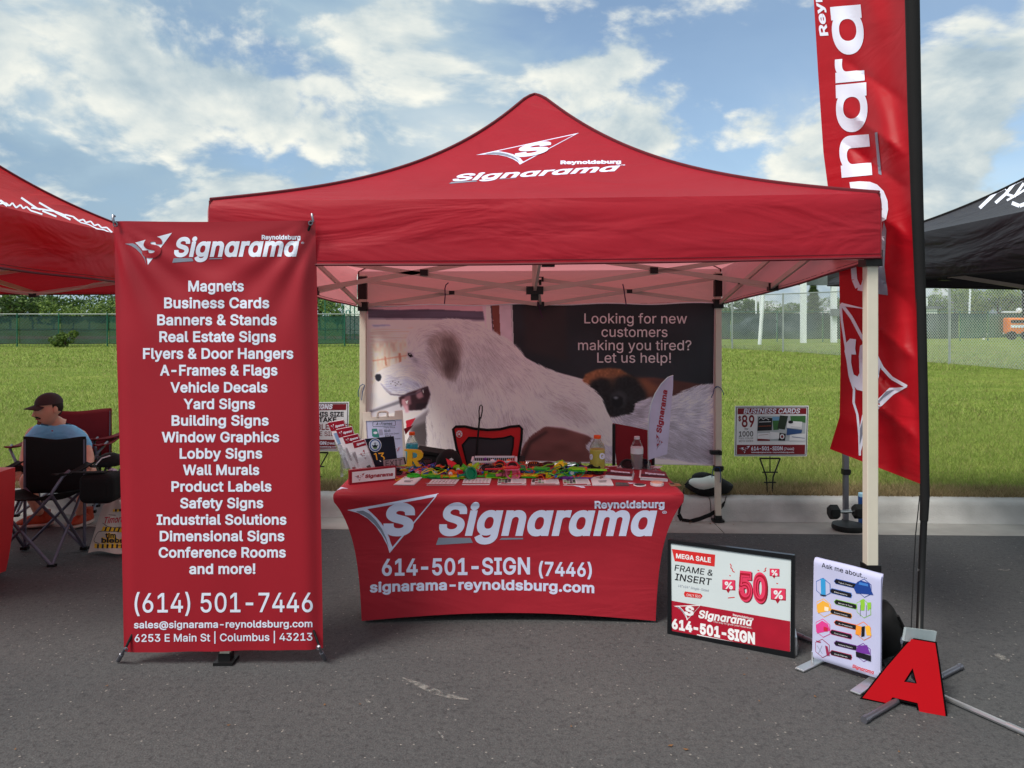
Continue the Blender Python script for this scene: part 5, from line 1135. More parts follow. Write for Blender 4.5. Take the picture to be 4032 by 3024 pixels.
# ================================================================== YARD SIGNS
def yard(TL, TR, BR, BL, Y, stake, label, hide=None):
    c = P((BL[0]+BR[0])/2, stake[-1], Y); rt = root('yard_sign', label, 'yard sign', (c.x, Y, LZ), 'yard signs on the lawn'); qd = [P(*p, Y) for p in (TL,TR,BR,BL)]
    build('panel', MB().prism(qd, (0,.008,0)), m_paper, rt); pr = Print(plane_bvh(qd), lift=.0015)
    x0, x1, y0, y1, xs0, xs1, yb = stake; S = lambda x, y: P(x, y, Y+.012); mb = MB(); r = .0065
    mb.tube(S(x0,y0), S(x1,y0), .008, 6); mb.path([S(x0,y0),S(xs0-4,yb-70),S(xs0,yb)], [r,r,r*.8], 6); mb.path([S(x1,y0),S(xs1+4,yb-70),S(xs1,yb)], [r,r,r*.8], 6); mb.tube(S((x0+x1)/2,y0-30), S((x0+x1)/2,lerp(y0,yb,.38)), r*.7, 6)
    for t in (.38,.66): mb.tube(S(lerp(x0,xs0-3,t*.9),lerp(y0,yb,t)), S(lerp(x1,xs1+3,t*.9),lerp(y0,yb,t)), r, 6)
    mb.path([S(xs0,yb), S((xs0+xs1)/2,yb+14), S(xs1,yb)], r, 6); build('stake', mb, m_blackpl, rt, smooth=True); return rt, pr
ys_ = lambda x, y: (2600+x/2.5529, 1500+y/2.5529)
rt, pr = yard(ys_(752,252), ys_(1492,250), ys_(1474,757), ys_(745,757), 6.62, (2992,3072,1805,0,3022,3040,1948), 'white and maroon business card price sign on a black wire stake in the lawn')
m_mar = mat('maroon_print', (120,22,34), rough=.5); m_navy = mat('navy_print', (24,30,50), rough=.5)
def frame_print(pr, f, x0, y0, x1, y1, x2, y2, x3, y3, w):
    pr.line([f(x0,y0),f(x1,y1),f(x2,y2),f(x3,y3),f(x0,y0)], w, m_navy)
frame_print(pr, ys_, 765,264,1480,262,1464,745,757,745, 2.5)
pr.poly([ys_(778,274),ys_(1468,272),ys_(1465,332),ys_(776,335)], m_mar); pr.text('BUSINESS CARDS', ys_(836,326), ys_(1404,324), 46/2.55, m_white, .018, .2, layer=2)
pr.text('$', ys_(784,400), ys_(812,400), 44/2.55, m_mar, .03); pr.text('89', ys_(818,460), ys_(945,460), 112/2.55, m_mar, .02)
pr.text('for', ys_(846,493), ys_(884,493), 22/2.55, m_darkp, .01); pr.text('1000', ys_(790,558), ys_(933,556), 50/2.55, m_darkp, .015); pr.text('FULL COLOR', ys_(790,584), ys_(934,583), 16/2.55, m_darkp, 0); pr.text('BOTH SIDES', ys_(790,614), ys_(932,612), 18/2.55, m_darkp, 0)
cardc = {'k': m_darkp, 'g': C3('card_green', (60,110,60)), 'b': C3('card_blue', (50,80,130)), 'w': m_paper, 's': C3('card_sky', (110,160,200)), 'o': C3('card_olive', (40,52,40)), 'm': m_mar, 'l': C3('card_grey', (176,184,190))}
for c_, (x0,y0,x1,y1,x2,y2,x3,y3), ly in (('l',(975,350,1460,348,1455,605,970,605),1),('k',(985,362,1125,372,1120,495,975,502),2),('s',(1125,360,1195,358,1192,395,1127,398),2),('g',(1127,398,1192,396,1190,490,1135,494),2),('o',(1200,345,1282,352,1250,488,1175,478),3),('g',(1305,352,1460,350,1458,420,1310,400),2),('w',(1275,400,1425,410,1418,480,1268,470),3),('b',(1272,475,1425,492,1415,525,1265,545),4),('w',(1300,532,1458,528,1455,602,1295,600),3),('k',(1195,520,1260,530,1252,600,1185,598),3),('w',(1100,510,1195,518,1190,580,1100,585),4),('w',(975,525,1098,520,1100,585,975,580),3),('m',(975,578,1100,588,1100,602,975,602),3)):
    pr.poly([ys_(x0,y0),ys_(x1,y1),ys_(x2,y2),ys_(x3,y3)], cardc[c_], ly)
for p in (((990,412),(1110,408)),((990,385),(1010,365),(1030,388),(1060,372),(1090,392))): pr.line([ys_(*a) for a in p], 2, m_paper, 4)
pr.disc(*ys_(1222,558), 9, 10, m_paper, 4); pr.disc(*ys_(1222,558), 5, 6, m_mar, 5); pr.disc(*ys_(1308,412), 10, 6, m_darkp, 4); pr.line([ys_(985,545),ys_(1085,535)], 1.2, m_mar, 4); pr.line([ys_(1310,460),ys_(1410,465)], 1.0, m_greyp, 4); pr.line([ys_(1320,560),ys_(1450,575)], 2, cardc['b'], 4); pr.line([ys_(985,455),ys_(1110,450)], 1.4, C3('card_orange',(200,90,40)), 4)
pr.poly([ys_(770,642),ys_(1455,641),ys_(1452,737),ys_(768,738)], m_mar); emblem(pr, [ys_(782,674), ys_(902,650), ys_(840,726)], m_white, m_mar, m_greyp, solid=True, layer=2)
pr.text('614-501-SIGN', ys_(912,696), ys_(1228,695), 36/2.55, m_white, .022, layer=2); pr.text('(7446)', ys_(1242,696), ys_(1342,694), 26/2.55, m_white, .01, layer=2); pr.text('sales@signarama-reynoldsburg.com', ys_(912,722), ys_(1342,722), 12/2.55, m_white, .02, layer=2)
pr.build('print', rt)
yl = lambda x, y: (1200+x/2.765, 1500+y/2.765)
rt, pr = yard((1086,1586), yl(482,228), yl(472,765), (1080,1778), 6.62, (1195,1292,1782,0,1226,1246,1926), 'white and maroon yard sign partly hidden behind the tall red banner')
frame_print(pr, lambda x, y: (x, y), 1094,1593, 1200+468/2.765,1500+240/2.765, 1200+460/2.765,1500+752/2.765, 1088,1770, 2.5)
pr.poly([(1100,1596),yl(452,250),yl(450,315),(1099,1616)], m_mar); pr.text('YARD SIGNS', (1168,1612), yl(305,303), 17, m_white, .04, .2, layer=2)
pr.text('2 THIS SIZE', (1212,1640), yl(424,384), 17, m_darkp, .03); pr.text('WITH STAKE', (1152,1661), yl(345,444), 17, m_darkp, .03); pr.text('DOUBLE SIDED', (1188,1692), yl(520,530), 22, m_mar, .012); pr.text('SINGLE SIDED', (1186,1716), yl(405,598), 17, m_mar, .005)
pr.poly([(1092,1730),yl(456,640),yl(455,735),(1092,1768)], m_mar); pr.text('614-501-SIGN', (1142,1750), yl(236,692), 12, m_white, .04, layer=2); pr.text('(7446)', yl(244,692), yl(330,690), 9, m_white, .03, layer=2); pr.text('signarama-reynoldsburg.com', (1196,1762), yl(345,722), 5, m_white, .03, layer=2)
pr.build('print', rt)
# spare signs lying flat on the grass behind the table
for k, (pts, lb) in enumerate((([(1988,1818),(2060,1820),(2062,1834),(1985,1834)],'white sheet lying on the grass, leftmost behind the table'),([(2068,1818),(2210,1820),(2222,1838),(2075,1838)],'white printed sign lying on the grass behind the toys'),([(2216,1819),(2270,1819),(2262,1838),(2232,1838)],'small white printed sheet on the grass left of the yellow bottle'))):
    q4 = []
    for x, y in pts: 
        Y_ = (ZC-LZ-.06)*F_PX/(y-HY); q4.append(Vector((tx(x,Y_),Y_,LZ+.06)))
    rt = root('flat_sign', lb, 'sign', q4[3]-Vector((0,0,.05)), 'spare signs lying on the grass'); build('panel', MB().prism(q4, (0,0,-.008)), m_paper, rt); pr = Print(plane_bvh(q4), lift=.002)
    (xa,ya),(xb,yb),(xc,yc),(xd,yd) = pts; f = lambda u, v: (lerp(lerp(xa,xd,v),lerp(xb,xc,v),u), lerp(lerp(ya,yd,v),lerp(yb,yc,v),u))
    for v in (.15,.38,.6,.82): pr.poly([f(.08,v-.05),f(.92-.2*(v > .5),v-.05),f(.92-.2*(v > .5),v+.05),f(.08,v+.05)], [m_darkp, m_mar, m_darkp, m_greyp][int(v*4)])
    pr.build('print', rt)
# ================================================================== THINGS ON THE TABLE
def slab(TL, TR, BR, BL, Y, t, nm, m, rt, tilt=0.):
    qd = [P(*TL,Y+tilt), P(*TR,Y+tilt), P(*BR,Y), P(*BL,Y)]; return qd, build(nm, MB().prism(qd, (0,t,0)), m, rt)
# name plate block
a, b = T(1376,1910), T(1560,1890); n_ = Vector((b.y-a.y, -(b.x-a.x), 0)).normalized(); U = Vector((0,0,1)); hgt = .082
rt = root('name_plate', 'red and white block sign with maroon lettering at the front left of the table', 'sign', a)
fr = [a+U*hgt, b+U*hgt*.98, b, a]
o_ = build('block', MB().prism(fr, -n_*.022), mat('maroon_acrylic', (146,20,40), rough=.3), rt); bevel(o_, .002)
inn = [a+(b-a)*.055+U*.070, a+(b-a)*.975+U*.0715, a+(b-a)*.975+U*.010, a+(b-a)*.055+U*.011]; inn = [p+n_*.0015 for p in inn]
build('plate', MB().prism(inn, -n_*.001), m_paper, rt)
pr = Print(plane_bvh(inn), lift=.0006); nz = lambda x, y: (1350+x/4.147, 1560+y/4.147)
emblem(pr, [nz(188,1308), nz(356,1255), nz(265,1385)], m_redp, m_paper, m_greyp, solid=True); pr.text('Signarama', nz(362,1335), nz(820,1295), 50/4.147, m_redp, .045, .12); pr.build('print', rt)
# brochure rack with four leaning bundles
rt = root('brochure_rack', 'clear four-tier rack holding maroon-topped brochures at the left of the table', 'brochure holder', T(1385,1872))
m_clear = mat('clear_acrylic', (225,232,236), rough=.08, var=0, transmission=.9, ior=1.3, alpha=.55)
m_head = mat('brochure_maroon', (138,24,44), rough=.35); m_bro = mat('brochure_pale', (214,212,222), rough=.4, var=.06)
tiers = [((1290,1664),(1351,1654),(1418,1836),(1362,1846),4.66),((1322,1692),(1384,1680),(1440,1850),(1386,1858),4.58),((1349,1722),(1408,1708),(1466,1856),(1410,1862),4.50),((1388,1742),(1434,1730),(1478,1850),(1426,1864),4.42)]
for i, (TL, TR, BR, BL, Y) in enumerate(tiers):
    qd, o_ = slab(TL, TR, BR, BL, Y, .022, 'brochure_stack', m_bro, rt); pb = plane_bvh(qd); pr = Print(pb, lift=.0008)
    f = lambda u, v: (lerp(lerp(TL[0],TR[0],u),lerp(BL[0],BR[0],u),v), lerp(lerp(TL[1],TR[1],u),lerp(BL[1],BR[1],u),v))
    pr.poly([f(0,0),f(1,0),f(1,.19),f(0,.19)], m_head); emblem(pr, [f(.08,.075),f(.34,.05),f(.22,.15)], m_white, m_head, m_greyp, solid=True, layer=2) if i < 3 else None
    pr.text('Signarama', f(.36 if i < 3 else .25,.125), f(.92,.115), 8, m_white, .03, .1, layer=2)
    if i == 3: emblem(pr, [f(.18,.42),f(.72,.30),f(.58,.62)], m_redp, m_bro, m_greyp, solid=True); pr.poly([f(.45,.82),f(.75,.80),f(.78,.96),f(.50,.97)], m_darkp)
    elif i == 0: pr.poly([f(.1,.24),f(.9,.22),f(.9,.45),f(.1,.48)], C3('brochure_blue',(120,150,190)))
    else: pr.poly([f(.15,.45),f(.8,.42),f(.85,.72),f(.2,.75)], C3('brochure_shade_%d' % i,(150,140,152))); pr.poly([f(.1,.90),f(.95,.88),f(.95,.99),f(.1,.99)], m_head)
    pr.build('print', o_)
    slab(f(-.08,.42), f(1.08,.42), f(1.06,1.05), f(-.06,1.05), Y-.012, .003, 'pocket', m_clear, rt)
slab((1340,1790),(1348,1790),(1352,1876),(1340,1880), 4.60, .12, 'side_wall', m_clear, rt)
# small white A-frame
rt = root('a_frame_sign', 'small white plastic A-frame price sign at the back left of the table', 'A-frame sign', T(1520,1838))
m_wpl = mat('white_moulded_plastic', (226,222,210), rough=.4, var=.03); YA = 4.70
az = lambda x, y: (1350+x/4.147, 1560+y/4.147)
def AP(x, y, Y=YA): k = (y-300)/900.; return P(*az(x,y), Y-.05*max(-.1,k))
for pts in ([(325,262),(452,258),(458,338),(545,345),(388,405),(330,330)],):
    pass
fr_out = [(330,262),(452,260),(462,345),(840,330),(848,242),(968,234),(1042,1120),(985,1122),(962,380),(375,405),(420,1140),(372,1140),(330,330)]
o_ = build('front_frame', MB().prism([AP(*p) for p in fr_out], (0,.014,0)), m_wpl, rt)
build('handle', MB().path([AP(562,345),AP(572,270),AP(600,256),AP(700,252),AP(728,265),AP(732,335)], .007, 8), m_wpl, rt, smooth=True)
qd = [AP(375,402), AP(962,378), AP(1020,1122), AP(415,1140)]; build('insert', MB().prism([p+Vector((0,.006,0)) for p in qd], (0,.004,0)), mat('insert_sheet', (196,206,240), rough=.5), rt)
build('back_frame', MB().prism([P(*az(318,262),YA+.01),P(*az(340,262),YA+.01),P(*az(392,1100),YA+.02),P(*az(362,1110),YA+.02)], (0,.012,0)).prism([P(*az(318,262),YA+.02),P(*az(332,300),YA+.02),P(*az(300,700),4.78),P(*az(283,700),4.78)], (0,.012,0)).prism([P(*az(300,690),4.78),P(*az(283,690),4.78),P(*az(262,1120),4.80),P(*az(282,1120),4.80)], (0,.012,0)), m_wpl, rt)
pr = Print(plane_bvh([p+Vector((0,.006,0)) for p in qd]), lift=.0009); m_sl = C3('slate_print',(70,84,104))
rb = [az(*p) for p in ((500,415),(845,400),(858,412),(860,470),(848,482),(502,498),(490,488),(488,428),(500,415))]; pr.line(rb, 1.6, m_sl); pr.text('A-Frames', az(538,476), az(808,466), 11, m_sl, .01, .25)
pr.text('Frame Alone', az(668,524), az(855,518), 6, m_sl, 0); pr.text('$165', az(676,585), az(776,580), 9, m_sl, .02); pr.text('With Coro Insert', az(680,630), az(920,618), 6, m_sl, 0); pr.text('$215', az(690,680), az(790,674), 9, m_sl, .02); pr.text('Frame', az(852,708), az(940,702), 6, m_sl, 0)
pr.poly([az(472,532),az(555,528),az(592,640),az(595,672),az(505,668),az(478,650)], C3('teal_print',(50,136,128))); pr.disc(*az(532,598), 8, 5, m_white, 2); pr.poly([az(585,545),az(640,540),az(660,620),az(645,635),az(590,640)], C3('pale_print',(160,166,196)))
emblem(pr, [az(868,860),az(955,812),az(880,920)], C3('pale_red_print',(196,130,150)), m_white, m_greyp); pr.build('print', rt)
rt = root('paper_flag', 'red printed pennant showing beside the right edge of the A-frame', 'pennant', P(1598,1700,4.74)); build('pennant', MB().prism([P(1590,1688,4.75),P(1628,1674,4.75),P(1597,1712,4.75)], (0,.003,0)), m_redp, rt)
# navy board with seal
rt = root('seal_board', 'dark navy board with a round seal and a gold 13', 'board', T(1500,1846)); m_nav = mat('navy_board', (14,22,40), rough=.45)
qd, o_ = slab((1430,1729),(1550,1718),(1566,1826),(1458,1845), 4.56, .008, 'board', m_nav, rt); pr = Print(plane_bvh(qd), lift=.0008); cx_, cy_ = az(528,798)
m_gold = C3('gold_print',(232,160,40)); m_seal = C3('seal_blue',(50,90,150))
pr.disc(cx_, cy_, 24.5, 26, m_paper, 1, 28); pr.disc(cx_, cy_, 22.5, 24, m_seal, 2, 28); pr.disc(cx_, cy_, 17, 18.5, m_paper, 3, 24); pr.disc(cx_, cy_, 16, 17.5, C3('seal_pale',(190,206,226)), 4, 24); pr.poly([(cx_-13,cy_-2),(cx_-6,cy_+1),(cx_,cy_-4),(cx_+6,cy_+1),(cx_+13,cy_-3),(cx_+7,cy_+8),(cx_,cy_+12),(cx_-8,cy_+8)], m_nav, 5); pr.line([(cx_,cy_-12),(cx_,cy_+2)], 2, m_nav, 5); pr.line([(cx_-5,cy_-7),(cx_+5,cy_-8)], 1.6, m_nav, 5); pr.poly([(cx_-9,cy_+9),(cx_+9,cy_+8),(cx_+5,cy_+14),(cx_-4,cy_+14)], C3('seal_green',(90,130,80)), 6)
pr.line([az(508,952),az(538,932),az(560,1040)], 4.2, m_gold, 2); pr.line([az(580,935),az(668,925),az(625,975),az(660,985),az(680,1015),az(668,1035)], 4.2, m_gold, 2); pr.line([az(600,1050),az(625,1068)], 3, m_paper, 2); pr.build('print', rt)
rt = root('exit_sign', 'small grey metal EXIT sign with black letters leaning in front of the navy board', 'sign', T(1552,1852))
qd, o_ = slab((1507,1812),(1593,1800),(1600,1828),(1508,1846), 4.46, .006, 'backing', m_blackpl, rt); m_bz = mat('satin_mauve_metal', (150,132,140), rough=.35, metal=.3)
q2 = [P(*az(658,1048),4.458),P(*az(990,1006),4.458),P(*az(1012,1118),4.458),P(*az(668,1160),4.458)]; build('plate', MB().prism(q2, (0,.002,0)), m_bz, rt); pr = Print(plane_bvh(q2), lift=.0007); pr.text('EXIT', az(698,1146), az(968,1120), 90/4.147, m_darkp, .0); pr.build('print', rt)
# yellow letter R
rt = root('letter_r', 'thick yellow letter R standing on the table beside the EXIT sign', 'letter', T(1620,1838)); m_yel = mat('yellow_painted_letter', (214,168,24), rough=.45, var=.06)
YR = 4.50; rz = lambda x, y: P(*az(x,y), YR)
def extr(pts, holes, d, m, nm, par):
    a_ = [rz(*p) for p in pts]; hs_ = [[rz(*p) for p in h] for h in holes]; allp_ = a_+[p for h in hs_ for p in h]; tr_ = [tuple(t) for t in tessellate_polygon([a_]+hs_)]; mb = MB(); off = Vector((0,d,0))
    tr_ = [t if (allp_[t[1]]-allp_[t[0]]).cross(allp_[t[2]]-allp_[t[0]]).y < 0 else t[::-1] for t in tr_]
    mb.add(allp_, tr_); mb.add([p+off for p in allp_], [t[::-1] for t in tr_]); s0 = 0
    for lp_ in [a_]+hs_:
        k = len(lp_); mb.add(lp_+[p+off for p in lp_], [(i, i+k, (i+1) % k+k, (i+1) % k) for i in range(k)])
    return build(nm, mb, m, par)
extr([(1000,872),(1200,880),(1270,895),(1308,945),(1300,1000),(1262,1040),(1210,1058),(1240,1120),(1268,1132),(1275,1118),(1282,1128),(1262,1148),(1200,1148),(1150,1068),(1132,1060),(1128,1120),(1150,1132),(1150,1148),(1008,1148),(1008,1130),(1040,1120),(1052,920),(1045,900),(1000,888)], [[(1135,920),(1180,922),(1212,945),(1212,990),(1185,1018),(1132,1022)]], .028, m_yel, 'letter', rt)
# bottles
def bottle(name, label, cx_, ytop, ybot, Y, r, body, cap_c, liquid=None, level=.7, lab=None, labz=(.35,.6), ribs=False, letter=None):
    b0 = P(cx_, ybot, Y); h = P(cx_, ytop, Y).z-b0.z; rt = root(name, label, 'bottle', b0)
    pf = [(.55,.0),(.92,.01),(1,.04),(1,.14),(.96,.18),(1,.22),(.98,.34),(.93,.42),(.98,.52),(1,.60),(.96,.68),(.75,.78),(.50,.86),(.40,.90),(.40,.93)]
    if ribs: pf = [(.6,0),(.95,.01),(1,.04)]+[(1 if k % 2 else .94, .06+k*.04) for k in range(10)]+[(1,.50),(1,.64),(.9,.72),(.6,.84),(.36,.91),(.36,.94)]
    build('shell', MB().lathe(b0, [(r*a, h*z) for a, z in pf], 20), body, rt, smooth=True)
    if liquid: build('liquid', MB().lathe(b0, [(r*a*.93, h*max(.012,z)) for a, z in pf if z <= level]+[(r*.9*([a for a, z in pf if z <= level][-1]), h*level)], 20), liquid, rt, smooth=True)
    build('cap', MB().lathe(b0+Vector((0,0,h*.915)), [(r*.46,0),(r*.47,h*.005),(r*.46,h*.08),(r*.42,h*.085)], 18), cap_c, rt, smooth=True)
    if lab: build('wrap_label', MB().lathe(b0+Vector((0,0,h*labz[0])), [(r*1.012,0),(r*1.012,h*(labz[1]-labz[0]))], 24), lab, rt, smooth=True)
    if letter:
        ml = MB(); ml.lathe(b0+Vector((0,0,h*labz[0])), [(r*1.012,0),(r*1.012,h*(labz[1]-labz[0]))], 24); pr = Print(ml.bvh(), step=8, lift=.0008)
        for s, x0, x1, yb, cp, m_ in letter: pr.text(s, (x0,yb), (x1,yb), cp, m_, .05)
        pr.build('print', rt)
    return rt
m_org = mat('orange_cap', (232,84,24), rough=.4); m_pet = mat('clear_bottle', (235,240,242), rough=.05, var=0, transmission=.95, ior=1.2, alpha=.45)
bottle('drink_bottle', 'sports drink bottle of blue liquid with an orange cap behind the yellow R', 1622, 1701, 1842, 4.68, .039, m_pet, m_org, mat('blue_drink', (40,160,180), rough=.2, var=.05), .68, mat('blue_label', (90,180,196), rough=.4, var=.2, nscale=30), (.30,.48))
bottle('drink_bottle', 'sports drink bottle of pale yellow liquid with an orange cap right of the toys', 2352, 1714, 1855, 4.58, .0475, m_pet, m_org, mat('yellow_drink', (190,176,70), rough=.2, var=.05), .62, None, (.32,.56), letter=[('G',2360,2382,1806,20,m_white),('G',2322,2334,1808,18,m_white)])
bottle('water_bottle', 'clear ribbed water bottle with a white label on the right of the table', 2508, 1718, 1846, 4.66, .038, m_pet, mat('pale_cap', (206,200,210), rough=.4), mat('water', (196,180,186), rough=.1, transmission=.6, ior=1.3), .62, mat('white_label', (216,218,226), rough=.5), (.48,.66), ribs=True)
# plastic basket
rt = root('basket', 'white slotted plastic basket of small toys at the back of the table', 'basket', T(1945,1846)); m_bas = mat('white_basket_plastic', (228,226,234), rough=.4)
a, b = T(1867,1850,.0), T(2026,1848,.0); a.y = b.y = 4.55; dpt = .14; hb = .072; a.x -= 0; 
def wallb(p0, p1, nm):
    d = (p1-p0); ln = d.length; k = max(3, int(ln/.012)); mb = MB(); up = Vector((0,0,1)); nn = d.cross(up).normalized(); o2 = nn*.010
    mb.beam(p0+up*.005, p1+up*.005, .004, .010); mb.beam(p0+up*(hb-.006)+o2, p1+up*(hb-.006)+o2, .012, .007); mb.beam(p0+up*(hb*.88)+o2*.8, p1+up*(hb*.88)+o2*.8, .003, .010)
    for i in range(k+1): q_ = lerp(p0, p1, i/k); mb.beam(q_+up*.008, q_+up*(hb*.86)+o2*.8, .0022, .0045, up=nn)
    build(nm, mb, m_bas, rt)
c_ = a+Vector((0,dpt,0)); d_ = b+Vector((0,dpt,0)); wallb(a, b, 'wall'); wallb(b, d_, 'wall'); wallb(d_, c_, 'wall'); wallb(c_, a, 'wall'); build('bottom', MB().box((a+d_)/2+Vector((0,0,.003)), ((b-a).x,dpt,.004)), m_bas, rt)
CL = {'green':(60,190,50),'lime':(150,220,30),'yellow':(240,220,30),'orange':(244,110,30),'red':(220,30,50),'blue':(40,90,180),'purple':(120,50,150),'pink':(230,110,140),'black':(20,20,24),'teal':(20,130,90),'brown':(90,40,30),'silver':(150,150,160),'white':(230,230,235),'skyblue':(60,150,210)}
def tm(c): return mat('toy_'+c, CL[c], rough=.35, var=.04, trans=.12 if c in ('green','lime','yellow','orange') else 0)
for i in range(14):
    g = random.Random(50+i); p = Vector((g.uniform(a.x+.02,b.x-.02), 4.55+g.uniform(.02,.12), TT+.03+.028*g.random())); c = g.choice(['purple','orange','skyblue','white','green','orange','purple'])
    build('small_ball', MB().ball(p, g.uniform(.010,.017), 8), tm(c), smooth=True, label='small %s ball lying in the white basket' % ('light blue' if c == 'skyblue' else c), cat='toy ball', group='small balls in the basket', loc=p)
# toys --------------------------------------------------------------------
def clapper(c, c2):
    """a plastic hand with a stick handle, lying flat; local +x is the fingertip end"""
    rt = bpy.data.objects.new('hand_clapper', None); COL.objects.link(rt); BASE[rt.name] = Vector(); mb = MB()
    palm = [(-.022,-.018),(0,-.024),(.018,-.022),(.045,-.028),(.052,-.022),(.048,-.014),(.026,-.012),(.056,-.012),(.062,-.005),(.055,.001),(.028,-.001),(.058,.004),(.063,.011),(.054,.016),(.026,.011),(.044,.018),(.047,.025),(.038,.029),(.012,.022),(-.004,.034),(-.014,.030),(-.010,.018),(-.024,.014)]
    for z, cc_ in ((.004,c2),(.012,c)):
        mb = MB(); mb.prism([(x,y,z) for x, y in palm], (0,0,.005)); build('palm', mb, tm(cc_), rt)
    build('handle', MB().box((-.07,0,.009),(.10,.012,.008)), tm(c), rt); build('pin', MB().box((-.02,0,.012),(.012,.030,.014)), tm('orange' if c != 'orange' else 'red'), rt); return rt
def glasses(c, lens='black'):
    rt = bpy.data.objects.new('sunglasses', None); COL.objects.link(rt); BASE[rt.name] = Vector()
    for s in (-1,1):
        ring_ = [Vector((s*.033+.027*math.cos(t), 0, .022+.020*math.sin(t))) for t in np.linspace(0,2*math.pi,13)[:-1]]; build('rim', MB().path(ring_, .0035, 6, closed=True), tm(c), rt, smooth=True)
        build('lens', MB().prism([p+Vector((0,.001,0)) for p in ring_], (0,.002,0)), mat('dark_lens', (16,14,20), rough=.08), rt); build('temple', MB().path([(s*.060,0,.028),(s*.062,.06,.028),(s*.058,.10,.012)], .003, 5), tm(c), rt, smooth=True)
    build('bridge', MB().tube((-.008,0,.028),(.008,0,.028),.003,6), tm(c), rt); return rt
def ringtoy(c):
    rt = bpy.data.objects.new('ring_toy', None); COL.objects.link(rt); BASE[rt.name] = Vector()
    build('band', MB().lathe((0,0,0), [(.026,0),(.030,.001),(.031,.014),(.027,.016),(.024,.014),(.024,.003)], 20), tm(c), rt, smooth=True); build('tail', MB().box((-.045,0,.004),(.04,.010,.006)), tm(c), rt); return rt
def puzzle(c):
    rt = bpy.data.objects.new('puzzle_cube', None); COL.objects.link(rt); BASE[rt.name] = Vector(); mb = MB()
    for x in (-1,0,1):
        for y in (-1,0,1):
            for z in (-1,0,1): mb.box((x*.0095,y*.0095,.0145+z*.0095),(.0085,.0085,.0085))
    build('cubelets', mb, tm(c), rt); build('core', MB().box((0,0,.0145),(.024,.024,.024)), tm('black'), rt); return rt
def yoyo(c):
    rt = bpy.data.objects.new('whistle', None); COL.objects.link(rt); BASE[rt.name] = Vector()
    build('disc', MB().lathe((0,0,.017), [(.004,-.012),(.017,-.012),(.019,0),(.017,.012),(.004,.012)], 16, R_=Matrix.Rotation(R(90),3,'X')), tm(c), rt, smooth=True); build('sticker', MB().lathe((0,-.0135,.017), [(.001,-.001),(.011,-.001),(.011,.001),(.001,.001)], 14, R_=Matrix.Rotation(R(90),3,'X')), tm('white'), rt); build('mouthpiece', MB().box((.022,0,.022),(.03,.016,.010)), tm(c), rt); return rt
def lanyard(c, seed):
    g = random.Random(seed); rt = bpy.data.objects.new('lanyard', None); COL.objects.link(rt); BASE[rt.name] = Vector(); k = 22; pts = []
    for i in range(k):
        t = 2*math.pi*i/k; r = .055*(1+.35*math.sin(t*3+seed)); pts.append(Vector((r*1.2*math.cos(t), r*.7*math.sin(t), .012+.010*math.sin(t*4+seed))))
    build('cord', MB().path(pts, .0021, 5, closed=True), tm(c), rt, smooth=True); build('bead', MB().ball((.065,0,.010), .008, 8), tm('blue' if c != 'blue' else 'red'), rt, smooth=True); return rt
def spring(c):
    rt = bpy.data.objects.new('coil_toy', None); COL.objects.link(rt); BASE[rt.name] = Vector(); pts = [Vector((-.05+.10*i/90, .010*math.sin(i*.62), .012+.010*math.cos(i*.62))) for i in range(91)]
    build('coil', MB().path(pts, .002, 5), tm(c), rt, smooth=True); return rt
def folder(c):
    rt = bpy.data.objects.new('folded_fan', None); COL.objects.link(rt); BASE[rt.name] = Vector()
    for i in range(5): build('leaf', MB().prism([(0,0,.004*i),(.06,-.02+.012*i,.02+.004*i),(.062,.002+.012*i,.03+.004*i),(.004,.010,.004+.004*i)], (0,0,.0015)), tm(c), rt)
    return rt
protos = {}
def zone(px): return ['at the left end of','in the left half of','left of the middle of','in the middle of','right of the middle of','in the right half of','at the right end of'][min(6, max(0, int((px-1590)/105)))]
def toy(kind, c, px, py, rz=0., dz=0., s=1., tilt=(0,0), c2=None, label=None):
    key = (kind, c, c2); fn = {'clapper': lambda: clapper(c, c2 or 'lime'), 'glasses': lambda: glasses(c), 'ring': lambda: ringtoy(c), 'cube': lambda: puzzle(c), 'whistle': lambda: yoyo(c), 'lanyard': lambda: lanyard(c, hash(c) % 7 if False else len(c)), 'coil': lambda: spring(c), 'fan': lambda: folder(c)}[kind]
    if key not in protos: o = protos[key] = fn(); first = True
    else: o = copy_tree(protos[key])
    p = T(px, py, dz); o.location = p; o.rotation_euler = (R(tilt[0]), R(tilt[1]), R(rz)); o.scale = (s,s,s); nm = {'clapper':'hand clapper','glasses':'pair of sunglasses','ring':'hoop with a tail','cube':'puzzle cube','whistle':'whistle','lanyard':'cord lanyard with a bead','coil':'coiled spring','fan':'folded fan'}[kind]
    o['label'] = label or (('light blue' if c == 'skyblue' else ('lime green' if c == 'lime' else c))+' '+nm+', '+zone(px)+' the toy pile'); o['category'] = {'clapper':'hand clapper','glasses':'sunglasses','ring':'toy hoop','cube':'puzzle cube','whistle':'whistle','lanyard':'lanyard','coil':'spring toy','fan':'fan'}[kind]; o['group'] = 'toys and giveaways piled on the table'; return o
toy('clapper','yellow',1790,1884,0,c2='lime',s=1.15,label='yellow hand clapper lying leftmost in the front row of toys'); toy('clapper','green',1930,1882,0,c2='lime',s=1.15,label='green hand clapper lying second in the front row of toys'); toy('clapper','yellow',2070,1881,0,c2='green',s=1.15,label='yellow hand clapper lying third in the front row of toys'); toy('clapper','orange',2290,1884,0,c2='purple',s=1.05,label='orange and purple hand clapper at the right end of the front row of toys')
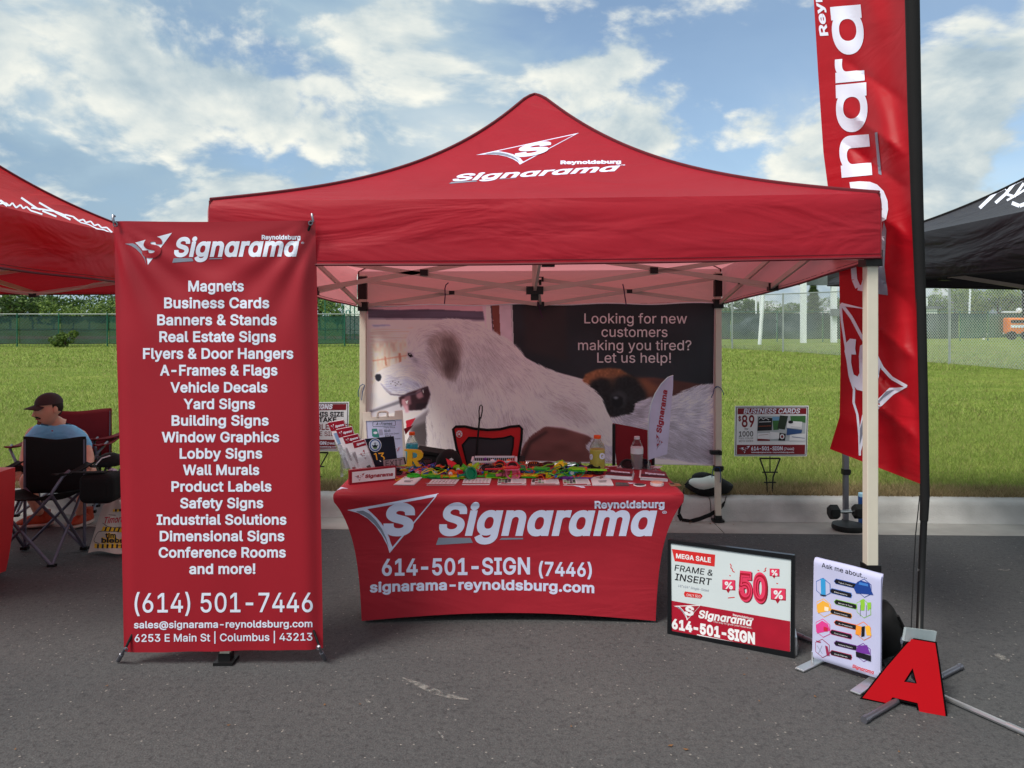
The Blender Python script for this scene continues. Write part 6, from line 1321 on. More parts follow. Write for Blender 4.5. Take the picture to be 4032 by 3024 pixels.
toy('ring','green',1628,1881,170,s=1.25,label='green hoop with a tail at the left end of the toys'); toy('ring','teal',1850,1866,40,.03,1.25,(70,0),label='dark green hoop tipped on its side in the toys'); toy('lanyard','yellow',1568,1888,10,s=.55,label='small yellow lanyard lying right of the block sign')
toy('clapper','lime',1700,1878,185,c2='green'); toy('clapper','green',1725,1884,178,c2='teal'); toy('cube','blue',1673,1868,20,.012,1.15); toy('whistle','orange',1727,1858,30,.02,1.1,label='orange whistle with a white sticker at the left of the toys'); toy('whistle','orange',1778,1876,-20,.006,1.1,label='orange whistle with a white sticker in front of the toys'); toy('whistle','green',1622,1848,0,.012,1.,label='green whistle with a white sticker by the yellow R')
toy('glasses','black',1592,1868,20,.006,1.1,(-60,0),label='dark sunglasses lying right behind the block sign'); toy('glasses','silver',1580,1860,-10,.0,1.25,(-70,0)); toy('glasses','black',1665,1826,10,.03,.9,(-50,0),label='dark sunglasses resting by the foot of the yellow R')
toy('glasses','black',1945,1862,15,.02,1.2,(-40,10),label='black sunglasses under the white basket in the toys'); toy('glasses','red',1990,1848,-20,.035,1.2,(-30,0)); toy('glasses','black',2310,1853,0,.02,1.35,(-65,0),label='black sunglasses left of the yellow drink bottle'); toy('glasses','black',2335,1868,5,.004,1.1,(-70,0),label='black sunglasses in front of the yellow drink bottle'); toy('glasses','brown',2130,1838,-5,.03,1.3,(-70,0)); toy('glasses','black',2108,1868,0,.006,1.2,(-75,0),label='black sunglasses in the middle of the toys'); toy('glasses','blue',2095,1862,0,.012,1.1,(-70,0)); toy('glasses','purple',2270,1858,0,.02,1.15,(-60,0)); toy('glasses','purple',2110,1872,3,.004,1.1,(-75,0),label='purple sunglasses lying low in the middle of the toys')
toy('lanyard','orange',1690,1856,0,.02,1.); toy('lanyard','yellow',1720,1862,30,.03,1.1); toy('lanyard','purple',1665,1842,0,.025,1.,(10,0)); toy('lanyard','blue',1655,1848,50,.03,1.1); toy('lanyard','teal',2235,1862,0,.03,1.3,(30,0)); toy('lanyard','green',2240,1872,40,.01,1.2,(20,0)); toy('lanyard','lime',2160,1875,0,.002,1.3); toy('lanyard','orange',2160,1884,0,.002,1.,label='orange cord lanyard with a bead at the front of the toys'); toy('lanyard','pink',1650,1862,0,.015,1.); toy('lanyard','red',2050,1860,0,.03,1.,(30,0)); toy('lanyard','lime',2190,1848,0,.04,1.1,(35,0)); toy('lanyard','orange',1930,1852,0,.03,1.,(50,0))
toy('coil','purple',1738,1876,60,.0,.9); toy('coil','orange',2080,1832,0,.03,1.); toy('coil','blue',2255,1852,0,.02,1.); toy('coil','pink',1905,1862,0,.01,1.)
toy('ring','pink',2015,1868,20,.02,1.5,(55,0)); toy('ring','lime',1988,1874,-20,.01,1.5,(35,0)); toy('ring','green',2240,1880,200,.0,1.3); toy('ring','blue',2190,1878,0,.0,.9)
toy('fan','green',1812,1862,40,.01,.9,(0,0)); toy('fan','red',1770,1848,70,.02,1.0,(0,-5)); toy('fan','yellow',2180,1850,10,.02,1.05,(0,0)); toy('fan','lime',1845,1856,5,.02,1.0,(0,0)); toy('fan','teal',2056,1856,80,.01,1.); toy('fan','orange',1960,1846,150,.02,.9)
toy('clapper','green',2115,1855,0,.03,1.2,(0,0),'teal',label='green hand clapper on top of the middle of the toys'); toy('clapper','lime',2290,1856,175,.04,1.2,c2='green',label='lime green hand clapper on top left of the yellow drink bottle'); toy('clapper','red',2000,1852,10,.05,1.1,c2='pink'); toy('clapper','orange',2105,1836,5,.02,1.,c2='brown',label='orange hand clapper at the back of the toys'); toy('clapper','purple',2245,1886,178,.0,1.,c2='purple',label='purple hand clapper at the front right of the toys'); toy('clapper','blue',2110,1860,180,.02,1.,c2='skyblue')
toy('cube','yellow',2158,1880,10,.0,1.); toy('cube','red',1810,1870,30,.01,1.); toy('cube','blue',1700,1848,10,.01,.9); toy('cube','red',2136,1862,30,.01,1.); toy('cube','green',1696,1866,10,.01,.9); toy('cube','white',1713,1868,50,.01,.8)
toy('whistle','skyblue',2252,1872,0,.012,1.); toy('whistle','red',2135,1870,10,.004,1.); toy('whistle','lime',1805,1858,0,.02,.9); toy('whistle','pink',1645,1870,0,.0,.9); toy('whistle','purple',1760,1866,0,.01,.8)
g = random.Random(77); cols = list(CL)
for i in range(46):
    k = g.choice(['fan','lanyard','cube','whistle','ring','coil','glasses','lanyard']); c = g.choice(['green','lime','orange','red','blue','teal','purple','black','yellow','pink','brown'] if k != 'glasses' else ['black','blue','brown'])
    toy(k, c, g.uniform(1600,2300), g.uniform(1838,1874), g.uniform(0,360), g.uniform(0,.02), g.uniform(.7,1.05), (g.uniform(-15,25),0))
# flyers and cards along the front
def sheet(name, label, cat, pts, n, art, m=None, group='printed flyers along the front of the table'):
    q4 = [T(*p) for p in pts]; rt = root(name, label, cat, q4[3], group); g = random.Random(int(pts[0][0]))
    for i in range(n):
        o2 = Vector((g.uniform(-.004,.004), g.uniform(-.004,.004), .0016*i+.001)); build('sheet', MB().prism([p+o2 for p in q4], (0,0,.0012)), m or m_paper, rt)
    top = [p+o2+Vector((0,0,.0012)) for p in q4]; pr = Print(plane_bvh(top), lift=.0007); (xa,ya),(xb,yb),(xc,yc),(xd,yd) = [pix(p) for p in top]; f = lambda u, v: (lerp(lerp(xa,xb,u),lerp(xd,xc,u),v), lerp(lerp(ya,yb,u),lerp(yd,yc,u),v)); art(pr, f); pr.build('print', rt); return rt
mg = C3('flyer_green',(130,170,130)); mgr = C3('flyer_grey',(196,200,206))
def R4(f, a, b, c, d): return [f(a,b),f(c,b),f(c,d),f(a,d)]
def art_logo(pr, f): emblem(pr, [f(.2,.12),f(.8,.05),f(.5,.35)], m_redp, m_paper, m_greyp); pr.poly(R4(f,.3,.52,.75,.6), m_greyp); pr.poly(R4(f,.35,.66,.7,.72), m_darkp)
def art_rows(seed):
    def fn(pr, f):
        g = random.Random(seed)
        for v in (.14,.38,.62): 
            for k in range(7):
                u = .06+k*.13; pr.poly(R4(f,u,v,u+g.uniform(.04,.09),v+.07), g.choice([m_darkp, mg, m_redp, m_greyp]))
        pr.poly(R4(f,0,.84,1,1), m_redp)
    return fn
def art_photo(seed):
    def fn(pr, f):
        g = random.Random(seed)
        for r_ in range(4):
            for k in range(4): pr.poly(R4(f,.02+k*.115,.05+r_*.18,.02+k*.115+.10,.05+r_*.18+.15), g.choice([m_darkp, mg, mgr, C3('flyer_dusk',(90,80,96)), m_redp if g.random() < .3 else m_darkp]))
        for r_ in range(6): pr.poly(R4(f,.52,.08+r_*.11,.95,.12+r_*.11), mgr)
        pr.poly(R4(f,0,.82,1,1), m_redp); pr.poly(R4(f,.03,.86,.14,.95), m_paper, 2); pr.poly(R4(f,.85,.86,.96,.95), m_paper, 2)
    return fn
sheet('flyer_stack', 'fanned stack of white logo flyers leftmost at the front of the table', 'flyers', [(1594,1879),(1663,1881),(1628,1912),(1551,1911)], 4, art_logo)
sheet('flyer_stack', 'white and green flyer stack second from the left along the table front', 'flyers', [(1702,1889),(1807,1889),(1788,1912),(1680,1912)], 2, art_rows(1)); sheet('flyer_stack', 'white and green flyer stack third from the left along the table front', 'flyers', [(1829,1886),(1936,1886),(1928,1910),(1820,1910)], 2, art_rows(2))
sheet('flyer_stack', 'flyer with a small dark picture block, fourth from the left along the table front', 'flyers', [(1961,1887),(2069,1887),(2069,1910),(1956,1910)], 2, art_photo(3)); sheet('flyer_stack', 'flyer with dark picture rows, under the yellow cube toy', 'flyers', [(2097,1888),(2200,1888),(2207,1911),(2092,1911)], 2, art_photo(4)); sheet('flyer_stack', 'flyer with blue and dark pictures in front of the purple clapper', 'flyers', [(2217,1887),(2318,1887),(2330,1912),(2220,1912)], 2, art_photo(5))
sheet('flyer_stack', 'white logo flyer stack rightmost along the table front', 'flyers', [(2325,1884),(2393,1873),(2414,1914),(2333,1913)], 4, art_logo)
def booklet(pts, label, nn):
    q4 = [T(*p) for p in pts]; rt = root('booklet_stack', label, 'booklets', q4[3], 'maroon booklet stacks'); g = random.Random(nn)
    for i in range(nn):
        o2 = Vector((g.uniform(-.006,.006), g.uniform(-.006,.006), .0045*i)); build('booklet', MB().prism([p+o2 for p in q4], (0,0,.004)), m_paper if i < nn-1 else m_head, rt)
    top = [p+o2+Vector((0,0,.004)) for p in q4]; pr = Print(plane_bvh(top), lift=.0007); (xa,ya),(xb,yb),(xc,yc),(xd,yd) = [pix(p) for p in top]; f = lambda u, v: (lerp(lerp(xa,xb,u),lerp(xd,xc,u),v), lerp(lerp(ya,yb,u),lerp(yd,yc,u),v))
    pr.poly(R4(f,.0,.66,1,.98), C3('booklet_shade',(70,18,34))); pr.text('Signarama', f(.14,.62), f(.9,.66), 6, m_white, .05); pr.poly(R4(f,.3,.12,.95,.16), m_greyp); pr.build('print', rt)
booklet([(2403,1856),(2497,1866),(2490,1893),(2385,1886)], 'stack of maroon booklets in front of the water bottle, left of the two', 6); booklet([(2523,1862),(2616,1872),(2628,1897),(2520,1890)], 'stack of maroon booklets at the foot of the mini flag, right of the two', 5)
sheet('card', 'maroon and white leaflet under the mini flag at the back right', 'leaflet', [(2545,1834),(2608,1836),(2590,1846),(2530,1844)], 1, lambda pr, f: pr.poly(R4(f,.0,.3,.6,.8), m_redp), group='small cards on the right of the table'); sheet('card', 'pale leaflet between the yellow bottle and the sunglasses', 'leaflet', [(2395,1836),(2460,1834),(2455,1845),(2378,1847)], 1, lambda pr, f: pr.poly(R4(f,.0,.3,.6,.8), m_redp), group='small cards on the right of the table')
sheet('card', 'green and black picture card right of the last flyers', 'card', [(2424,1902),(2466,1904),(2478,1914),(2424,1914)], 2, art_rows(9), mat('card_dark', (60,90,92), rough=.4), group='small cards on the right of the table'); sheet('card', 'dark printed card at the right end of the table', 'card', [(2630,1903),(2672,1905),(2684,1915),(2640,1916)], 1, lambda pr, f: (pr.poly(R4(f,.1,.1,.5,.5), m_darkp), pr.poly(R4(f,.5,.4,.95,.9), C3('card_brown',(150,96,60)))), mat('card_tan', (150,120,90), rough=.4), group='small cards on the right of the table')
c = T(2519,1911); rt = root('coaster', 'round black and white sticker near the right end of the table', 'coaster', c); build('disc', MB().lathe(c, [(.034,0),(.035,.001),(.035,.003),(.033,.004)], 24), m_paper, rt, smooth=True)
mb = MB(); mb.lathe(c+Vector((0,0,.0045)), [(.03,0),(.001,.0002)], 20); build('print', mb, mat('checker_print', (60,50,56), rough=.5, var=.6, nscale=90), rt)
c = T(2587,1911); rt = root('round_tin', 'round white tin with a pinkish lid near the right end of the table', 'tin', c); build('tin', MB().lathe(c, [(.035,0),(.037,.002),(.037,.014),(.035,.016)], 24), mat('tin_white', (214,206,212), rough=.4), rt, smooth=True); build('lid', MB().lathe(c+Vector((0,0,.0165)), [(.034,0),(.034,.003),(.031,.004)], 24), mat('tin_lid', (222,160,140), rough=.4, var=.2, nscale=40), rt, smooth=True)
toyb = glasses('black'); toyb.name = 'sunglasses'; toyb.location = T(2505,1848); toyb.rotation_euler = (R(-30),0,R(5)); toyb.scale = (1.5,)*3; toyb['label'] = 'black sunglasses lying round the foot of the water bottle'; toyb['category'] = 'sunglasses'
# mini feather flag
b0 = T(2556,1850); YF = b0.y; rt = root('mini_flag', 'small white feather flag with maroon lettering on the table', 'flag', b0); m_mf = mat('mini_flag_white', (196,198,228), rough=.6, trans=.25)
left = [(2553,1812),(2553,1700),(2556,1640),(2564,1592),(2580,1550),(2604,1512),(2630,1486),(2651,1478)]; right = [(2626,1788),(2634,1700),(2640,1640),(2644,1600),(2647,1560),(2649,1530),(2650,1500),(2651,1478)]
def MF(u, v): k = v*7; i = min(6, int(k)); t = k-i; l_ = (lerp(left[i][0],left[i+1][0],t), lerp(left[i][1],left[i+1][1],t)); r_ = (lerp(right[i][0],right[i+1][0],t), lerp(right[i][1],right[i+1][1],t)); p = P(lerp(l_[0],r_[0],u), lerp(l_[1],r_[1],u), YF); p.y += .006*math.sin(v*9+u*4); return p
mb = MB(); mb.grid(MF, 10, 42); build('cloth', mb, m_mf, rt, smooth=True); pr = Print(mb.bvh(), step=10, lift=.001); fz = lambda x, y: (1900+x/2.4578, 1400+y/2.4578)
pr.text('Signarama', fz(1726,752), fz(1788,335), 44/2.46, m_redp, .04, .1, up=(-1.,-.15)); emblem(pr, [fz(1684,918), fz(1682,760), fz(1744,848)], m_redp, m_mf, m_greyp, solid=True, layer=1); pr.line([fz(1770,520),fz(1785,345)], 1.2, m_greyp); pr.build('print', rt)
mb = MB(); mb.path([b0+Vector((0,0,.01))]+[P(x-1,y,YF) for x, y in left], .0028, 6); build('rod', mb, m_alu, rt, smooth=True); build('stand', MB().box(b0+Vector((0,0,.004)),(.10,.06,.006)).box(b0+Vector((0,0,.02)),(.02,.02,.04)), m_clear, rt)
# black cap by the pile
c = P(1768,1822,4.72); rt = root('cap', 'black baseball cap with a white tag at the back of the toys', 'cap', (c.x,c.y,TT)); m_cap = mat('black_cap_cloth', (16,15,18), rough=.8)
build('crown', MB().ball(Vector((c.x,c.y,TT+.005)), (.085,.09,.105), 16, fn=lambda p,u: Vector((p.x,p.y,max(p.z,0)))), m_cap, rt, smooth=True); build('brim', MB().prism([Vector((c.x+.10*math.cos(t)-.03,c.y-.06-.085*math.sin(t),TT+.012)) for t in np.linspace(0,math.pi,12)], (0,0,.004)), m_cap, rt); build('tag', MB().prism([P(1768,1808,4.64),P(1778,1803,4.64),P(1786,1810,4.64),P(1776,1817,4.64)], (0,.003,0)), m_paper, rt)

# ================================================================== CHAIRS BEHIND THE TABLE
def sling(rt, nm, pts, Y, m, t=.006, bow=.02):
    qd = [P(*p, Y) for p in pts]; mb = MB(); mb.grid(lambda u, v: lerp(lerp(qd[3],qd[2],u), lerp(qd[0],qd[1],u), v)+Vector((0, bow*math.sin(math.pi*u), 0)), 12, 8); return build(nm, mb, m, rt, smooth=True)
m_rc = mat('red_chair_fabric', (206,28,34), rough=.6, var=.05); m_mesh = mat('grey_chair_mesh', (58,56,62), rough=.8, var=.05, nscale=200)
Yc = 5.25; rt = root('folding_chair', 'red and black folding camp chair with a grey mesh back, behind the toys', 'chair', P(1920,2100,Yc)); BASE[rt.name].z; C5 = lambda x, y, d=0.: P(x,y,Yc+d)
outer_ = [(1784,1690),(1795,1680),(1830,1679),(1870,1688),(1920,1693),(1970,1690),(2010,1680),(2045,1677),(2055,1688),(2053,1730),(2042,1800),(2020,1870),(2000,1930),(1850,1930),(1818,1830),(1797,1760)]
inner_ = [(1820,1752),(1846,1722),(1890,1724),(1940,1728),(1985,1724),(2012,1716),(2022,1722),(2020,1760),(2008,1810),(1990,1860),(1980,1925),(1868,1925),(1845,1850)]
o3 = [C5(*p) for p in outer_]; i3 = [C5(*p) for p in inner_]; tr_ = [tuple(t) for t in tessellate_polygon([o3, i3])]; al = o3+i3
tr_ = [t if (al[t[1]]-al[t[0]]).cross(al[t[2]]-al[t[0]]).y < 0 else t[::-1] for t in tr_]
mb = MB(); mb.add(al, tr_); mb.add([p+Vector((0,.012,0)) for p in al], [t[::-1] for t in tr_]); build('backrest', mb, m_rc, rt); build('mesh_panel', MB().prism([C5(*p,.004) for p in inner_], (0,.004,0)), m_mesh, rt)
build('piping', MB().path(o3, .010, 6, closed=True), m_blackfab, rt, smooth=True); build('inner_piping', MB().path(i3, .006, 6, closed=True), m_blackfab, rt, smooth=True)
pr = Print(plane_bvh([C5(1780,1670),C5(2060,1670),C5(2060,1930),C5(1780,1930)]), lift=.003); cxp, cyp = 1200+1682/2.765, 1500+577/2.765
pr.disc(cxp, cyp, 12.5, 14, m_paper, 1); pr.disc(cxp, cyp, 6.5, 7.5, m_rc, 2); pr.disc(cxp, cyp, 4, 4.5, m_paper, 3)
for k in range(8): aa = k*math.pi/4+.2; pr.line([(cxp+7*math.cos(aa),cyp+8*math.sin(aa)),(cxp+12*math.cos(aa),cyp+13*math.sin(aa))], 1.2, m_rc, 2)
pr.poly([(cxp-5,cyp+6),(cxp+5,cyp+6),(cxp+4,cyp+11),(cxp-4,cyp+11)], m_rc, 3); pr.build('print', rt)
gc = lambda x, y: Vector((x, y, gz(y)+.0))
xl, xr = P(1800,1700,Yc).x+.02, P(2045,1700,Yc).x-.01
for x_ in (xl, xr): build('upright', MB().tube(gc(x_,Yc+.02)+Vector((0,0,.01)), Vector((x_,Yc+.02,ZC-440*Yc/F_PX)), .011), m_blackpl, rt, smooth=True)
for x_, x2 in ((xl,xr),(xr,xl)): build('cross_tube', MB().tube(gc(x_,Yc)+Vector((0,0,.01)), Vector((x2,Yc+.0,.38)), .010).tube(gc(x_,Yc+.42)+Vector((0,0,.01)), Vector((x_,Yc,.40)), .010).tube(gc(x_,Yc+.0)+Vector((0,0,.01)), Vector((x_,Yc+.42,.40)), .010), m_blackpl, rt, smooth=True)
mb = MB(); mb.grid(lambda u, v: Vector((lerp(xl,xr,u),Yc+.02+.42*v,.40-.05*math.sin(math.pi*u))), 8, 4); build('seat', mb, m_blackfab, rt, smooth=True)
for x_ in (xl-.03,xr+.03): build('armrest', MB().box((x_,Yc+.22,.56),(.05,.44,.015)), m_blackfab, rt)
# black canvas bundle left of that chair
rt = root('camp_bag', 'black canvas bag hanging beside the red mesh chair', 'bag', P(1740,1890,5.35)); c = P(1735,1835,5.35)
o_ = build('bag', MB().box(c, (.36,.16,.20)), m_blackfab, rt); bevel(o_, .03, 3); build('flap', MB().prism([c+Vector((-.16,-.09,.11)),c+Vector((.17,-.09,.06)),c+Vector((.17,.09,.06)),c+Vector((-.16,.09,.11))],(0,0,.02)), m_blackfab, rt)
build('stand_leg', MB().tube(c+Vector((-.12,0,-.09)), Vector((c.x-.12,5.35,gz(5.35))), .010).tube(c+Vector((.12,0,-.09)), Vector((c.x+.12,5.35,gz(5.35))), .010), m_blackpl, rt)
# folded umbrella with a looped handle
Yu = 5.18; rt = root('umbrella', 'folded black umbrella with a looped handle standing against the mesh chair', 'umbrella', P(1870,1900,Yu)); U5 = lambda x, y: P(x,y,Yu)
build('shaft', MB().path([U5(1888,1650),U5(1880,1740),U5(1872,1850),U5(1866,1960)], [.006,.007,.010,.010], 8), m_blackpl, rt, smooth=True); build('handle_loop', MB().path([U5(1888,1652),U5(1886,1620),U5(1889,1600),U5(1894,1594),U5(1899,1600),U5(1899,1618),U5(1893,1648)], .0045, 8), m_blackpl, rt, smooth=True); build('collar', MB().ball(U5(1888,1650), (.008,.008,.016), 8), m_blackpl, rt)
# plain red chair at the right
Yd = 5.15; rt = root('folding_chair', 'folding chair with a plain dark red cloth back, behind the water bottle', 'chair', Vector((P(2495,1800,Yd).x,Yd,gz(Yd)))); m_dr = mat('dark_red_chair_cloth', (128,18,32), rough=.7, var=.06)
sling(rt, 'backrest', [(2412,1666),(2575,1700),(2568,1840),(2430,1850)], Yd, m_dr, bow=.03)
for x0_, y0_ in ((2417,1670),(2572,1700)): p = P(x0_,y0_,Yd-.005); build('upright', MB().tube(p, Vector((p.x,Yd,gz(Yd)+.01)), .011), m_blackpl, rt, smooth=True)
xa_, xb_ = P(2417,1700,Yd).x, P(2572,1700,Yd).x; mb = MB(); mb.grid(lambda u, v: Vector((lerp(xa_,xb_,u),Yd+.40*v,.38-.05*math.sin(math.pi*u))), 8, 4); build('seat', mb, m_dr, rt, smooth=True)
for x_, x2 in ((xa_,xb_),(xb_,xa_)): build('cross_tube', MB().tube((x_,Yd,gz(Yd)+.01),(x2,Yd,.37),.010).tube((x_,Yd+.4,gz(Yd)+.01),(x_,Yd,.37),.010).tube((x_,Yd,gz(Yd)+.01),(x_,Yd+.4,.37),.010), m_blackpl, rt, smooth=True)

# ================================================================== SHOULDER BAG ON THE KERB
Yb = 6.62; bz_ = lambda x, y, Y=Yb: P(2600+x/2.5529, 1500+y/2.5529, Y); c = bz_(490,1110); c.z = .135
rt = root('shoulder_bag', 'black and white shoulder bag lying on the kerb by the right rear leg', 'bag', (c.x,c.y,.06)); m_wb = mat('white_bag_panel', (206,210,204), rough=.5, var=.05)
build('body', MB().ball(c, (.205,.13,.085), 22, fn=lambda p,u: p+Vector((.01*math.sin(u.z*6),0,.012*math.sin(u.x*5)))), m_blackfab, rt, smooth=True)
mb = MB(); mb.ball(c+Vector((-.035,-.035,.032)), (.150,.105,.058), 20, fn=lambda p,u: p+Vector((0,0,.008*math.sin(u.x*4)))); build('white_panel', mb, m_wb, rt, smooth=True)
build('flap', MB().ball(c+Vector((-.045,.03,.062)), (.10,.09,.05), 14), m_blackfab, rt, smooth=True)
mb = MB(); pts = [bz_(240,1090,6.5),bz_(225,1180,6.42),bz_(200,1260,6.38),bz_(185,1340,6.36),bz_(215,1400,6.36),bz_(300,1412,6.32),bz_(400,1385,6.32),bz_(500,1345,6.34),bz_(590,1290,6.38),bz_(650,1225,6.44),bz_(665,1170,6.52)]
for a_, b_2 in zip(pts[:-1], pts[1:]): mb.beam(a_, b_2, .004, .034)
build('strap', mb, m_blackfab, rt); build('strap_loop', MB().path([bz_(250,1050),bz_(330,985),bz_(420,945),bz_(500,940),bz_(520,985)], .013, 6), m_blackfab, rt, smooth=True)
# dumbbell weights at the foot of the black canopy
m_rub = mat('black_rubber', (20,22,22), rough=.55, var=.1); Yw = 6.02; wz = lambda x, y, Y=Yw: P(2750+x/1.4423, 1000+y/1.4423, Y)
c = wz(850,1525,6.06); c.z = gz(6.0)+.03
build('weight_plate', MB().lathe(c-Vector((0,0,.028)), [(.05,0),(.118,.004),(.125,.02),(.12,.045),(.06,.052)], 24), m_rub, smooth=True, label='round black weight plate lying under the chrome dumbbell', cat='weight plate', loc=c)
cL = wz(768,1465); cR = wz(908,1462); rt = root('dumbbell', 'hexagonal black dumbbell with a chrome bar at the foot of the grey leg', 'dumbbell', (cL+cR)/2)
for q_, s in ((cL,1),(cR,1)): o_ = build('head', MB().lathe(q_, [(.042,-.040),(.058,-.028),(.058,.028),(.042,.040)], 6, R_=Matrix.Rotation(R(90),3,'Y')), m_rub, rt)
build('grip', MB().path([cL, lerp(cL,cR,.35), lerp(cL,cR,.5), lerp(cL,cR,.65), cR], [.013,.013,.016,.013,.013], 10), mat('chrome', (200,202,206), rough=.15, metal=1.), rt, smooth=True)
c = wz(933,1425,6.25); rt = root('drink_can', 'blue tumbler with a pale lid standing on the gutter behind the white tent leg', 'tumbler', (c.x,c.y,-.1)); b0 = Vector((c.x,c.y,-.10)); topz = wz(933,1358,6.25).z
build('body', MB().lathe(b0, [(.03,0),(.034,.01),(.036,(topz+.10)*.88),(.034,(topz+.10)*.9)], 18), mat('blue_metal', (30,64,120), rough=.35), rt, smooth=True); build('lid', MB().lathe(Vector((c.x,c.y,topz-.03)), [(.034,0),(.036,.01),(.034,.03)], 18), mat('pale_lid', (150,196,220), rough=.4), rt, smooth=True)

# ================================================================== LEFT EDGE: RED TABLE, CHAIRS, PERSON
m_lt = mat('left_table_red', (205,16,28), rough=.55, var=.04, sheen=.2); rt = root('display_table', 'bright red covered table cut off by the left edge', 'table', (-3.9,4.55,gz(4.55)))
def LT(v):
    x1 = [(60,1846),(62,2000),(62,2090),(56,2200),(46,2262),(0,2345)]
    return np.interp(v,[0,.3,.55,.75,.88,1],[p[0] for p in x1])
mb = MB(); tp = .655; xe = -3.195
def LC(u, v): # skirt: u across front and around the side
    z = lerp(tp-.015, gz(4.5)+.01, v); pin = .06*(v**2.5)
    k = u*3
    if k < 1: x, y = lerp(-5.0, xe-pin, k), 4.15+.02*math.sin(math.pi*k)
    elif k < 2: x, y = xe-pin-.04*math.sin(math.pi*(k-1))*v, lerp(4.15,4.90,k-1)
    else: x, y = lerp(xe-pin,-5.0,k-2), 4.90
    return Vector((x,y,z))
mb.grid(lambda u, v: LC(u,1-v), 48, 16); mb.grid(lambda u, v: Vector((lerp(-5.0,xe,u),lerp(4.15,4.90,v),tp-.015+.012*min(1,20*min(u if False else 1,1-u,v,1-v)))), 24, 16); build('cover', mb, m_lt, rt, smooth=50)
# quad folding chair in pieces
def quad_chair(label, ctr, rz, fabric, tube_m, w=.44, d=.40, seat=.44, back=.80, grp='folding camp chairs', wide=1., pouch=False):
    c0 = Vector(ctr); rt = root('folding_chair', label, 'chair', c0, grp); Rm = Matrix.Rotation(R(rz), 3, 'Z'); q_ = lambda x, y, z: c0+Rm @ Vector((x*w/2, y*d/2, z))   # local -y is the front
    ft = {(sx,sy): q_(sx*1.02, sy*1.02, .012) for sx in (-1,1) for sy in (-1,1)}; st = {(sx,sy): q_(sx, sy, seat+(.02 if sy < 0 else -.02)) for sx in (-1,1) for sy in (-1,1)}
    for a_, b_2 in (((-1,-1),(1,-1)),((1,-1),(1,1)),((1,1),(-1,1)),((-1,1),(-1,-1))):
        build('cross_tube', MB().tube(ft[a_], st[b_2], .0105), tube_m, rt, smooth=True); build('cross_tube', MB().tube(ft[b_2], st[a_], .0105), tube_m, rt, smooth=True)
    for sx in (-1,1):
        build('rear_post', MB().tube(ft[(sx,1)], q_(sx*1.02,1.05,back*.99), .011), tube_m, rt, smooth=True)
        build('arm_post', MB().path([st[(sx,-1)], q_(sx*1.02,-1.0,seat+.04), q_(sx*1.25,-.78,seat+.14), q_(sx*1.3,-.5,seat+.165)], .011, 8), tube_m, rt, smooth=True)
        mb = MB(); mb.grid(lambda u, v: q_(sx*(1.06+.26*(u-.0)), lerp(-1.1,1.1,v), seat+.17-.025*math.sin(math.pi*v)-.01*math.sin(math.pi*u)), 4, 8); o_ = build('armrest', mb, fabric, rt, smooth=True); s_m = o_.modifiers.new('s','SOLIDIFY'); s_m.thickness = .01
    for k_, p in ft.items(): build('foot', MB().box(p, (.05,.035,.022), Rm), m_blackpl, rt)
    mb = MB(); mb.grid(lambda u, v: q_(lerp(-1,1,u), lerp(-1.05,.95,v), seat+lerp(.03,-.02,v)-.075*math.sin(math.pi*u)*(.5+.5*v)), 14, 10); o_ = build('seat', mb, fabric, rt, smooth=True); s_m = o_.modifiers.new('s','SOLIDIFY'); s_m.thickness = .008
    mb = MB(); mb.grid(lambda u, v: q_(lerp(-1.06,1.06,u), 1.0+.18*math.sin(math.pi*u)*(1-.4*v), lerp(seat-.06,back,v)+.012*math.cos(u*6.28)*v), 14, 12); o_ = build('backrest', mb, fabric, rt, smooth=True); s_m = o_.modifiers.new('s','SOLIDIFY'); s_m.thickness = .008
    if pouch:
        o_ = build('side_pouch', MB().box(q_(2.05,.1,seat+.03), (.235,.20,.205), Rm), fabric, rt); bevel(o_, .05, 4); build('pouch_strap', MB().beam(q_(1.1,-.3,seat+.145), q_(2.3,-.1,seat+.14), .05, .008), fabric, rt)
    return rt
quad_chair('black folding camp chair with a side pouch, nearest on the left', (-3.28,5.27,gz(5.27)), 0, m_blackfab, mat('dull_grey_tube', (104,100,116), rough=.4, metal=.5), w=.42, d=.38, seat=.46, back=.80, pouch=True)
m_mrn = mat('maroon_chair_fabric', (118,18,30), rough=.7, var=.08)
quad_chair('maroon folding chair under the seated man', (-3.80,6.48,-.02), 12, m_mrn, m_steel, w=.56, d=.46, seat=.40, back=.80)
quad_chair('maroon folding chair beside the seated man, empty', (-3.20,6.62,.0), -8, m_mrn, m_steel, w=.54, d=.46, seat=.40, back=.72)
c = P(455,1885,5.6); rt = root('running_cap', 'black cap with a white stripe lying on the black pouch', 'cap', P(440,1855,5.5)); c = P(432,1820,5.5)
build('crown', MB().ball(c, (.085,.10,.07), 14, fn=lambda p,u: Vector((p.x,p.y,max(p.z,-.02)))), m_cap, rt, smooth=True); build('stripe', MB().path([c+Vector((-.05,-.088,.0)), c+Vector((-.01,-.088,.045)), c+Vector((.04,-.07,.06))], .005, 6), m_paper, rt); build('brim', MB().prism([c+Vector((-.05-.07*math.sin(t),-.03-.07*math.cos(t),-.02)) for t in np.linspace(0,math.pi,10)], (0,0,.004)), m_cap, rt)
c = P(455,1880,5.45); mb = MB(); mb.grid(lambda u, v: P(lerp(408,470,u)+8*math.sin(v*5), lerp(1945,1852,v)-lerp(0,6,u)+5*math.sin(u*7), 5.36+.03*math.sin(u*9+v*5)), 10, 14)
o_ = build('towel', mb, mat('white_towel', (206,190,206), rough=.9, var=.05), smooth=True, label='white towel draped at the pouch of the black chair', cat='towel', loc=c); s_m = o_.modifiers.new('s','SOLIDIFY'); s_m.thickness = .006
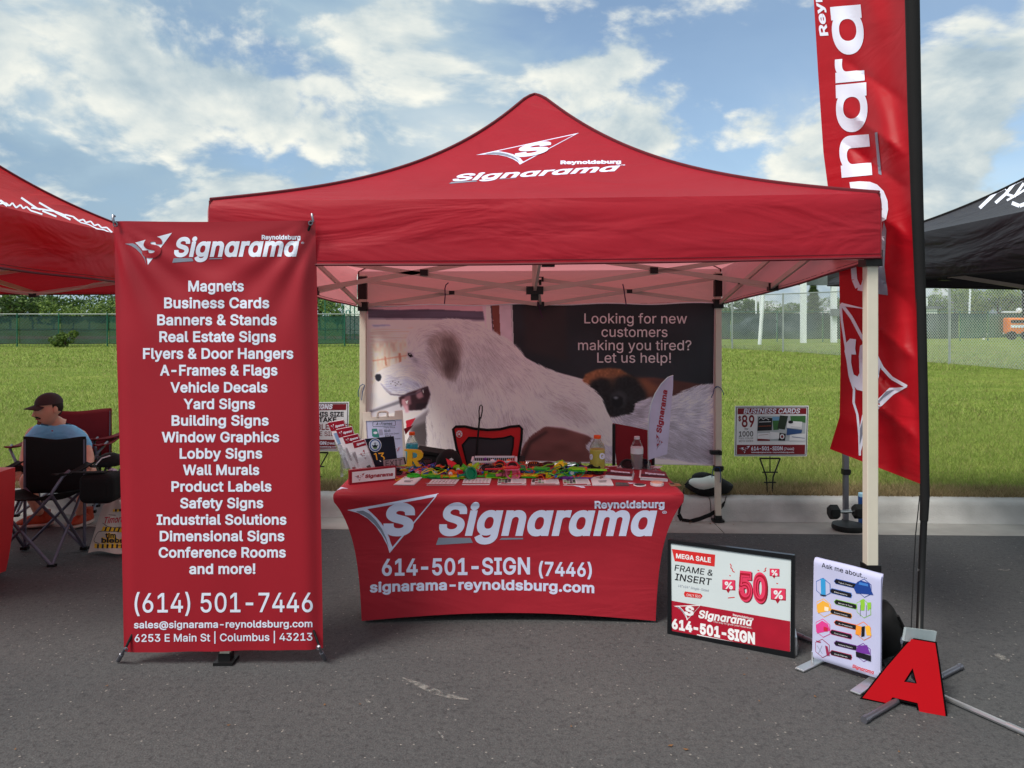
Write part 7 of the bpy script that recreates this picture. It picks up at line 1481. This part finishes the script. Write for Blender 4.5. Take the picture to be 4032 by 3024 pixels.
# tote bag
rt = root('tote_bag', 'cream canvas tote bag with yellow and black print beside the tall red banner', 'tote bag', G(430,2178)); m_tote = mat('cream_canvas', (196,184,176), rough=.85, var=.06, bump=.2, bscale=300)
outl = [(345,2172),(356,2148),(372,2100),(388,2048),(402,2000),(430,1975),(470,1964),(520,1975),(560,2060),(580,2172),(520,2170),(470,2164),(420,2170),(372,2180),(352,2182)]
def TB(u, v):
    L_ = [(346,2178),(358,2140),(372,2095),(388,2040),(406,1990),(440,1968)]; Rr = [(585,2172),(578,2140),(566,2095),(548,2040),(530,1990),(490,1968)]; k = v*5; i = min(4,int(k)); t = k-i
    x = lerp(lerp(L_[i][0],L_[i+1][0],t), lerp(Rr[i][0],Rr[i+1][0],t), u); y = lerp(lerp(L_[i][1],L_[i+1][1],t), lerp(Rr[i][1],Rr[i+1][1],t), u)-7*math.sin(u*9)*(1-v)
    return P(x, y, 5.37+.12*v-.07*math.sin(math.pi*u)*(1-v*.6)+.012*math.sin(u*13+v*4))
mb = MB(); mb.grid(TB, 24, 24); fmb = MB(); fmb.grid(TB, 24, 24); mb.grid(lambda u, v: TB(1-u, v)+Vector((0,.16*math.sin(math.pi*u)*(1-v*.7)+.0,0)), 12, 12); build('bag', mb, m_tote, rt, smooth=True)
pr = Print(fmb.bvh(), step=12, lift=.002); tz2 = lambda x, y: (x/3.8577, 1950+y/3.8577); m_ty = C3('tote_yellow',(224,176,36)); m_tr = C3('tote_red',(176,30,52))
for i, x in enumerate(range(1440,2200,72)): pr.poly([tz2(x,730-(0 if i > 0 else 0)),tz2(x+38,742),tz2(x+34,806),tz2(x-6,800)], m_ty); pr.poly([tz2(x+40,742),tz2(x+68,745),tz2(x+62,806),tz2(x+34,806)], m_darkp)
for i in range(8):
    x = 1570+i*66; y = 478+min(i,4)*5; pr.poly([tz2(x,y-5),tz2(x+36,y),tz2(x+14,y+66),tz2(x-30,y+62)], m_ty); pr.poly([tz2(x+38,y),tz2(x+62,y+2),tz2(x+40,y+68),tz2(x+16,y+66)], m_darkp)
for i in range(5): x = 1716+i*64; pr.poly([tz2(x,218-i*3),tz2(x+32,214-i*3),tz2(x+32,250-i*3),tz2(x,254-i*3)], m_ty); pr.poly([tz2(x+34,212-i*3),tz2(x+60,210-i*3),tz2(x+60,246-i*3),tz2(x+34,250-i*3)], m_darkp)
pr.line([tz2(1560,420),tz2(1640,478),tz2(1740,492),tz2(1840,484)], 2.2, m_darkp); pr.line([tz2(1500,556),tz2(1560,545),tz2(1700,552),tz2(1840,545)], 2.2, m_darkp); pr.line([tz2(1430,680),tz2(1440,712),tz2(1560,750),tz2(1700,768),tz2(1840,768)], 2.2, m_darkp); pr.line([tz2(1430,680),tz2(1470,590),tz2(1500,556)], 2, m_darkp); pr.line([tz2(1650,298),tz2(1760,305)], 2, m_darkp)
pr.text('Timorti', tz2(1590,430), tz2(1900,400), 24, m_tr, .02, .4); pr.text('tim', tz2(1606,646), tz2(1762,646), 17, m_ty, .09, 0); pr.text('biebs', tz2(1546,718), tz2(1890,722), 17, m_ty, .10, 0); pr.text('tim', tz2(1606,646), tz2(1762,646), 17, m_darkp, .035, 0, layer=2); pr.text('biebs', tz2(1546,718), tz2(1890,722), 17, m_darkp, .04, 0, layer=2); pr.build('print', rt)
# ---------------------------------------------------------------- person
def skin(name, verts, edges, mats_, parent, sub=2, rootv=0):
    me = bpy.data.meshes.new(name); base = BASE[parent.name]; me.from_pydata([tuple(Vector(v[0])-base) for v in verts], edges, []); o = bpy.data.objects.new(name, me); COL.objects.link(o)
    m = o.modifiers.new('skin','SKIN'); m.use_smooth_shade = True
    for i, v in enumerate(verts):
        r_ = v[1]; me.skin_vertices[0].data[i].radius = (r_, r_) if not isinstance(r_, tuple) else r_
        me.skin_vertices[0].data[i].use_root = (i == rootv)
    s_ = o.modifiers.new('sub','SUBSURF'); s_.levels = s_.render_levels = sub
    dg = bpy.context.evaluated_depsgraph_get(); me2 = bpy.data.meshes.new_from_object(o.evaluated_get(dg)); me2.name = name; bpy.data.objects.remove(o)
    o = bpy.data.objects.new(name, me2); COL.objects.link(o); me2.materials.clear()
    for mm in (mats_ if isinstance(mats_, list) else [mats_]): me2.materials.append(mm)
    me2.polygons.foreach_set('use_smooth', [True]*len(me2.polygons)); o.parent = parent; BASE[o.name] = base; return o
m_skin = mat('skin', (216,158,134), rough=.5, var=.06, nscale=14); m_shirt = mat('light_blue_cotton', (128,196,238), rough=.85, var=.05, bump=.5, bscale=22, folds=.9); m_red_t = mat('red_undershirt', (170,30,34), rough=.8); m_short = mat('dark_green_shorts', (46,54,42), rough=.85, var=.1); m_shoe = mat('rust_orange_shoe', (160,64,38), rough=.7, var=.15, bump=.3, bscale=80); m_hair = mat('dark_brown_hair', (34,24,20), rough=.7); m_capg = mat('brown_grey_cap', (66,52,54), rough=.8, var=.08)
rt = root('person', 'man in a light blue T-shirt and dark cap sitting forward behind the black chair', 'person', (-3.80,6.45,-.08))
hipC = Vector((-3.78,6.60,.30)); chest = P(238,1745,6.30); neckb = P(228,1672,6.20); head = P(192,1612,6.12)
sL = P(128,1690,6.14); sR = P(318,1710,6.22); elL = P(100,1800,6.02); haL = P(85,1850,5.90); elR = P(352,1806,6.02); haR = P(345,1850,5.86); knL = P(96,1885,5.98); knR = P(352,1862,5.98); anL = P(160,2030,6.12); anR = P(310,2028,6.12); hL = Vector((-3.90,6.52,.30)); hR = Vector((-3.66,6.52,.30))
body_v = [(hipC,.12),(chest,.13),(neckb,.055),(lerp(neckb,head,.55),.050),(sL,.055),(elL,.042),(haL,.030),(sR,.055),(elR,.042),(haR,.030),(hL,.09),(knL,.060),(anL,.038),(hR,.09),(knR,.060),(anR,.038)]
skin('body', body_v, [(0,1),(1,2),(2,3),(1,4),(4,5),(5,6),(1,7),(7,8),(8,9),(0,10),(10,11),(11,12),(0,13),(13,14),(14,15)], m_skin, rt)
skin('t_shirt', [(hipC+Vector((0,0,-.02)),(.15,.125)),(lerp(hipC,chest,.5),(.16,.13)),(chest,(.155,.125)),(lerp(chest,neckb,.58),(.098,.085)),(lerp(sL,neckb,.25)+Vector((0,0,-.014)),.078),(lerp(sL,elL,.62),.062),(lerp(sR,neckb,.25)+Vector((0,0,-.014)),.080),(lerp(sR,elR,.72),.068)], [(0,1),(1,2),(2,3),(2,4),(4,5),(2,6),(6,7)], m_shirt, rt, rootv=2)
skin('undershirt', [(lerp(chest,neckb,.62)+Vector((-.012,-.055,0)),.058),(lerp(chest,neckb,.95)+Vector((-.012,-.024,.0)),.054)], [(0,1)], m_red_t, rt)
skin('shorts', [(hipC,.145),(hL,.105),(lerp(hL,knL,.85),.085),(hR,.105),(lerp(hR,knR,.85),.085)], [(0,1),(1,2),(0,3),(3,4)], m_short, rt)
# head facing the camera's left, built from a shaped ball
fwd = Vector((-.52,-.85,-.06)).normalized(); rgt = fwd.cross(Vector((0,0,1))).normalized(); up_ = rgt.cross(fwd); HM = Matrix((rgt, fwd, up_)).transposed()  # local x right, y forward, z up
def hf(p, u):
    x, y, z = u; X, Y_, Z = p.x, p.y, p.z
    if z < 0: X *= 1-.30*(-z)**1.5; Y_ *= 1-.10*(-z)
    if y > 0 and z < -.2: Y_ += .014*math.exp(-((z+.75)/.2)**2)*(1-abs(x))
    Y_ += .030*math.exp(-((x/.16)**2))*math.exp(-((z+.20)/.14)**2)*(y > 0) + .012*math.exp(-((x/.12)**2))*math.exp(-((z-.02)/.2)**2)*(y > 0)
    Y_ -= .012*math.exp(-(((abs(x)-.38)/.16)**2))*math.exp(-((z-.08)/.12)**2)*(y > 0); Y_ += .008*math.exp(-((x/.5)**2))*math.exp(-((z-.28)/.10)**2)*(y > 0)
    Y_ += .008*math.exp(-((x/.3)**2))*math.exp(-((z+.48)/.06)**2)*(y > 0) - .006*math.exp(-((x/.3)**2))*math.exp(-((z+.55)/.03)**2)*(y > 0)
    if y < 0 and z < -.35: Y_ *= .75
    return Vector((X,Y_,Z))
mb = MB(); mb.ball(head, (.076,.098,.122), 40, R_=HM, fn=hf); build('head', mb, m_skin, rt, smooth=80)
Hh = lambda x, y, z: head+HM @ Vector((x,y,z))
for s in (-1,1):
    build('ear', MB().ball(Hh(s*.076,-.012,.0), (.010,.020,.032), 10, R_=HM), m_skin, rt, smooth=True)
    e_ = build('eye', MB().ball(Hh(s*.031,.080,.012), (.013,.008,.0065), 10, R_=HM), mat('eye_white', (190,180,176), rough=.3), rt, smooth=True); build('iris', MB().ball(Hh(s*.031,.087,.012), (.005,.004,.005), 8, R_=HM), m_hair, e_)
    build('eyebrow', MB().path([Hh(s*.012,.096,.030), Hh(s*.030,.092,.036), Hh(s*.050,.078,.030)], .0045, 6), m_hair, rt)
build('nose', MB().path([Hh(0,.098,.018), Hh(0,.112,-.010), Hh(0,.121,-.028), Hh(0,.104,-.038)], [.008,.010,.014,.010], 8), m_skin, rt, smooth=True)
build('lips', MB().path([Hh(-.022,.088,-.064), Hh(0,.100,-.062), Hh(.022,.088,-.064)], [.003,.007,.003], 8), mat('lips', (140,70,66), rough=.5), rt, smooth=True)
build('moustache', MB().path([Hh(-.030,.082,-.058), Hh(-.012,.099,-.048), Hh(.012,.099,-.048), Hh(.030,.082,-.058)], [.004,.007,.007,.004], 6), m_hair, rt, smooth=True); build('goatee', MB().ball(Hh(0,.080,-.098), (.020,.016,.014), 10, R_=HM), mat('stubble', (120,80,66), rough=.9), rt, smooth=True)
build('hair', MB().ball(Hh(0,-.022,.014), (.081,.086,.10), 20, R_=HM, fn=lambda p,u: Vector((p.x*(1 if p.z > -.04 else .8), min(p.y,.045), max(p.z,-.065)))), m_hair, rt, smooth=True)
cp_ = build('cap', MB().ball(Hh(0,-.004,.046), (.086,.106,.090), 22, R_=HM, fn=lambda p,u: Vector((p.x,p.y,max(p.z,.0)))), m_capg, rt, smooth=True)
mb = MB(); mb.grid(lambda u, v: Hh(lerp(-.072,.072,u), .070+.085*v*math.sin(math.pi*(.12+.76*u))**.6+.03*math.sin(math.pi*u), .052-.020*((u-.5)*2)**2-.018*v), 14, 8); o_ = build('brim', mb, m_capg, cp_, smooth=True); s_m = o_.modifiers.new('s','SOLIDIFY'); s_m.thickness = .005
def hand(w_, d, side, nm='hand'):
    d = Vector(d).normalized(); x = d.cross(Vector((0,0,1))).normalized(); z = x.cross(d); vs_ = [(w_,.024),(w_+d*.045,.030),(w_+d*.075,.030)]; ed_ = [(0,1),(1,2)]
    for i, (o_, l_) in enumerate(((-.028,.055),(-.010,.066),(.010,.062),(.027,.048))):
        b_ = w_+d*.080+x*o_; k = len(vs_); vs_ += [(b_,.010),(b_+d*l_*.5-z*.006,.009),(b_+d*l_*.8-z*l_*.5,.008)]; ed_ += [(2,k),(k,k+1),(k+1,k+2)]
    k = len(vs_); vs_ += [(w_+d*.035+x*side*.030,.011),(w_+d*.065+x*side*.050-z*.01,.009)]; ed_ += [(0,k),(k,k+1)]; return skin(nm, vs_, ed_, m_skin, rt, sub=1)
hand(haL, (.1,-.9,-.3), 1); hand(haR, (-.3,-.9,-.3), -1)
ph_ = haL+Vector((.02,-.07,.02)); build('phone', MB().box(ph_, (.075,.015,.10), Matrix.Rotation(R(50),3,'X') @ Matrix.Rotation(R(20),3,'Z')), m_blackpl, label='dark phone held in the left-hand side of the seated man', cat='phone', loc=ph_)
def shoe(ank, d, lb):
    d = Vector(d).normalized(); x = d.cross(Vector((0,0,1))).normalized(); z0 = -.088 if ank.y < 6.4 else LZ; M_ = Matrix((d, x, Vector((0,0,1)))).transposed(); o0 = Vector((ank.x,ank.y,z0))
    sf = lambda p, u: Vector((p.x, p.y*(1.0-.12*(abs(u.x) < .3)), max(p.z*(1-.45*max(0,u.x))*(1+.45*max(0,-u.x)), -.012)))
    s_ = build('shoe', MB().ball(o0+d*.065+Vector((0,0,.045)), (.135,.050,.062), 22, R_=M_, fn=sf).path([o0+Vector((0,0,.05)), o0+Vector((0,0,.13))], [.048,.045], 12), m_shoe, rt, smooth=True)
    build('sole', MB().ball(o0+d*.066+Vector((0,0,.018)), (.141,.056,.022), 20, R_=M_), mat('sole', (186,170,160), rough=.8), s_, smooth=True)
    for i in range(4): build('lace', MB().tube(o0+d*(.045+.022*i)+x*.022+Vector((0,0,.098-.010*i)), o0+d*(.045+.022*i)-x*.022+Vector((0,0,.098-.010*i)), .003, 5), mat('dark_lace', (90,30,24), rough=.8), s_)
shoe(Vector((-3.78,6.16,0)), (-.85,-.35,0), 'l'); shoe(Vector((-3.48,6.24,0)), (-.15,-1,0), 'r')
